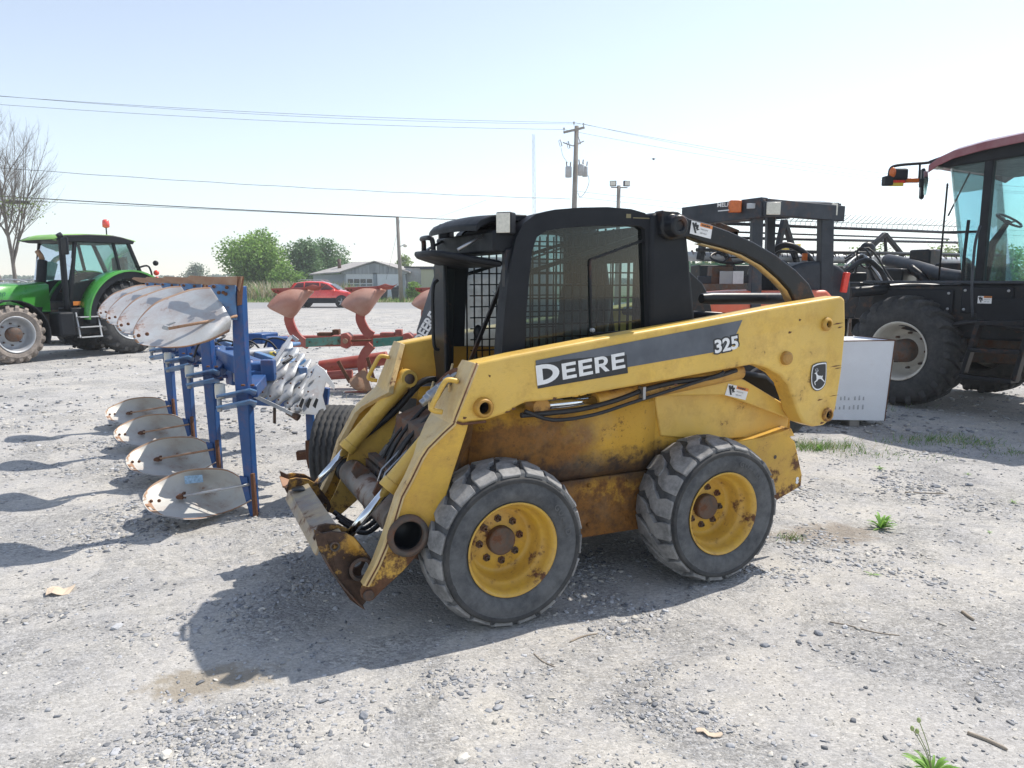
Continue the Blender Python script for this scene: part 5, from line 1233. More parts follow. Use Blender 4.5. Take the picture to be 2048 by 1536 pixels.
o=MB(); text_mb(o,'MELROE',TD(1434,414,-.06),(1,-.4,.02),(0,0,1),.052,off=.001); o.build('lettering',[M['whit']],trk)
o=MB(); o.extr([TD(1436,421,-.06),TD(1458,419,-.16),TD(1458,421,-.16),TD(1436,423,-.06)],(0,.002,0)); o.build('stripe_decal',[M['whit']],trk)
o=MB(); P=[[TD(px,py,d) for px,py in pl] for pl,d in (([(1560,560),(1600,530),(1650,526),(1690,540),(1706,570),(1706,640)],0),([(1560,540),(1600,512),(1650,508),(1690,520),(1712,550),(1716,640)],.8))]
o.extr(smooth_poly([TD(*q,.05) for q in ((1556,604),(1560,556),(1592,530),(1640,522),(1680,532),(1702,562),(1700,606))],4),(0,.7,0)); o.build('rear_fender',[M['blkg']],trk,bevel=.05,seg=3)
c=TD(1690,565,-.02); o=MB(); o.box(c,(.055,.06,.20),M=Matrix.Rotation(.12,3,'Y')); o.build('tail_light',[M['redl']],trk,bevel=.01)
o=MB(); o.extr([TD(1400,590,-.2),TD(1500,582,-.2),TD(1655,580,-.1),TD(1672,600,-.1),TD(1672,640,-.1),TD(1400,650,-.2)],(0,.8,0)); o.build('orange_body',[M['orgp']],trk,bevel=.03)
o=MB(); o.extr([TD(1460,640,-.23),TD(1600,640,-.2),TD(1600,700,-.2),TD(1460,700,-.23)],(0,.02,0)); o.build('body_panel',[M['blkg']],trk,bevel=.004)
o=MB(); P=[TD(1505,600,.2),TD(1508,540,.2),TD(1530,515,.2),TD(1575,520,.2),TD(1600,560,.2),TD(1605,600,.2)]; o.extr(P,(0,.25,0)); o.build('seat_back',[M['blkm']],trk,bevel=.04,seg=3)
o=MB(); cc=TD(1458,515,.3); o.tube([cc+Vector((math.cos(a)*.19,math.sin(a)*.12,math.sin(a)*.06)) for a in np.linspace(0,2*PI,25)[:-1]],.014,8,closed=True)
for a in (0,2.1,4.2): o.tube([cc,cc+Vector((math.cos(a)*.19,math.sin(a)*.12,math.sin(a)*.06))],.009,6)
o.build('steering_wheel',[M['blk']],trk)
o=MB(); o.tube([cc,TD(1455,560,.35)],.03,8); o.box(TD(1440,550,.35),(.22,.18,.18)); sc_=o.build('steering_column',[M['dirt']],trk,bevel=.01)
for px,mt,w_ in ((1452,'galv',.13),(1476,'whit',.11)): o=MB(); o.box(TD(px,555,.2),(w_,.02,.13)); o.build('instrument_panel',[M[mt]],trk,bevel=.004)
barp(TD(1395,560,.3),TD(1600,556,.3),.05,.08,'dash_bar','blkg'); 
for a,b in (((1430,450,.6),(1400,474,.6)),((1430,450,.6),(1475,468,.6)),((1475,468,.6),(1420,480,.6))): barp(TD(*a),TD(*b),.06,.08,'linkage_arm','dirt')
o=MB(); P=smooth_poly([TD(1540,505,.9),TD(1570,490,.9),TD(1600,500,.9),TD(1625,525,.9),TD(1635,560,.9)],4); o.tube(P,.035,8); o.build('roll_hoop',[M['blk']],trk)
c=TD(1609,514,.3); o=MB(); o.box(c,(.05,.04,.075)); o.build('amber_marker',[M['amber']],trk,bevel=.006); barp(TD(1585,518,.35),TD(1607,514,.33),.012,.012,'marker_stalk','blk')
for (x,y,r_) in ((-.05,.45,.40),(-.05,1.5,.40),(-.95,.4,.34),(-.95,1.4,.34)):
    o=MB(); o.lathe([(.5*r_,-.1),(.9*r_,-.12),(r_,-.08),(r_,.08),(.9*r_,.12),(.5*r_,.1)],(x,y,r_),36); t=o.build('tyre',[M['tyrec']],trk); o=MB(); o.lathe([(.5*r_,-.1),(.45*r_,-.02),(.1*r_,-.03),(.001,-.03)],(x,y,r_),24); o.build('rim',[M['cream']],t)
# ================================================================ black windrower with maroon roof on the right
WR=Frame(5.2,9.75,R(121.5))                               # wheel contact; heads away to the left
wr=thing('windrower','black windrower with maroon cab roof and big lugged tyre at the right edge','harvester',WR.O,WR.th)
def WP(px,py,y=0): return WR.Y(px,py,y)
c=WP(1774,705,0); wr_r=.755
def lug_tyre(par,loc,rad,wd,nl,rimr,sgn,mt,rimmat,lugh=.045,dish=.15,rot=0):
    """big farm tyre: sgn=+1 outer face towards +Y"""
    o=MB(); Y=lambda t:-t*sgn
    rb=rad-lugh
    prof=[(rimr,.03),(rimr+.03,.0),(rimr+.08,-.012),(lerp(rimr,rb,.55),-.02),(rb-.06,.01),(rb-.015,.05),(rb,.10),(rb+.005,wd/2),(rb,wd-.10),(rb-.015,wd-.05),(rb-.06,wd-.01),(lerp(rimr,rb,.55),wd+.02),(rimr+.03,wd),(rimr,wd-.03)]
    o.lathe([(r,Y(h)) for r,h in prof],(0,0,0),72); 
    for side in (0,1):
        for i in range(nl):
            a0=2*PI*(i+.5*side)/nl
            sec=[]
            for q in range(6):
                t=q/5; h=lerp(-.012,wd*.54,t) ; an=a0+(.52*2*PI/nl)*1.55*t**.9
                hh=h if side==0 else wd-h
                w_=lerp(.075,.05,t)/rad*.5; rt=rad-(.05 if q==0 else (.008 if q==1 else 0)); rb_=rb-(.09 if q==0 else .02)
                sec.append([( rb_,an-w_*1.35,hh),(rt,an-w_,hh),(rt,an+w_,hh),(rb_,an+w_*1.35,hh)])
            vs=[(r*math.cos(a),Y(h),r*math.sin(a)) for s4 in sec for r,a,h in s4]
            fs=[(q*4+k,q*4+k+1,q*4+5+k,q*4+4+k) for q in range(5) for k in range(3)]+[(0,1,2,3),(20,21,22,23)]
            o.add(vs,fs,False)
    t=o.build('tyre',[M[mt]],par,bevel=.006); t.location=loc
    o=MB(); rm=[(rimr-.0,.03),(rimr+.012,.012),(rimr+.015,-.004),(rimr,-.004),(rimr-.02,.02),(rimr-.035,.06),(rimr-.055,dish*.8),(rimr-.09,dish),(rimr*.55,dish*1.05),(rimr*.42,dish*.75),(.001,dish*.72)]
    o.lathe([(r,Y(h)) for r,h in rm],(0,0,0),48); r_=o.build('rim',[M[rimmat]],t)
    o=MB(); o.lathe([(rimr*.42,Y(dish*.76)),(rimr*.40,Y(dish*.2)),(rimr*.3,Y(dish*.05)),(.001,Y(dish*.02))],(0,0,0),24); o.build('hub',[M['dirt']],r_)
    for k in range(8):
        a=2*PI*k/8; o=MB(); o.lathe([(.018,Y(dish*1.02)),(.016,Y(dish*.8))],(rimr*.62*math.cos(a),0,rimr*.62*math.sin(a)),6); o.build('wheel_bolt',[M['dirt']],r_)
    return t
lug_tyre(wr,(0,0,.75),.75,.46,20,.385,1,'tyrec','cream',dish=.30)
lug_tyre(wr,(0,-2.6,.75),.75,.46,20,.385,-1,'tyrec','cream',dish=.30)
def wpoly(pts,y,th,nme,mt,bv=.01):
    o=MB(); q=[WP(*p,y) for p in pts]; o.prism([(v.x,v.z) for v in q],y,y-th); return o.build(nme,[M[mt]],wr,bevel=bv)
# body below the cab
zc=WP(1960,560,-.2).z
o=MB(); o.prism([(.85,1.15),(.75,1.62),(-4.2,1.72),(-4.2,1.0),(-.4,.95)],-.25,-2.4); o.build('main_body',[M['blk']],wr,bevel=.03)
o=MB(); o.prism([(.9,.62),(.9,.95),(-4.2,1.1),(-4.2,.75),(-.3,.6)],-.75,-1.9); o.build('chassis',[M['dirt']],wr,bevel=.02)
wpoly(((1950,602),(2048,596),(2120,590),(2120,650),(1952,640)),-.12,.10,'side_step_panel','blkm')
v=WP(1956,592,-.115); o=MB(); warn(wr,Vector((v.x,-.118,v.z-.09)),(-1,0,0),(0,0,1),.16,.09)
for (xa_,xb_,za,zb2) in ((.55,-.55,1.28,1.58),(-.65,-1.25,1.28,1.62),(-1.35,-2.3,1.25,1.62)):
    o=MB(); o.bb((xa_,-.215,za),(xb_,-.26,zb2)); q=o.build('side_panel',[M['blkm']],wr,bevel=.02)
    for x in (xa_-.05,xb_+.05):
        for z in (za+.05,zb2-.05): o=MB(); o.lathe([(.018,-.212),(.016,-.200),(.001,-.199)],(x,0,z),8); o.build('bolt',[M['galv']],q)
o=MB(); o.bb((.7,-.2,1.655),(-2.4,-.3,1.69)); o.build('cab_sill',[M['blkg']],wr,bevel=.01)
o=MB(); o.tube(smooth_poly([(.7,-.12,1.05),(.2,-.10,1.12),(-.4,-.10,1.08),(-.9,-.12,1.18),(-1.6,-.12,1.1)],5),.028,8); o.build('hydraulic_hose',[M['hose']],wr)
o=MB(); o.tube(smooth_poly([(-.95,.06,1.25),(-.93,.10,1.6),(-.92,.10,2.1),(-.93,.04,2.35)],5),.016,8); o.build('hand_rail',[M['blkg']],wr)
# cab posts, glass, roof: local x ahead
cy0,cy1=-.35,-2.05; 
A=WP(1886,545,cy0); B_=WP(1962,540,cy0); Ctop=WP(1878,335,cy0); D_=WP(1960,300,cy0)
xfb,xft,zb,ztp=A.x,Ctop.x,1.70,Ctop.z
xp=B_.x; ztp=3.20
print('CAB',A,B_,Ctop,D_)
xfb=xp+.56; xft=xp+.64
def cpost(x,z0,x2,z1,y,w,nme='cab_post'): o=MB(); o.bar((x,y,z0),(x2,y,z1),w,w,(0,1,0)); return o.build(nme,[M['blkm']],wr,bevel=.015)
for y in (cy0,cy1):
    cpost(xp,zb-.1,xp+.0,ztp,y,.10); cpost(xp-1.25,zb-.1,xp-1.15,ztp,y,.12)
def pane(pts,nme='window_pane',m='glassg'): o=MB(); o.add([Vector(p) for p in pts],[list(range(len(pts)))],False); return o.build(nme,[M[m]],wr)
for y in (cy0,cy1):
    pane([(xp,y,zb),(xp,y,ztp),(xp-1.2,y,ztp),(xp-1.25,y,zb)])
    # front corner glass: curved round to the windscreen
s_=1
P=[]
for z in (zb-.15,zb+.6,ztp-.35,ztp-.05):
    k=(z-zb)/(ztp-zb); xe=lerp(xfb-.22,xft,max(0,k)**.8)
    prof=[(xp+.02,cy0),(lerp(xp,xe,.55),cy0+.0),(xe-.12,cy0-.08),(xe,cy0-.35),(xe+.04,-1.2),(xe,cy1+.35),(xe-.12,cy1+.08),(lerp(xp,xe,.55),cy1),(xp+.02,cy1)]
    P.append(smooth_poly([Vector((a,b,z)) for a,b in prof],3))
o=MB(); o.grid(P,True); o.build('windscreen',[M['glassg']],wr)
o=MB(); o.tube([(xfb-.02,cy0-.05,zb+.0),(xft-.10,cy0-.07,ztp-.25)],.012,6); o.tube([(xp+.28,cy0-.0,zb+.35),(xp+.28,cy0+.02,zb+.36)],.01,6); o.build('windscreen_seal',[M['blk']],wr)
o=MB(); o.bar((xfb-.05,cy0-.03,zb+.62),(xp,cy0+.02,zb+.60),.03,.03); o.build('hand_rail',[M['blk']],wr)
o=MB(); o.tube(smooth_poly([(xp+.18,cy0+.05,zb-.1),(xp+.18,cy0+.07,zb+.3),(xp+.17,cy0+.06,zb+.75)],4),.02,8); o.build('grab_rail',[M['blkm']],wr)
o=MB(); o.tube([(xft-.2,cy0-.4,ztp-.1),(xft-.02,cy0-.3,zb+.85)],.012,6); o.build('wiper',[M['blk']],wr)
# roof: thin drooping front edge, crowned
P=[]
for t,zz in ((-1.5,.24),(-1.2,.28),(-.4,.30),(.2,.27),(.55,.22),(.75,.15),(.86,.08)):
    row=[]
    for k in range(9):
        e=k/8*2-1; row.append(Vector((xp+t-(.18*e*e if t>0 else 0),lerp(cy0+.16,cy1-.16,k/8),ztp+zz-.10*e**4)))
    P.append(row)
o=MB(); o.grid(P,True,(0,0,.10)); rf=o.build('cab_roof',[M['maroon']],wr,bevel=.01)
o=MB(); o.prism([(xp+.76,ztp+.05),(xp+.55,ztp+.10),(xp-1.4,ztp+.16),(xp-1.4,ztp-.02),(xp+.5,ztp-.06),(xp+.70,ztp-.02)],cy0+.06,cy1-.06); o.build('roof_underside',[M['blkm']],wr,bevel=.02)
o=MB(); o.box((xp+.66,cy0-.02,ztp-.02),(.08,.14,.08)); o.build('roof_lamp',[M['lens']],rf,bevel=.01)
# interior
o=MB(); cc=Vector((xp+.12,-1.2,zb+.78)); o.tube([cc+Vector((math.cos(a)*.13,math.sin(a)*.19,math.cos(a)*.09)) for a in np.linspace(0,2*PI,25)[:-1]],.015,8,closed=True)
for a in (.5,2.6,4.7): o.tube([cc+Vector((0,0,-.03)),cc+Vector((math.cos(a)*.13,math.sin(a)*.19,math.cos(a)*.09))],.012,6)
o.build('steering_wheel',[M['blk']],wr)
o=MB(); o.tube([cc,cc+Vector((.18,0,-.3)),cc+Vector((.26,0,-.85))],[.03,.05,.07],10); o.build('steering_column',[M['blkm']],wr)
o=MB(); o.box((xp-.55,-1.2,zb+.35),(.5,.52,.14)); o.box((xp-.82,-1.2,zb+.75),(.14,.5,.75),M=Matrix.Rotation(-.15,3,'Y')); o.box((xp-.5,-.88,zb+.5),(.4,.1,.08)); o.build('operator_seat',[M['seat']],wr,bevel=.04,seg=3)
o=MB(); o.prism([(xp+.5,zb-.15),(xp+.5,zb-.05),(xp-1.2,zb-.05),(xp-1.2,zb-.15)],cy0,cy1); o.build('cab_floor',[M['blkm']],wr,bevel=.01)
o=MB(); o.bb((xp-1.18,cy0-.06,zb),(xp-1.26,cy1+.06,zb+.7)); o.build('cab_rear_panel',[M['blkm']],wr,bevel=.02)
# mirror arm with lamps
md=lambda px,py: WR.L(dep(px,py,10.6))
m0=md(1850,326); m1=md(1800,330); m2=md(1778,350)
o=MB(); o.tube(smooth_poly([md(1870,323),m0,m1,md(1782,336),m2,md(1776,360)],4),.02,8); ar=o.build('mirror_arm',[M['blkm']],wr)
o=MB(); o.tube([md(1840,328),md(1838,362)],.014,6); o.build('arm_strut',[M['blkm']],ar)
def mbx(px,py,w,h,d,nme,mt,bv=.015,par=ar):
    o=MB(); o.box(md(px,py),(d,w,h),rz=R(-31.5)); return o.build(nme,[M[mt]],par,bevel=bv)
mbx(1798,349,.22,.16,.12,'beacon_housing','blkm',.03); c_=md(1791,346); o=MB(); o.ball(c_+Vector((-.0,.07,0)),.075,8,(.6,.6,1)); o.build('amber_beacon',[M['amber']],ar)
mbx(1775,362,.12,.13,.12,'lamp_bracket','blkm'); mbx(1796,361,.22,.07,.05,'red_reflector','redl',.008); mbx(1822,361,.21,.06,.05,'orange_reflector','amber',.008); mbx(1792,368,.20,.06,.04,'yellow_reflector','yply',.006)
mbx(1843,366,.05,.12,.06,'mirror_bracket','blkm',.01); o=MB(); o.extr([md(1845,336),md(1851,336),md(1854,352),md(1852,380),md(1847,398),md(1841,394)],WR.L(WR.O+Vector((.06,.16,0)))*1); mh=o.build('mirror_housing',[M['blkm']],ar,bevel=.012)
o=MB(); o.extr([md(1847,342),md(1851,342),md(1852,360),md(1847,390)],WR.L(WR.O+Vector((.03,-.01,0)))*1); o.build('mirror_glass',[M['chrome']],mh,bevel=.003)
# ladder
l0,l1=WP(1925,752,.12),WP(1962,640,.12); r0_,r1_=WP(2030,762,.12),WP(2064,640,.12)
for a,b in ((l0,l1),(r0_,r1_)): o=MB(); o.bar(a,b,.05,.11,(0,1,0)); o.build('ladder_rail',[M['blk']],wr,bevel=.006)
for t in (.0,.48,.95): o=MB(); o.bar(l0.lerp(l1,t),r0_.lerp(r1_,t),.20,.05); o.build('ladder_step',[M['blk']],wr,bevel=.006)
# lift arms, hoses and dark clutter ahead of the wheel
def tub(pts,r,nme,mt,y=None):
    o=MB(); o.tube(smooth_poly([WR.L(dep(*p)) for p in pts],4),r,10); return o.build(nme,[M[mt]],wr)
tub([(1775,520,12.3),(1820,530,11.6),(1880,548,10.8),(1930,556,10.4)],.10,'lift_strut','blkg')
tub([(1700,585,10.2),(1760,580,10.2),(1830,575,10.3),(1900,585,10.3),(1960,630,10.3)],.075,'frame_tube','blk')
tub([(1820,535,11.2),(1850,560,11.0),(1880,600,10.8),(1930,640,10.4),(1960,660,10.3)],.06,'frame_tube','blk')
tub([(1690,545,10),(1730,520,10.1),(1760,540,10.2),(1775,570,10.2)],.035,'hydraulic_hose','hose')
rg=random.Random(3)
for k in range(9):
    a=(1690+rg.uniform(-10,25),540+rg.uniform(-25,10),10.6+rg.uniform(-.3,.3)); b=(1712+rg.uniform(-10,25),506+rg.uniform(-12,12),10.8); c=(1760+rg.uniform(-15,25),555+rg.uniform(-20,20),10.6)
    tub([a,b,c,(c[0]+20,c[1]+30,10.4)],.014+.006*rg.random(),'hydraulic_hose','hose' if k%3 else 'galv')
o=MB(); cc=WR.L(dep(1728,516,10.3)); o.tube([cc+Vector((math.cos(a)*.10,math.sin(a)*.08,math.sin(a)*.14)) for a in np.linspace(0,2*PI,19)[:-1]],.014,6,closed=True); o.build('hose_hook',[M['blk']],wr)
for k,(px,py,dd,sx,sz) in enumerate(((1720,600,11.2,.7,.55),(1800,560,11.6,.9,.35),(1870,590,11.2,.6,.6),(1700,570,11.8,.6,.4),(1760,640,11.6,.9,.5),(1850,525,11.6,.35,.4),(1912,560,10.9,.5,.5),(1650,640,12,.7,.6))):
    o=MB(); o.box(WR.L(dep(px,py,dd)),(sz*.8,sx,sz),rz=.3*k); o.build('front_frame',[M['blk']],wr,bevel=.03)
# ================================================================ header with pick-up reel beyond it
HD=14.6; hl=dep(1380,540,12.8); hr_=dep(1990,520,16.2)
hdr=thing('header','wide black pick-up reel header with thin tines, behind the canopy tractor','header',(hl.x,hl.y,0),0)
def HP(px,py,t=None):
    # point on the header's slanting vertical plane
    r=ray(px,py); n=Vector(((hr_-hl).y,-(hr_-hl).x,0)); k=(hl-CAM).dot(n)/r.dot(n); return CAM+r*k-Vector((hl.x,hl.y,0))
back=Vector((-.5,.85,0))
def hbar(a,b,r,nme,mt,off=0,n=8): 
    o=MB(); o.tube([HP(*a)+back*off,HP(*b)+back*off],r,n); return o.build(nme,[M[mt]],hdr)
rb_=[hbar((1385,441),(1990,466),.030,'reel_bat','blk',.3),hbar((1385,468),(1990,482),.028,'reel_bat','blk',.8),hbar((1385,500),(1990,511),.032,'reel_bat','blk',-.1),hbar((1385,452),(1990,474),.018,'reel_bat','blk',1.0)]
hbar((1385,512),(1990,523),.085,'auger_tube','galv',.2,14)
for k in range(26):
    p=HP(1400+k*22,509+k*.45)+back*.2; o=MB(); o.lathe([(.088,-.006),(.088,.006)],p,14,'X'); o.build('tube_band',[M['dirt']],hdr)
for bi,(y0,y1,off,hh,nn) in enumerate(((441,466,.3,34,58),(468,482,.8,22,46),(500,511,-.1,14,58))):
    for k in range(nn if bi!=1 else 0):
        t=k/nn; a=HP(lerp(1390,1985,t),lerp(y0,y1,t))+back*off; a2=a+Vector((.02,0,.10)); b=a+Vector((.22,.04,.26)) if bi==0 else a+Vector((.03,0,-.10))
        o=MB(); o.tube([a,a2,b] if bi==0 else [a,b],.005 if bi==0 else .008,4,cap=False); o.build('reel_tine',[M['blk']],rb_[0] if bi==0 else rb_[2])
o=MB(); a=HP(1385,425)+back*.3; b=HP(1990,450)+back*.3
hbar((1385,432),(1990,452),.006,'reel_wire','blk',.35,4)
for a,b,w in (((1770,468),(1735,500),.09),((1770,468),(1806,512),.08),((1770,468),(1772,510),.05),((1735,500),(1720,515),.12),((1412,445),(1400,520),.1),((1412,445),(1470,540),.07),((1568,440),(1600,545),.09),((1568,440),(1545,545),.09)):
    o=MB(); o.bar(HP(*a),HP(*b),w,w); o.build('reel_arm',[M['blk']],hdr,bevel=.01)
o=MB(); o.ball(HP(1735,500),.16,8,(1,.6,1)); o.build('reel_drive',[M['blk']],hdr)
o=MB(); q=[HP(1400,530),HP(1980,533),HP(1980,575),HP(1400,585)]; o.extr(q,(-.1,.3,0)); o.build('header_pan',[M['blk']],hdr,bevel=.02)
o=MB(); q=[HP(1410,560),HP(1980,570),HP(1980,640),HP(1400,650)]; o.extr([v+Vector((0,-.2,0)) for v in q],(-.1,.2,0)); o.build('cutter_frame',[M['dirt']],hdr,bevel=.02)
for px in (1420,1700,1960): o=MB(); p=HP(px,640); o.bar(p,Vector((p.x,p.y,0)),.12,.12); o.build('stand_leg',[M['dirt']],hdr)
# ================================================================ dark green planter with yellow hoppers, farther away
g0=gnd(1600,640); 
pl=thing('planter','dark green row planter with small yellow seed hoppers, seen through the canopy frame','planter',(g0.x,22,0),0)
def GP(px,py,d=0): return dep(px,py,22+d)-Vector((g0.x,22,0))
rg=random.Random(5)
for k in range(16):
    x=1385+k*21; 
    for j in range(2):
        o=MB(); a=GP(x+rg.uniform(-8,8),500+rg.uniform(0,30),rg.uniform(0,1)); b=GP(x+rg.uniform(-14,14),530+rg.uniform(10,60),rg.uniform(0,1)); o.bar(a,b,.07,.07); o.build('row_unit_arm',[M['dgreen']],pl,bevel=.008)
for py in (512,530,548): o=MB(); o.bar(GP(1380,py),GP(1730,py+2),.12,.10); o.build('tool_bar',[M['dgreen']],pl,bevel=.01)
for px in (1592,1606,1619): o=MB(); o.prism([(GP(px-7,0).x,GP(0,500).z),(GP(px+7,0).x,GP(0,500).z),(GP(px+8,0).x,GP(0,488).z),(GP(px-8,0).x,GP(0,488).z)],-.1,.3); o.build('seed_hopper',[M['yply']],pl,bevel=.02)
for px in (1420,1540,1680):
    o=MB(); c=GP(px,560); o.lathe([(.15,-.1),(.36,-.11),(.38,0),(.36,.11),(.15,.1)],(c.x,0,.38),24); o.build('gauge_wheel',[M['tyrec']],pl)
for a,b in ((1400,540),(1690,540)): o=MB(); p=GP(a,b); o.bar(p,(p.x,p.y,0),.12,.12); o.build('stand_leg',[M['dgreen']],pl)
# ================================================================ green tractor on the left
f0=gnd(30,727); 
GF=Frame(-10.05,14.7,math.atan2(-2.2,-1.2))               # origin below the near front wheel, heading to the camera's left
tr_=thing('tractor','bright green tractor with black fenders and red beacon at the left edge','tractor',GF.O,GF.th)
def G(px,py,y=0): return GF.Y(px,py,y)
def gp(pts,y,th,nme,mt,par=tr_,bv=.01):
    o=MB(); o.prism([(v.x,v.z) for v in (G(*p,y) for p in pts)],y,y-th); return o.build(nme,[M[mt]] if isinstance(mt,str) else mt,par,bevel=bv)
rc_=G(264,640,-.05)
lug_tyre(tr_,(0,0,.60),.60,.42,19,.36,1,'tyrel','galv',.04,.20)
lug_tyre(tr_,(0,-1.95,.60),.60,.42,19,.36,-1,'tyrel','galv',.04,.20)
xr=-2.55
lug_tyre(tr_,(xr,.02,.84),.84,.52,20,.50,1,'tyrec','galv',.05,.22)
lug_tyre(tr_,(xr,-1.97,.84),.84,.52,20,.50,-1,'tyrec','galv',.05,.22)
ym=-.97
# bonnet: rounded sloping nose
P=[]
for x,zt_,w_ in ((1.25,1.18,.20),(1.15,1.38,.28),(.8,1.55,.32),(.2,1.60,.34),(-1.05,1.66,.36)):
    row=[]
    for k in range(11):
        a=lerp(-1,1,k/10); 
        if abs(a)>.6: z=lerp(zt_-.06,1.05,(abs(a)-.6)/.4); y=ym+math.copysign(w_*(1+.02*(abs(a)-.6)),a)
        else: y=ym+a/.6*w_*.96; z=zt_-.06*(abs(a)/.6)**3
        row.append(Vector((x,y,z)))
    P.append(row)
o=MB(); o.grid(P,True,(0,0,.03)); o.add([P[0][k] for k in range(11)],[list(range(11))]); hood=o.build('bonnet',[M['green']],tr_)
o=MB(); o.bb((1.2,ym-.36,.98),(-1.05,ym+.36,1.14)); o.build('engine_grille',[M['blkm']],tr_,bevel=.02)
o=MB(); o.bb((1.0,ym-.28,.55),(-3.0,ym+.28,1.05)); o.build('engine_block',[M['dirt']],tr_,bevel=.04)
o=MB(); text_mb(o,'Agrotron',Vector((.45,ym+.368,1.36)),(-1,0,.02),(0,0,1),.16,shear=.4); o.build('script_lettering',[plain('dark_green_ink',(.02,.10,.10),.5)],hood)
# front mudguards
def arc_fender(x0,z0,r,a0,a1,y0,y1,nme,mt,th=.02,n=14):
    P=[[Vector((x0+r*math.cos(a),y,z0+r*math.sin(a))) for y in (y0,y1)] for a in np.linspace(a0,a1,n)]
    o=MB(); o.grid(P,True); 
    for a in (0,):
        pass
    P2=[[Vector((x0+(r-th)*math.cos(a),y,z0+(r-th)*math.sin(a))) for y in (y0,y1)] for a in np.linspace(a0,a1,n)]
    o.grid(P2,True)
    for k in (0,1):
        o.grid([[P[i][k],P2[i][k]] for i in range(n)],False)
    return o.build(nme,[M[mt]],tr_)
arc_fender(0,.60,.70,R(20),R(200),-.02,-.42,'front_mudguard','blkm')
arc_fender(0,.60,.70,R(20),R(200),-1.53,-1.95,'front_mudguard','blkm')
for y0,y1,yg in ((.06,-.60,.10),(-1.35,-2.01,-2.05)):
    arc_fender(xr,.84,1.05,R(-5),R(160),y0,y1,'rear_fender','blkm',.14,20)
    arc_fender(xr,.84,1.09,R(0),R(150),yg,yg-.5 if yg>0 else yg+.5,'fender_band','green',.035,20)
# cab
cyn,cyf=-.30,-1.65
def cpt(x,z,x2,z2,y,w=.07): o=MB(); o.bar((x,y,z),(x2,y,z2),w,w,(0,1,0)); return o.build('cab_post',[M['blkm']],tr_,bevel=.01)
zf=1.25; zr=2.62; xA,xB,xC=-1.31,-2.38,-2.98
for y in (cyn,cyf):
    cpt(xA,zf,xA-.22,zr,y); cpt(xB-.15,1.75,xB,zr,y,.06); cpt(xC-.05,1.85,xC+.25,zr,y)
    o=MB(); o.add([(xA,y,zf),(xA-.22,y,zr),(xB,y,zr),(xB-.15,y,1.72),(xB-.05,y,zf-.2)],[(0,1,2,3,4)],False); o.build('door_glass',[M['glassg']],tr_)
    o=MB(); o.add([(xB-.15,y,1.78),(xB,y,zr),(xC+.25,y,zr),(xC-.05,y,1.9)],[(0,1,2,3)],False); o.build('side_glass',[M['glassg']],tr_)
    o=MB(); o.prism([(xA+.03,zf),(xA-.02,1.62),(xB+.05,1.80),(xB+.0,1.78),(xB+.3,1.3),(xB+.5,.98),(xA-.02,.98)],y,y-.03 if y>-1 else y+.03); o.build('door_panel',[M['blkm']],tr_,bevel=.01)
o=MB(); o.add([(xA,cyn,zf+.45),(xA-.22,cyn,zr),(xA-.22,cyf,zr),(xA,cyf,zf+.45)],[(0,1,2,3)],False); o.build('windscreen',[M['glassg']],tr_)
o=MB(); o.add([(xC-.05,cyn,1.9),(xC+.25,cyn,zr),(xC+.25,cyf,zr),(xC-.05,cyf,1.9)],[(0,1,2,3)],False); o.build('rear_glass',[M['glassg']],tr_)
o=MB(); o.bb((xA,cyn,1.0),(xC,cyf,1.22)); o.build('cab_floor',[M['blkm']],tr_,bevel=.02)
P=[]
for x,z in ((xA+.22,zr-.03),(xA+.0,zr+.07),(xA-.5,zr+.11),(xB,zr+.12),(xC+.4,zr+.09),(xC+.05,zr+.02)):
    P.append([Vector((x,lerp(cyn+.04,cyf-.04,k/8),z-.03*abs(k/4-1)**4)) for k in range(9)])
o=MB(); o.grid(P,True,(0,0,.02)); rf=o.build('cab_roof',[M['greenl']],tr_)
o=MB(); o.prism([(xA+.24,zr-.06),(xA+.0,zr+.045),(xA-.5,zr+.085),(xB,zr+.09),(xC+.4,zr+.06),(xC+.08,zr-.02),(xC+.12,zr-.09),(xA,zr-.10)],cyn+.06,cyf-.06); o.build('roof_rail',[M['blkm']],tr_,bevel=.02)
o=MB(); o.box((xB-.3,ym,1.55),(.5,.5,.15)); o.box((xB-.58,ym,1.9),(.13,.48,.7)); o.build('operator_seat',[M['seat']],tr_,bevel=.04)
o=MB(); cc=Vector((xA-.45,ym,1.92)); o.tube([cc+Vector((math.cos(a)*.13,math.sin(a)*.2,math.cos(a)*.13)) for a in np.linspace(0,2*PI,21)[:-1]],.015,6,closed=True); o.tube([cc,cc+Vector((.25,0,-.5))],.035,8); o.build('steering_wheel',[M['blk']],tr_)
# exhaust stack with rusty outlet, second intake, mirror
e=Vector((-1.18,-.22,0)); o=MB(); o.tube(smooth_poly([e+Vector((0,0,1.05)),e+Vector((0,0,1.9)),e+Vector((0,0,2.50)),e+Vector((0,.0,2.60)),e+Vector((.05,0,2.68))],4),.062,14); ex=o.build('exhaust_stack',[M['blkm']],tr_)
q=G(85,520,-1.2); o=MB(); o.tube([q+Vector((.12,0,-.75)),q],.10,16); mf=o.build('muffler',[M['blkm']],tr_,bevel=.02); o=MB(); o.tube([q,q+Vector((.03,0,.10)),q+Vector((.10,0,.20))],.055,12); o.build('exhaust_outlet',[M['rustl']],mf)
q=G(130,492,.15); o=MB(); o.box(q,(.05,.22,.36)); mm=o.build('side_mirror',[M['blkm']],tr_,bevel=.03); o=MB(); o.tube([q+Vector((0,-.05,.2)),q+Vector((-.05,-.3,.26))],.015,6); o.build('mirror_stalk',[M['blkm']],mm)
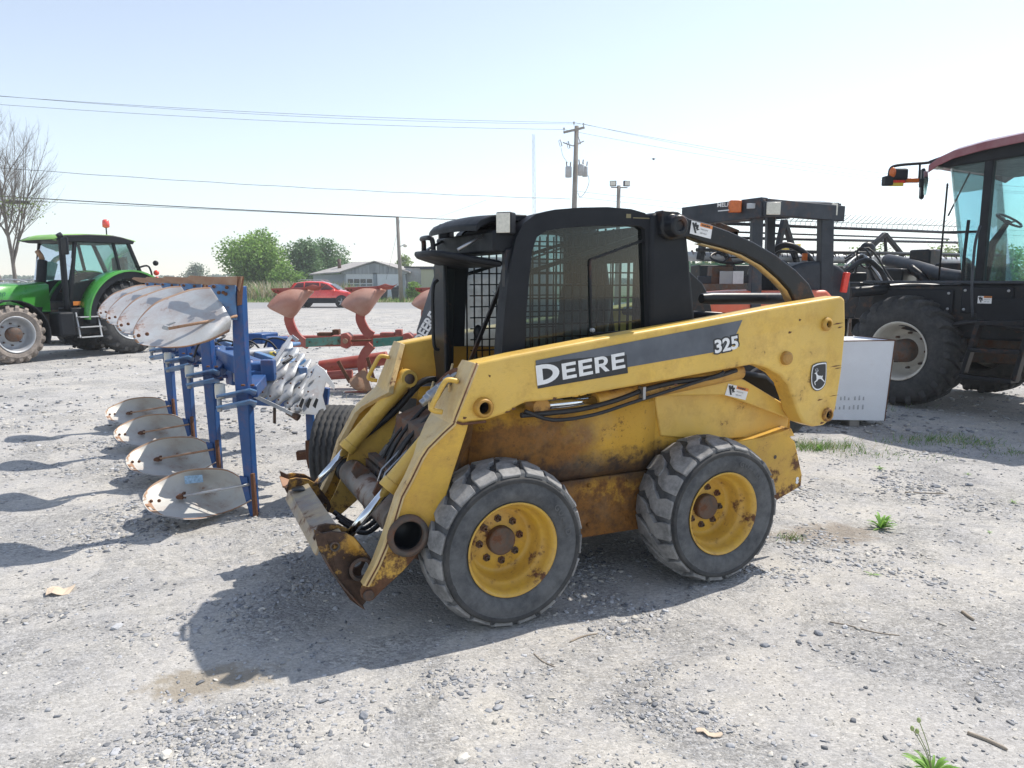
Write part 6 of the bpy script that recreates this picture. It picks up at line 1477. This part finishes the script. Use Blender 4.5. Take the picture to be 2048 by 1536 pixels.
q=Vector((xB-.02,ym+.45,zr+.10)); o=MB(); o.tube([q,q+Vector((0,0,.17))],.014,8); bs=o.build('beacon_stalk',[M['blkm']],tr_); o=MB(); o.lathe([(.04,0),(.075,.02),(.078,.10),(.065,.17),(.03,.19),(.001,.19)],q+Vector((0,0,.17)),16,'Z'); o.build('beacon',[plain('red_beacon_lens',(.85,.12,.10),.25)],bs)
# steps, fuel tank and rear lights
o=MB(); o.bb((-.84,.05,.50),(-1.18,-.35,1.02)); o.build('fuel_tank',[M['blkm']],tr_,bevel=.05,seg=3)
for x in (-1.26,-1.74): o=MB(); o.bar((x,.05,.45),(x,-.05,1.0),.03,.03); o.build('step_rail',[M['galv']],tr_)
for z in (.46,.68,.90): o=MB(); o.box((-1.5,.02,z),(.48,.16,.025)); o.build('step',[M['galv']],tr_,bevel=.003)
o=MB(); o.bb((-1.2,-.1,.5),(-1.8,-.6,1.1)); o.build('step_box',[M['blk']],tr_,bevel=.02)
q=G(160,602,cyn+.02); o=MB(); o.box((q.x,cyn+.012,q.z-.05),(.30,.01,.09)); o.build('orange_sticker',[M['oran']],tr_)
o=MB(); o.tube(smooth_poly([(xC+.0,cyn+.05,2.0),(xC-.2,cyn+.1,2.02),(xC-.25,cyn+.15,1.7),(xC-.2,cyn+.15,1.45)],5),.022,8); ra=o.build('lamp_arm',[M['blkm']],tr_)
for dz in (.35,.12,-.03): o=MB(); o.ball((xC-.32,cyn+.2,1.75+dz),.065,6); o.build('rear_lamp',[M['blkm'] if dz>.2 else M['redl']],ra)
# ================================================================ red car on the road and a grey one behind the tractor
def car(name,label,x,y,rz,body,seed=0,grp='passenger cars'):
    t=thing(name,label,'car',(x,y,0),rz,grp)
    sec=[(-2.2,.55,.86,.86),(-2.15,.95,.90,.88),(-1.9,1.12,.92,.90),(-1.55,1.53,.70,.90),(-.9,1.63,.66,.90),(.1,1.60,.66,.90),(.55,1.46,.66,.90),(1.10,1.08,.80,.90),(1.75,.98,.80,.89),(2.10,.86,.80,.86),(2.2,.55,.80,.80)]
    P=[]
    for xx_,zt,wt,wb in sec:
        belt=min(zt,1.02); 
        row=[Vector((xx_,-wb,.30)),Vector((xx_,-wb,.62)),Vector((xx_,-wb*.98,belt)),Vector((xx_,-wt if zt>1.1 else -wb*.93,zt-.03)),Vector((xx_,-wt*.5,zt+.01)),Vector((xx_,0,zt+.02))]
        row+= [Vector((v.x,-v.y,v.z)) for v in row[-2::-1]]; P.append(row)
    o=MB(); o.grid(P,True); o.add(P[0],[list(range(len(P[0])))]); o.add(P[-1],[list(range(len(P[-1])))]); o.build('body',[body],t,bevel=0)
    for s in (-1,1):
        o=MB(); y0=s*.905
        for poly in ([(-1.72,1.10),(-1.42,1.50),(-1.0,1.54),(-1.0,1.10)],[(-.93,1.10),(-.93,1.55),(-.05,1.54),(-.0,1.10)],[(.07,1.10),(.02,1.53),(.40,1.46),(1.0,1.10)]):
            o.add([(a,s*(.945-(b-1.05)*.47),b) for a,b in poly],[(0,1,2,3)],False)
        o.build('side_window',[M['glassd']],t)
        for poly in ([(-2.15,.28),(-2.2,.55),(-1.85,.60),(1.9,.60),(2.2,.5),(2.15,.28)],):
            o=MB(); o.prism(poly,s*.89,s*.925); o.build('sill_cladding',[M['blkm']],t,bevel=.01)
        for wx in (-1.32,1.34):
            o=MB(); o.lathe([(.41,s*.90),(.41,s*.932)],(wx,0,.37),28); o.build('wheel_arch',[M['blk']],t)
            o=MB(); o.lathe([(.22,s*.935),(.34,s*.945),(.355,s*.90),(.355,s*.70)],(wx,0,.355),32); ty=o.build('tyre',[M['tyrec']],t)
            o=MB(); o.lathe([(.235,s*.94),(.215,s*.90),(.05,s*.925),(.001,s*.93)],(wx,0,.355),30); r_=o.build('rim',[M['blkm']],ty)
            o=MB()
            for k in range(5):
                a=2*PI*k/5+.3; o.bar((wx,s*.945,.355),(wx+.21*math.cos(a),s*.945,.355+.21*math.sin(a)),.06,.02,(0,1,0))
            o.lathe([(.225,s*.948),(.205,s*.948)],(wx,0,.355),30); o.build('spokes',[M['galv']],r_)
        o=MB(); o.box((.88,s*1.0,1.10),(.12,.18,.12)); o.build('door_mirror',[body],t,bevel=.03)
        o=MB(); o.tube([(-1.4,s*.6,1.68),(-1.2,s*.6,1.72),(.0,s*.6,1.70),(.2,s*.6,1.64)],.02,6); o.build('roof_rail',[M['galv']],t)
        for dx in (-.5,.45): o=MB(); o.box((dx-.25,s*.915,.95),(.18,.03,.03)); o.build('door_handle',[body],t,bevel=.008)
        o=MB(); o.box((2.08,s*.68,.84),(.14,.28,.12)); o.build('headlight',[M['lens']],t,bevel=.02)
        o=MB(); o.box((-2.16,s*.72,1.0),(.08,.24,.2)); o.build('tail_lamp',[M['redl']],t,bevel=.02)
    o=MB(); o.add([(-1.93,-.76,1.10),(-1.93,.76,1.10),(-1.60,.62,1.50),(-1.60,-.62,1.50)],[(0,1,2,3)],False)
    o.add([(1.08,-.76,1.12),(1.08,.76,1.12),(.60,.63,1.46),(.60,-.63,1.46)],[(0,1,2,3)],False)
    for v in range(4,8): o.v[v]=(o.v[v][0]+.03,o.v[v][1],o.v[v][2]+.02)
    for v in range(4): o.v[v]=(o.v[v][0]-.03,o.v[v][1],o.v[v][2]+.02)
    o.build('windscreen',[M['glassd']],t)
    return t
cc=dep(648,615,46.0); car('car','bright red hatchback SUV driving on the road behind the red plough',cc.x,46.0,0,paint('red_car_paint',(.78,.045,.03),.22,rust=0,dust=.05,coat=1,bmp=0))
cc=dep(128,690,19.5); car('car','grey car with alloy wheels glimpsed behind the green tractor',cc.x-1.0,19.9,R(8),paint('grey_car_paint',(.16,.17,.18),.25,rust=0,dust=.1,coat=1,bmp=0))
# ================================================================ house, outbuildings, poles, wires, trees
HY=66.0
def FX(px,d): return dep(px,600,d).x
def FZ(py,d): return max(0,dep(1024,py,d).z)
sid=plain('weathered_siding',(.33,.36,.40),.8,0,.12,1.2); 
def siding(name,c1,c2,sc=9.):
    m,nt,B,N,L=nm(name); co=tcn(N,L); wv=N.new('ShaderNodeTexWave'); wv.wave_type='BANDS'; wv.bands_direction='Z'; wv.inputs['Scale'].default_value=sc; wv.wave_profile='SAW'; L.new(co,wv.inputs[0])
    c=mixc(N,L,ramp(N,L,noi(N,L,co,1.2,6,.7),[(.35,0),(.65,1)]),c1,c2); c=mixc(N,L,.5,c,ramp(N,L,wv.outputs['Fac'],[(0,.6),(.2,1),(1,1.1)]),'MULTIPLY'); L.new(c,B.inputs['Base Color']); B.inputs['Roughness'].default_value=.85; bump(N,L,B,wv.outputs['Fac'],.4,.02); return m
def vboard(name,c1,c2,sc=9.,dr='X'):
    m,nt,B,N,L=nm(name); co=tcn(N,L); wv=N.new('ShaderNodeTexWave'); wv.wave_type='BANDS'; wv.bands_direction=dr; wv.inputs['Scale'].default_value=sc; L.new(co,wv.inputs[0])
    c=mixc(N,L,ramp(N,L,noi(N,L,tcn(N,L,'Object',(6,6,.5)),.9,6,.7),[(.35,0),(.65,1)]),c1,c2); c=mixc(N,L,.4,c,ramp(N,L,wv.outputs['Fac'],[(0,.6),(.3,1),(1,1.05)]),'MULTIPLY'); L.new(c,B.inputs['Base Color']); B.inputs['Roughness'].default_value=.85; return m
xa,xb=FX(690,HY),FX(812,HY); xc=FX(752,HY); ze=FZ(543,HY); zap=FZ(525,HY)
bld=thing('garage_building','low grey gabled garage with white overhead door and multi pane window across the road','building',(xa,HY,0),0)
W_=xb-xa; 
roofm=paint('grey_shingles',(.33,.31,.30),.9,rust=0,rs=6,dust=.4,dustc=(.42,.40,.38))
o=MB(); o.prism([(0,0),(W_,0),(W_,ze),(0,ze)],0,11); o.build('wall',[siding('grey_lap_siding',(.30,.34,.38),(.42,.46,.50),6)],bld)
o=MB(); o.prism([(-.25,ze-.03),(W_/2,zap),(W_+.25,ze-.03),(W_+.25,ze-.22),(-.25,ze-.22)],-.10,.0); o.build('gable',[vboard('weathered_gable_boards',(.20,.22,.25),(.42,.44,.47),12)],bld,bevel=.01)
o=MB(); ap=zap+.06
o.extr([(-.4,-.25,ze-.12),(W_/2,-.25,ap),(W_/2,11.2,ap),(-.4,11.2,ze-.12)],(0,0,.10)); o.extr([(W_/2,-.25,ap),(W_+.4,-.25,ze-.12),(W_+.4,11.2,ze-.12),(W_/2,11.2,ap)],(0,0,.10)); o.build('roof',[roofm],bld)
# side wing to the left
xl=FX(630,HY+1.5)-xa; zl=FZ(550,HY)
o=MB(); o.prism([(xl,0),(0,0),(0,ze-.2),(xl,zl)],1.2,8); o.build('side_wing',[siding('pale_grey_lap_siding',(.36,.41,.46),(.46,.50,.55),7)],bld)
o=MB(); o.extr([(xl-.3,.8,zl-.02),(.3,.8,ze-.06),(W_/2-.2,5.5,ap+.05),(xl+2.6,6.5,ap+.03)],(0,0,.12)); o.build('wing_roof',[roofm],bld)
def rect(x0,x1,py0,py1,y,th,nme,m,par=bld): o=MB(); o.bb((FX(x0,HY)-xa,y,FZ(py1,HY)),(FX(x1,HY)-xa,y-th,FZ(py0,HY))); return o.build(nme,[m],par)
wtrim=plain('white_trim',(.55,.58,.62),.6,0,.1); wdoor=plain('white_garage_door',(.62,.66,.72),.6,0,.06,2)
od=rect(694,748,545,596,-.0,.06,'window_bay',wtrim)
for k in range(4):
    rect(697+12.7*k,707.5+12.7*k,558,566,-.06,.02,'window_pane',M['glassd'] if 0 else plain('dark_window',(.05,.06,.075),.15),od); rect(697+12.7*k,707.5+12.7*k,568,572,-.06,.02,'window_pane',plain('dark_window',(.16,.18,.2),.2),od)
gd=rect(756,799,547,598,0,.07,'garage_door',wdoor)
for k,(a,b) in enumerate(((772,783),(794,799))): rect(a,b,571,575,-.07,.01,'door_light',plain('dark_window',(.06,.07,.08),.2),gd)
rect(748,755,546,598,0,.10,'door_trim',plain('blue_grey_trim',(.24,.28,.33),.7)); rect(799,806,546,598,0,.09,'door_trim',plain('grey_trim',(.34,.36,.40),.7))
o=MB(); x=FX(681,HY+3)-xa; o.cyl((x,3,ze),(x,3,FZ(518,HY+3)),.17,12); o.build('chimney_pipe',[M['dirt']],bld)
ax=thing('annex_building','flat roofed peeling white annex right of the garage across the road','building',(FX(812,HY+1),HY+1,0),0)
w2=FX(846,HY+1)-FX(812,HY+1); z2=FZ(536,HY+1)
o=MB(); o.bb((0,0,FZ(580,HY+1)),(w2,6,z2)); o.build('wall',[paint('peeling_white_wall',(.62,.63,.64),.8,rust=.16,rs=.9,dust=.3,dustc=(.4,.41,.44),rc=(.20,.20,.22))],ax); o=MB(); o.bb((-.1,-.15,z2),(w2+3.5,6.2,z2+.14)); o.build('flat_roof',[M['blkg']],ax)
for x in (.2,w2-.2): o=MB(); o.bb((x-.1,.1,0),(x+.1,.5,FZ(580,HY+1))); o.build('pier',[M['dirt']],ax)
sh=thing('metal_shed','beige ribbed metal shed at the right end of the outbuildings','shed',(FX(843,HY-.5),HY-.5,0),0)
o=MB(); w3=FX(930,HY-.5)-FX(843,HY-.5); o.bb((0,0,0),(w3,8,FZ(539,HY))); o.build('wall',[vboard('beige_ribbed_metal',(.40,.40,.30),(.46,.46,.36),7)],sh); o=MB(); o.bb((-.1,-.1,FZ(539,HY)),(w3+.1,8.1,FZ(539,HY)+.12)); o.build('roof',[M['blkg']],sh)
for px,lb in ((768,'dark plastic wheelie bin, left one of the pair by the garage door'),(791,'dark plastic wheelie bin, right one of the pair by the garage door')):
    x=FX(px,HY-3); t=thing('wheelie_bin',lb,'bin',(x,HY-3,0),0,'wheelie bins by the garage')
    o=MB(); o.add([(a*w,b*w,z) for z,w in ((.08,.24),(1.0,.32)) for a,b in ((-1,-1),(1,-1),(1,1),(-1,1))],[(0,1,2,3),(4,5,6,7),(0,1,5,4),(1,2,6,5),(2,3,7,6),(3,0,4,7)],False); o.build('bin_body',[M['blkg']],t,bevel=.03)
    o=MB(); o.box((0,0,1.04),(.70,.72,.08)); o.build('lid',[M['blkm']],t,bevel=.03)
    for s in (-1,1): o=MB(); o.lathe([(.1,-.03),(.1,.03)],(s*.24,.28,.10),14,'X'); o.build('wheel',[M['hose']],t)
# ---- trees
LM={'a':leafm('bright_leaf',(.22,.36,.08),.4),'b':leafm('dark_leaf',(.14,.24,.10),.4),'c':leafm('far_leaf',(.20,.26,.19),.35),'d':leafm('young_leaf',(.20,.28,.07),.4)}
bark=paint('grey_bark',(.17,.15,.13),.9,rust=0,dust=.3,dustc=(.26,.24,.22))
quad=[[(-.5,0,-.35),(.5,0,-.35),(.55,.1,.35),(-.45,.1,.35)],[(-.4,.0,-.5),(.4,.05,-.4),(.5,.0,.4),(-.5,.05,.5)]]
def tree(name,label,x,y,h,w,n,mat_,seed,grp=None,lobes=9,base=.16,leaf=.22,zlo=.1,dense=.5,oz=None):
    rg=np.random.RandomState(seed); t=thing(name,label,'tree',(x,y,0),0,grp)
    rr=random.Random(seed); o=MB(); L_=[]
    for k in range(lobes):
        a=rr.uniform(0,2*PI); rad=w*.34*rr.uniform(.2,1); zz=h*rr.uniform(zlo+.22,.84); s=w*rr.uniform(.17,.30)*(1.15-.4*abs(zz/h-.5)); L_.append((math.cos(a)*rad,math.sin(a)*rad,zz,s))
    L_.append((0,0,h*.86,w*.2)); L_.append((0,0,h*.5,w*.34))
    o.tube([(0,0,0),(0.02*h,0,h*.25),(0,0.01*h,h*.5),(0,0,h*.85)],[w*.035,w*.03,w*.02,w*.005],8)
    for (lx,ly,lz,s) in L_: o.tube(smooth_poly([(0,0,lz*.45),(lx*.5,ly*.5,lz*.75),(lx,ly,lz)],3),[w*.012,w*.011,w*.010,w*.008,w*.006,w*.004,w*.002],5)
    o.build('trunk',[bark],t)
    pts=[];P=np.array(L_); pr=P[:,3]**2; pr/=pr.sum(); idx=rg.choice(len(P),n,p=pr)
    d=rg.normal(size=(n,3)); d/=np.linalg.norm(d,axis=1)[:,None]; r_=rg.rand(n)**dense*(1+.25*rg.rand(n))
    pos=P[idx,:3]+d*(P[idx,3]*r_)[:,None]*np.array([1,1,.85])
    # clumps: pull leaves towards random twig ends
    tw_=pos[rg.choice(n,max(20,n//22))]; 
    j=rg.choice(len(tw_),n); 
    dist=np.stack([np.linalg.norm(pos-tw_[rg.choice(len(tw_))],axis=1) for _ in range(1)],1)
    for _ in range(5):
        cand=rg.choice(len(tw_),n); dd=np.linalg.norm(pos-tw_[cand],axis=1); m=dd<w*.10; pos[m]=pos[m]*.45+tw_[cand][m]*.55
    pos=pos[pos[:,2]>.02*h]; n=len(pos); s=leaf*rg.uniform(.6,1.4,n)
    cr=scatter_mesh('crown',pos,np.stack([s,s,s],-1),[mat_],np.zeros(n,int),quad,[(0,1,2,3)],t,None,tilt=1.4)
    return t
FT=dict(grp='trees across the road')
tree('leafy_tree','large round bright green tree left of the garage',FX(527,74),74,6.4,6.8,16000,LM['a'],3,'trees across the road',13,leaf=.17,zlo=0)
tree('leafy_tree','darker green tree just left of the grey garage',FX(613,80),80,6.1,4.6,8000,LM['b'],5,'trees across the road',9,leaf=.17)
tree('leafy_tree','green tree rising behind the left end of the garage roof',FX(650,84),84,6.4,5.6,9000,LM['b'],8,'trees across the road',9,leaf=.17)
tree('leafy_tree','thin topped tree above the chimney pipe',FX(686,90),90,6.3,2.8,1500,LM['b'],9,'trees across the road',6,leaf=.14)
tree('leafy_tree','small tree top showing beyond the ridge right of the wooden pole',FX(808,110),110,5.6,4.2,2500,LM['d'],10,'trees across the road',6,leaf=.22)
tree('leafy_tree','low bushy tree between the large round tree and the garage',FX(572,72),72,3.4,4.0,5000,LM['a'],12,'trees across the road',8,leaf=.15,zlo=0)
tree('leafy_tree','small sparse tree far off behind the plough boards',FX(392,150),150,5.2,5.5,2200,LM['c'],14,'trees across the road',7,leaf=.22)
tree('shrub','small round bush at the foot of the wooden pole',FX(826,62),62,1.5,1.9,2200,LM['a'],15,None,6,leaf=.09,zlo=0)
for k,(px,d,h,w,ls) in enumerate(((1735,62,4.2,5,'leftmost of the loose trees seen behind the reel tines'),(1800,66,3.9,5.5,'middle one of the loose trees seen behind the reel tines'),(1868,60,4.4,5,'rightmost of the loose trees seen behind the reel tines'),(2020,58,4.2,6,'green tree seen through the windrower cab glass'),(1425,75,4,6,'low tree behind the left post of the canopy frame'))):
    tree('leafy_tree',ls,FX(px,d),d,h,w,3500,LM['d'] if k!=3 else LM['a'],30+k,'trees behind the header',8,leaf=.15,zlo=.0,dense=.8)
# distant treeline: reads as one mass
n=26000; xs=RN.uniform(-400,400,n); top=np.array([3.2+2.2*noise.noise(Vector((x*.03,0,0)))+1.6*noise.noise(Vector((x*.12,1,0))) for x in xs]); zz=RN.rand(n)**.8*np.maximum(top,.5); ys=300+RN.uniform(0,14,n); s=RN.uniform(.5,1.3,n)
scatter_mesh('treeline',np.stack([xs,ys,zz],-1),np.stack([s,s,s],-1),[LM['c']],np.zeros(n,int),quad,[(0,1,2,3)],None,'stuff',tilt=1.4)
# bare tree on the left: recursive branching
def bare_tree(x,y,h,seed):
    t=thing('bare_tree','tall nearly leafless tree with twin trunks at the left edge behind the green tractor','tree',(x,y,0),0); rr=random.Random(seed); o=MB(); tw_=MB(); tips=[]
    def br(p,d,L_,r,lv):
        n=5; pts=[p]; q=Vector(p); dd=Vector(d)
        for i in range(n):
            dd=(dd+Vector((rr.uniform(-.13,.13),rr.uniform(-.13,.13),rr.uniform(-.04,.10)))).normalized(); q=q+dd*L_/n; pts.append(q.copy())
        (o if lv<2 else tw_).tube(pts,[lerp(r,r*.5,i/n) for i in range(n+1)],6 if lv<2 else 3,cap=False)
        if lv>=4: tips.append(pts[-1]); return
        kn=(6,7,6,5)[lv] if lv else 13
        for k in range(kn):
            f=rr.uniform(.28,1) if lv else rr.uniform(.30,1); i=min(n-1,int(f*n)); b=pts[i].lerp(pts[i+1],f*n-i)
            a=rr.uniform(0,2*PI); out=Vector((math.cos(a),math.sin(a),0)); sp=rr.uniform(.5,1.0)*(.75 if lv==0 else 1); nd=(dd*1.0+out*sp+Vector((0,0,.15))).normalized()
            if b.z<h*.12: continue
            br(b,nd,L_*rr.uniform(.42,.62)*(1.1-.4*f),r*.45*(1.1-.4*f),lv+1)
        if lv: br(pts[-1],dd,L_*.5,r*.45,lv+1)
    br(Vector((-.12,0,0)),Vector((-.03,0,1)),h*.80,.125,0); br(Vector((.30,.1,0)),Vector((.07,0,1)),h*.76,.11,0)
    o.build('trunk',[bark],t,norm=False); tw_.build('branches',[bark],t,norm=False)
    T=np.array([v[:] for v in tips if v.z<h*.62]); T=T[RN.rand(len(T))<.45]; n=len(T)*2; P_=np.repeat(T,2,0)+RN.normal(0,.22,(n,3)); s=RN.uniform(.05,.10,n)
    scatter_mesh('crown',P_,np.stack([s,s,s],-1),[LM['d']],np.zeros(n,int),quad,[(0,1,2,3)],t,None,tilt=1.4)
bare_tree(FX(20,40),40,9.5,4)
# ---- poles
def pole(name,label,px,pb,d,r,lean=0,cat='pole'):
    t=thing(name,label,cat,(FX(px,d),d,0),0); return t
d=57; p1=pole('utility_pole','thin wooden utility pole with small lamp in front of the garage',803,603,d,.2)
zt=FZ(433,d); o=MB(); o.tube([(0,0,0),(-.18,0,zt)],[.17,.12],12); o.build('shaft',[M['wood']],p1)
o=MB(); o.tube(smooth_poly([(-.1,-.1,FZ(494,d)),(.15,-.3,FZ(492,d)),(.38,-.4,FZ(490,d))],3),.03,6); la=o.build('lamp_arm',[M['galv']],p1); o=MB(); o.ball((.42,-.4,FZ(491,d)-.02),.17,8,(1,1,.8)); o.build('lamp_head',[M['lens']],la)
d2=45; p2=pole('utility_pole','tall wooden utility pole with crossarm and grey transformers above the loader cab',1146,600,d2,.2); zt2=FZ(252,d2)
o=MB(); o.tube([(-.10,0,0),(.10,0,zt2)],[.20,.13],14); o.build('shaft',[M['wood']],p2)
def p2p(px,py,dy=0): return dep(px,py,d2+dy)-Vector(p2.location)
o=MB(); o.bar(p2p(1127,265,-.3),p2p(1169,255,-.1),.10,.13); ca=o.build('crossarm',[M['wood']],p2,bevel=.01)
for q in ((1128,259,-.3),(1148,247,-.2),(1167,250,-.1)): o=MB(); c=p2p(*q); o.lathe([(.02,-.12),(.03,0),(.06,.01),(.05,.05),(.06,.07),(.03,.12)],c,10,'Z'); o.build('insulator',[M['galv']],ca)
for px,py in ((1122,285),(1138,289),(1159,281)):
    o=MB(); c=p2p(px,py,-.3); o.tube([c+Vector((-.04,0,.18)),c+Vector((.06,0,-.2))],.035,6); o.tube([c+Vector((-.04,0,.18)),c+Vector((-.14,0,.10)),c+Vector((-.05,0,-.22)),c+Vector((.06,0,-.2))],.02,5); o.build('cutout_fuse',[M['galv']],p2)
o=MB(); o.bar(p2p(1126,285,-.25),p2p(1146,292,0),.05,.05); o.bar(p2p(1146,292,0),p2p(1168,282,-.2),.05,.05); o.build('fuse_bracket',[M['wood']],p2)
for px,py,w,h in ((1137,344,.19,.62),(1162,340,.19,.64),(1170,343,.16,.60)):
    c=p2p(px,py,-.25 if px!=1170 else .3); o=MB(); o.lathe([(.001,-h/2),(w,-h/2),(w,h/2-.04),(w*.9,h/2),(.001,h/2)],c,18,'Z'); tk=o.build('transformer_tank',[M['galv']],p2)
    for dx in (-.1,.1): o=MB(); o.tube([c+Vector((dx,0,h/2)),c+Vector((dx*1.3,0,h/2+.28))],.035,6); o.build('bushing',[M['dirt']],tk)
o=MB(); o.tube(smooth_poly([p2p(1176,350,-.2),p2p(1178,365,-.2),p2p(1170,385,-.2),p2p(1160,394,-.2),p2p(1156,386,-.2)],4),.014,5); o.tube(smooth_poly([p2p(1122,295,-.3),p2p(1126,312,-.3),p2p(1136,326,-.3)],3),.01,4); o.build('drop_wire',[M['hose']],p2)
d3=40; p3=pole('floodlight_pole','short pole with two square floodlights right of the transformers',1233,600,d3,.2,cat='floodlight'); z3=FZ(371,d3); o=MB(); o.tube([(0,0,0),(0,0,z3)],[.13,.10],12); o.build('shaft',[M['wood']],p3)
o=MB(); o.bar((-.42,-.05,z3-.10),(.46,-.05,z3-.12),.05,.05); fa=o.build('lamp_bar',[M['dirt']],p3)
for sx,rz in ((-.32,-.25),(.40,.35)):
    o=MB(); o.box((sx,-.08,z3+.09),(.34,.16,.28),rz=rz); fl=o.build('floodlight_housing',[M['blkg']],fa,bevel=.02); o=MB(); o.box((sx+.08*math.sin(rz),-.08-.085*math.cos(rz),z3+.09),(.28,.01,.22),rz=rz); o.build('floodlight_lens',[M['lens']],fl)
d4=95; tw4=thing('lattice_tower','slender grey lattice radio mast between the wires left of the tall pole','mast',(FX(1070,d4),d4,0),0); z4=FZ(268,d4); o=MB(); hw=.17
lean=-.28
for a,b in ((-hw,0),(hw,0),(0,.28)): o.tube([(a*1.25,b,0),(a*.85+lean,b,z4)],.022,4,cap=False)
k=0; z=0
while z<z4-.5:
    s=1 if k%2 else -1; l=lean*z/z4; f=1.25-.4*z/z4; o.tube([(s*hw*f+l,0,z),(-s*hw*f+l,0,z+.5)],.012,3,cap=False); o.tube([(-hw*f+l,0,z),(hw*f+l,0,z)],.010,3,cap=False); z+=.5;k+=1
o.build('lattice_frame',[M['galv']],tw4)
# ---- overhead wires: each one hangs between its ends
def wire(a,b,sag,r,label,m='hose',n=24,wav=0):
    A=dep(*a);B_=dep(*b); c=A.copy(); pts=[]
    for i in range(n+1):
        t=i/n; p=A.lerp(B_,t); p.z-=4*sag*t*(1-t)-wav*math.sin(t*60); pts.append(p-c)
    o=MB(); o.tube(pts,r,5,cap=False); w_=o.build('overhead_wire',[M[m]]); w_.location=c; tag(w_,label,'wire','overhead wires')
wm='blkm'
wire((-330,166,38),(1148,245,44.8),.35,.009,'topmost thin wire running left from the pole crossarm')
wire((-330,160,38.5),(1167,248,44.9),.5,.008,'second thin wire just under the topmost one on the left')
wire((-330,183,38),(1128,259,44.7),.35,.009,'third thin wire left of the crossarm, a little lower')
wire((-300,312,37),(1140,398,44.9),.25,.012,'wavy thin cable crossing the sky left of the tall pole',n=60,wav=.012)
wire((-300,372,52),(798,434,57),.15,.034,'thick black cable running left from the thin wooden pole')
wire((-300,384,51.8),(798,435,56.8),.05,.016,'thinner cable hanging right below the thick black one')
wire((798,434,57),(1060,440,62),.1,.03,'thick cable running right from the thin pole behind the cab roof')
wire((1148,245,45),(2300,385,62),.9,.010,'upper thin wire running right from the crossarm')
wire((1167,248,45),(2300,392,62.5),1.1,.009,'wire running right from the crossarm, close under the upper one')
wire((1128,259,45),(2300,398,61),.9,.009,'lowest of the three wires running right from the crossarm')
wire((1150,382,45),(2300,470,60),.5,.009,'lower thin wire to the right of the floodlight pole')
wire((1155,394,45),(2300,480,61),.5,.009,'lowest thin wire right of the floodlight pole')
wire((972,400,50),(860,440,56),.02,.007,'short thin drop wire slanting left above the cab visor')
wire((800,440,57),(772,560,66),.05,.010,'thin guy wire from the thin pole down to the garage')
c=dep(30,404,51.5); sc2=MB(); sc2.tube([Vector((-.85,0,.03)),Vector((.85,.2,-.03))],.13,12); q=sc2.build('splice_closure',[M['blkm']],None,bevel=.03); q.location=c; tag(q,'black cylindrical cable closure hanging on the thick wire at the left edge','cable box')
# birds
for px,py,s,d,lb in ((1307,318,.22,40,'dark bird gliding high right of the tall pole'),(709,488,.16,60,'small bird in flight, upper one above the garage'),(699,493,.10,60,'tiny bird in flight, lower one above the garage')):
    o=MB(); o.ball((0,0,0),s*.28,6,(1.6,1,.8)); o.grid([[Vector((-.1*s,y,.0)),Vector((.25*s,y,.02))] for y in (0,)]+[[Vector((-.1*s,.5*s,.12*s)),Vector((.15*s,.5*s,.12*s))],[Vector((0,s,.05*s)),Vector((.03*s,s,.05*s))]],True); o.grid([[Vector((-.1*s,0,.0)),Vector((.25*s,0,.02))],[Vector((-.1*s,-.5*s,.12*s)),Vector((.15*s,-.5*s,.12*s))],[Vector((0,-s,.05*s)),Vector((.03*s,-s,.05*s))]],True)
    b=o.build('bird',[M['blk']]); b.location=dep(px,py,d); b.rotation_euler=(0,.1,.9); tag(b,lb,'bird','birds in the sky')
# ================================================================ daylight
w=bpy.data.worlds.new('World'); SC.world=w; w.use_nodes=True
N=w.node_tree.nodes; L=w.node_tree.links; sk=N.new('ShaderNodeTexSky'); sk.sky_type='NISHITA'; sk.sun_disc=False
sk.sun_elevation=R(54.5); sk.sun_rotation=math.atan2(.579,.415); sk.altitude=0; sk.air_density=1.0; sk.dust_density=.1; sk.ozone_density=1.0
hs=N.new('ShaderNodeHueSaturation'); hs.inputs['Saturation'].default_value=.64; L.new(sk.outputs[0],hs.inputs['Color'])
L.new(hs.outputs[0],N['Background'].inputs[0]); N['Background'].inputs[1].default_value=.118
sd=bpy.data.lights.new('sun','SUN'); so=bpy.data.objects.new('sun',sd); COL.objects.link(so); sd.energy=3.15; sd.angle=R(.5); sd.color=(1,.94,.85)
so.rotation_euler=Vector((.579,.415,1)).to_track_quat('Z','Y').to_euler(); so.location=(20,14,40)
SC.view_settings.view_transform='Standard'; SC.view_settings.look='None'; SC.view_settings.exposure=.80; SC.view_settings.gamma=1
o=MB(); o.bb((-430,-40,-1.5),(430,640,32)); hz=o.build('haze',[bpy.data.materials.new('haze_air')]); tag(hz,kind='stuff')
m=hz.data.materials[0]; m.use_nodes=True; m.node_tree.nodes.clear(); vo=m.node_tree.nodes.new('ShaderNodeOutputMaterial'); pv=m.node_tree.nodes.new('ShaderNodeVolumePrincipled')
pv.inputs['Color'].default_value=(.93,.96,1,1); pv.inputs['Density'].default_value=.0013; pv.inputs['Anisotropy'].default_value=.3; m.node_tree.links.new(pv.outputs[0],vo.inputs['Volume'])
SC.cycles.max_bounces=8; SC.cycles.volume_bounces=0; SC.cycles.transparent_max_bounces=24; SC.cycles.use_denoising=True
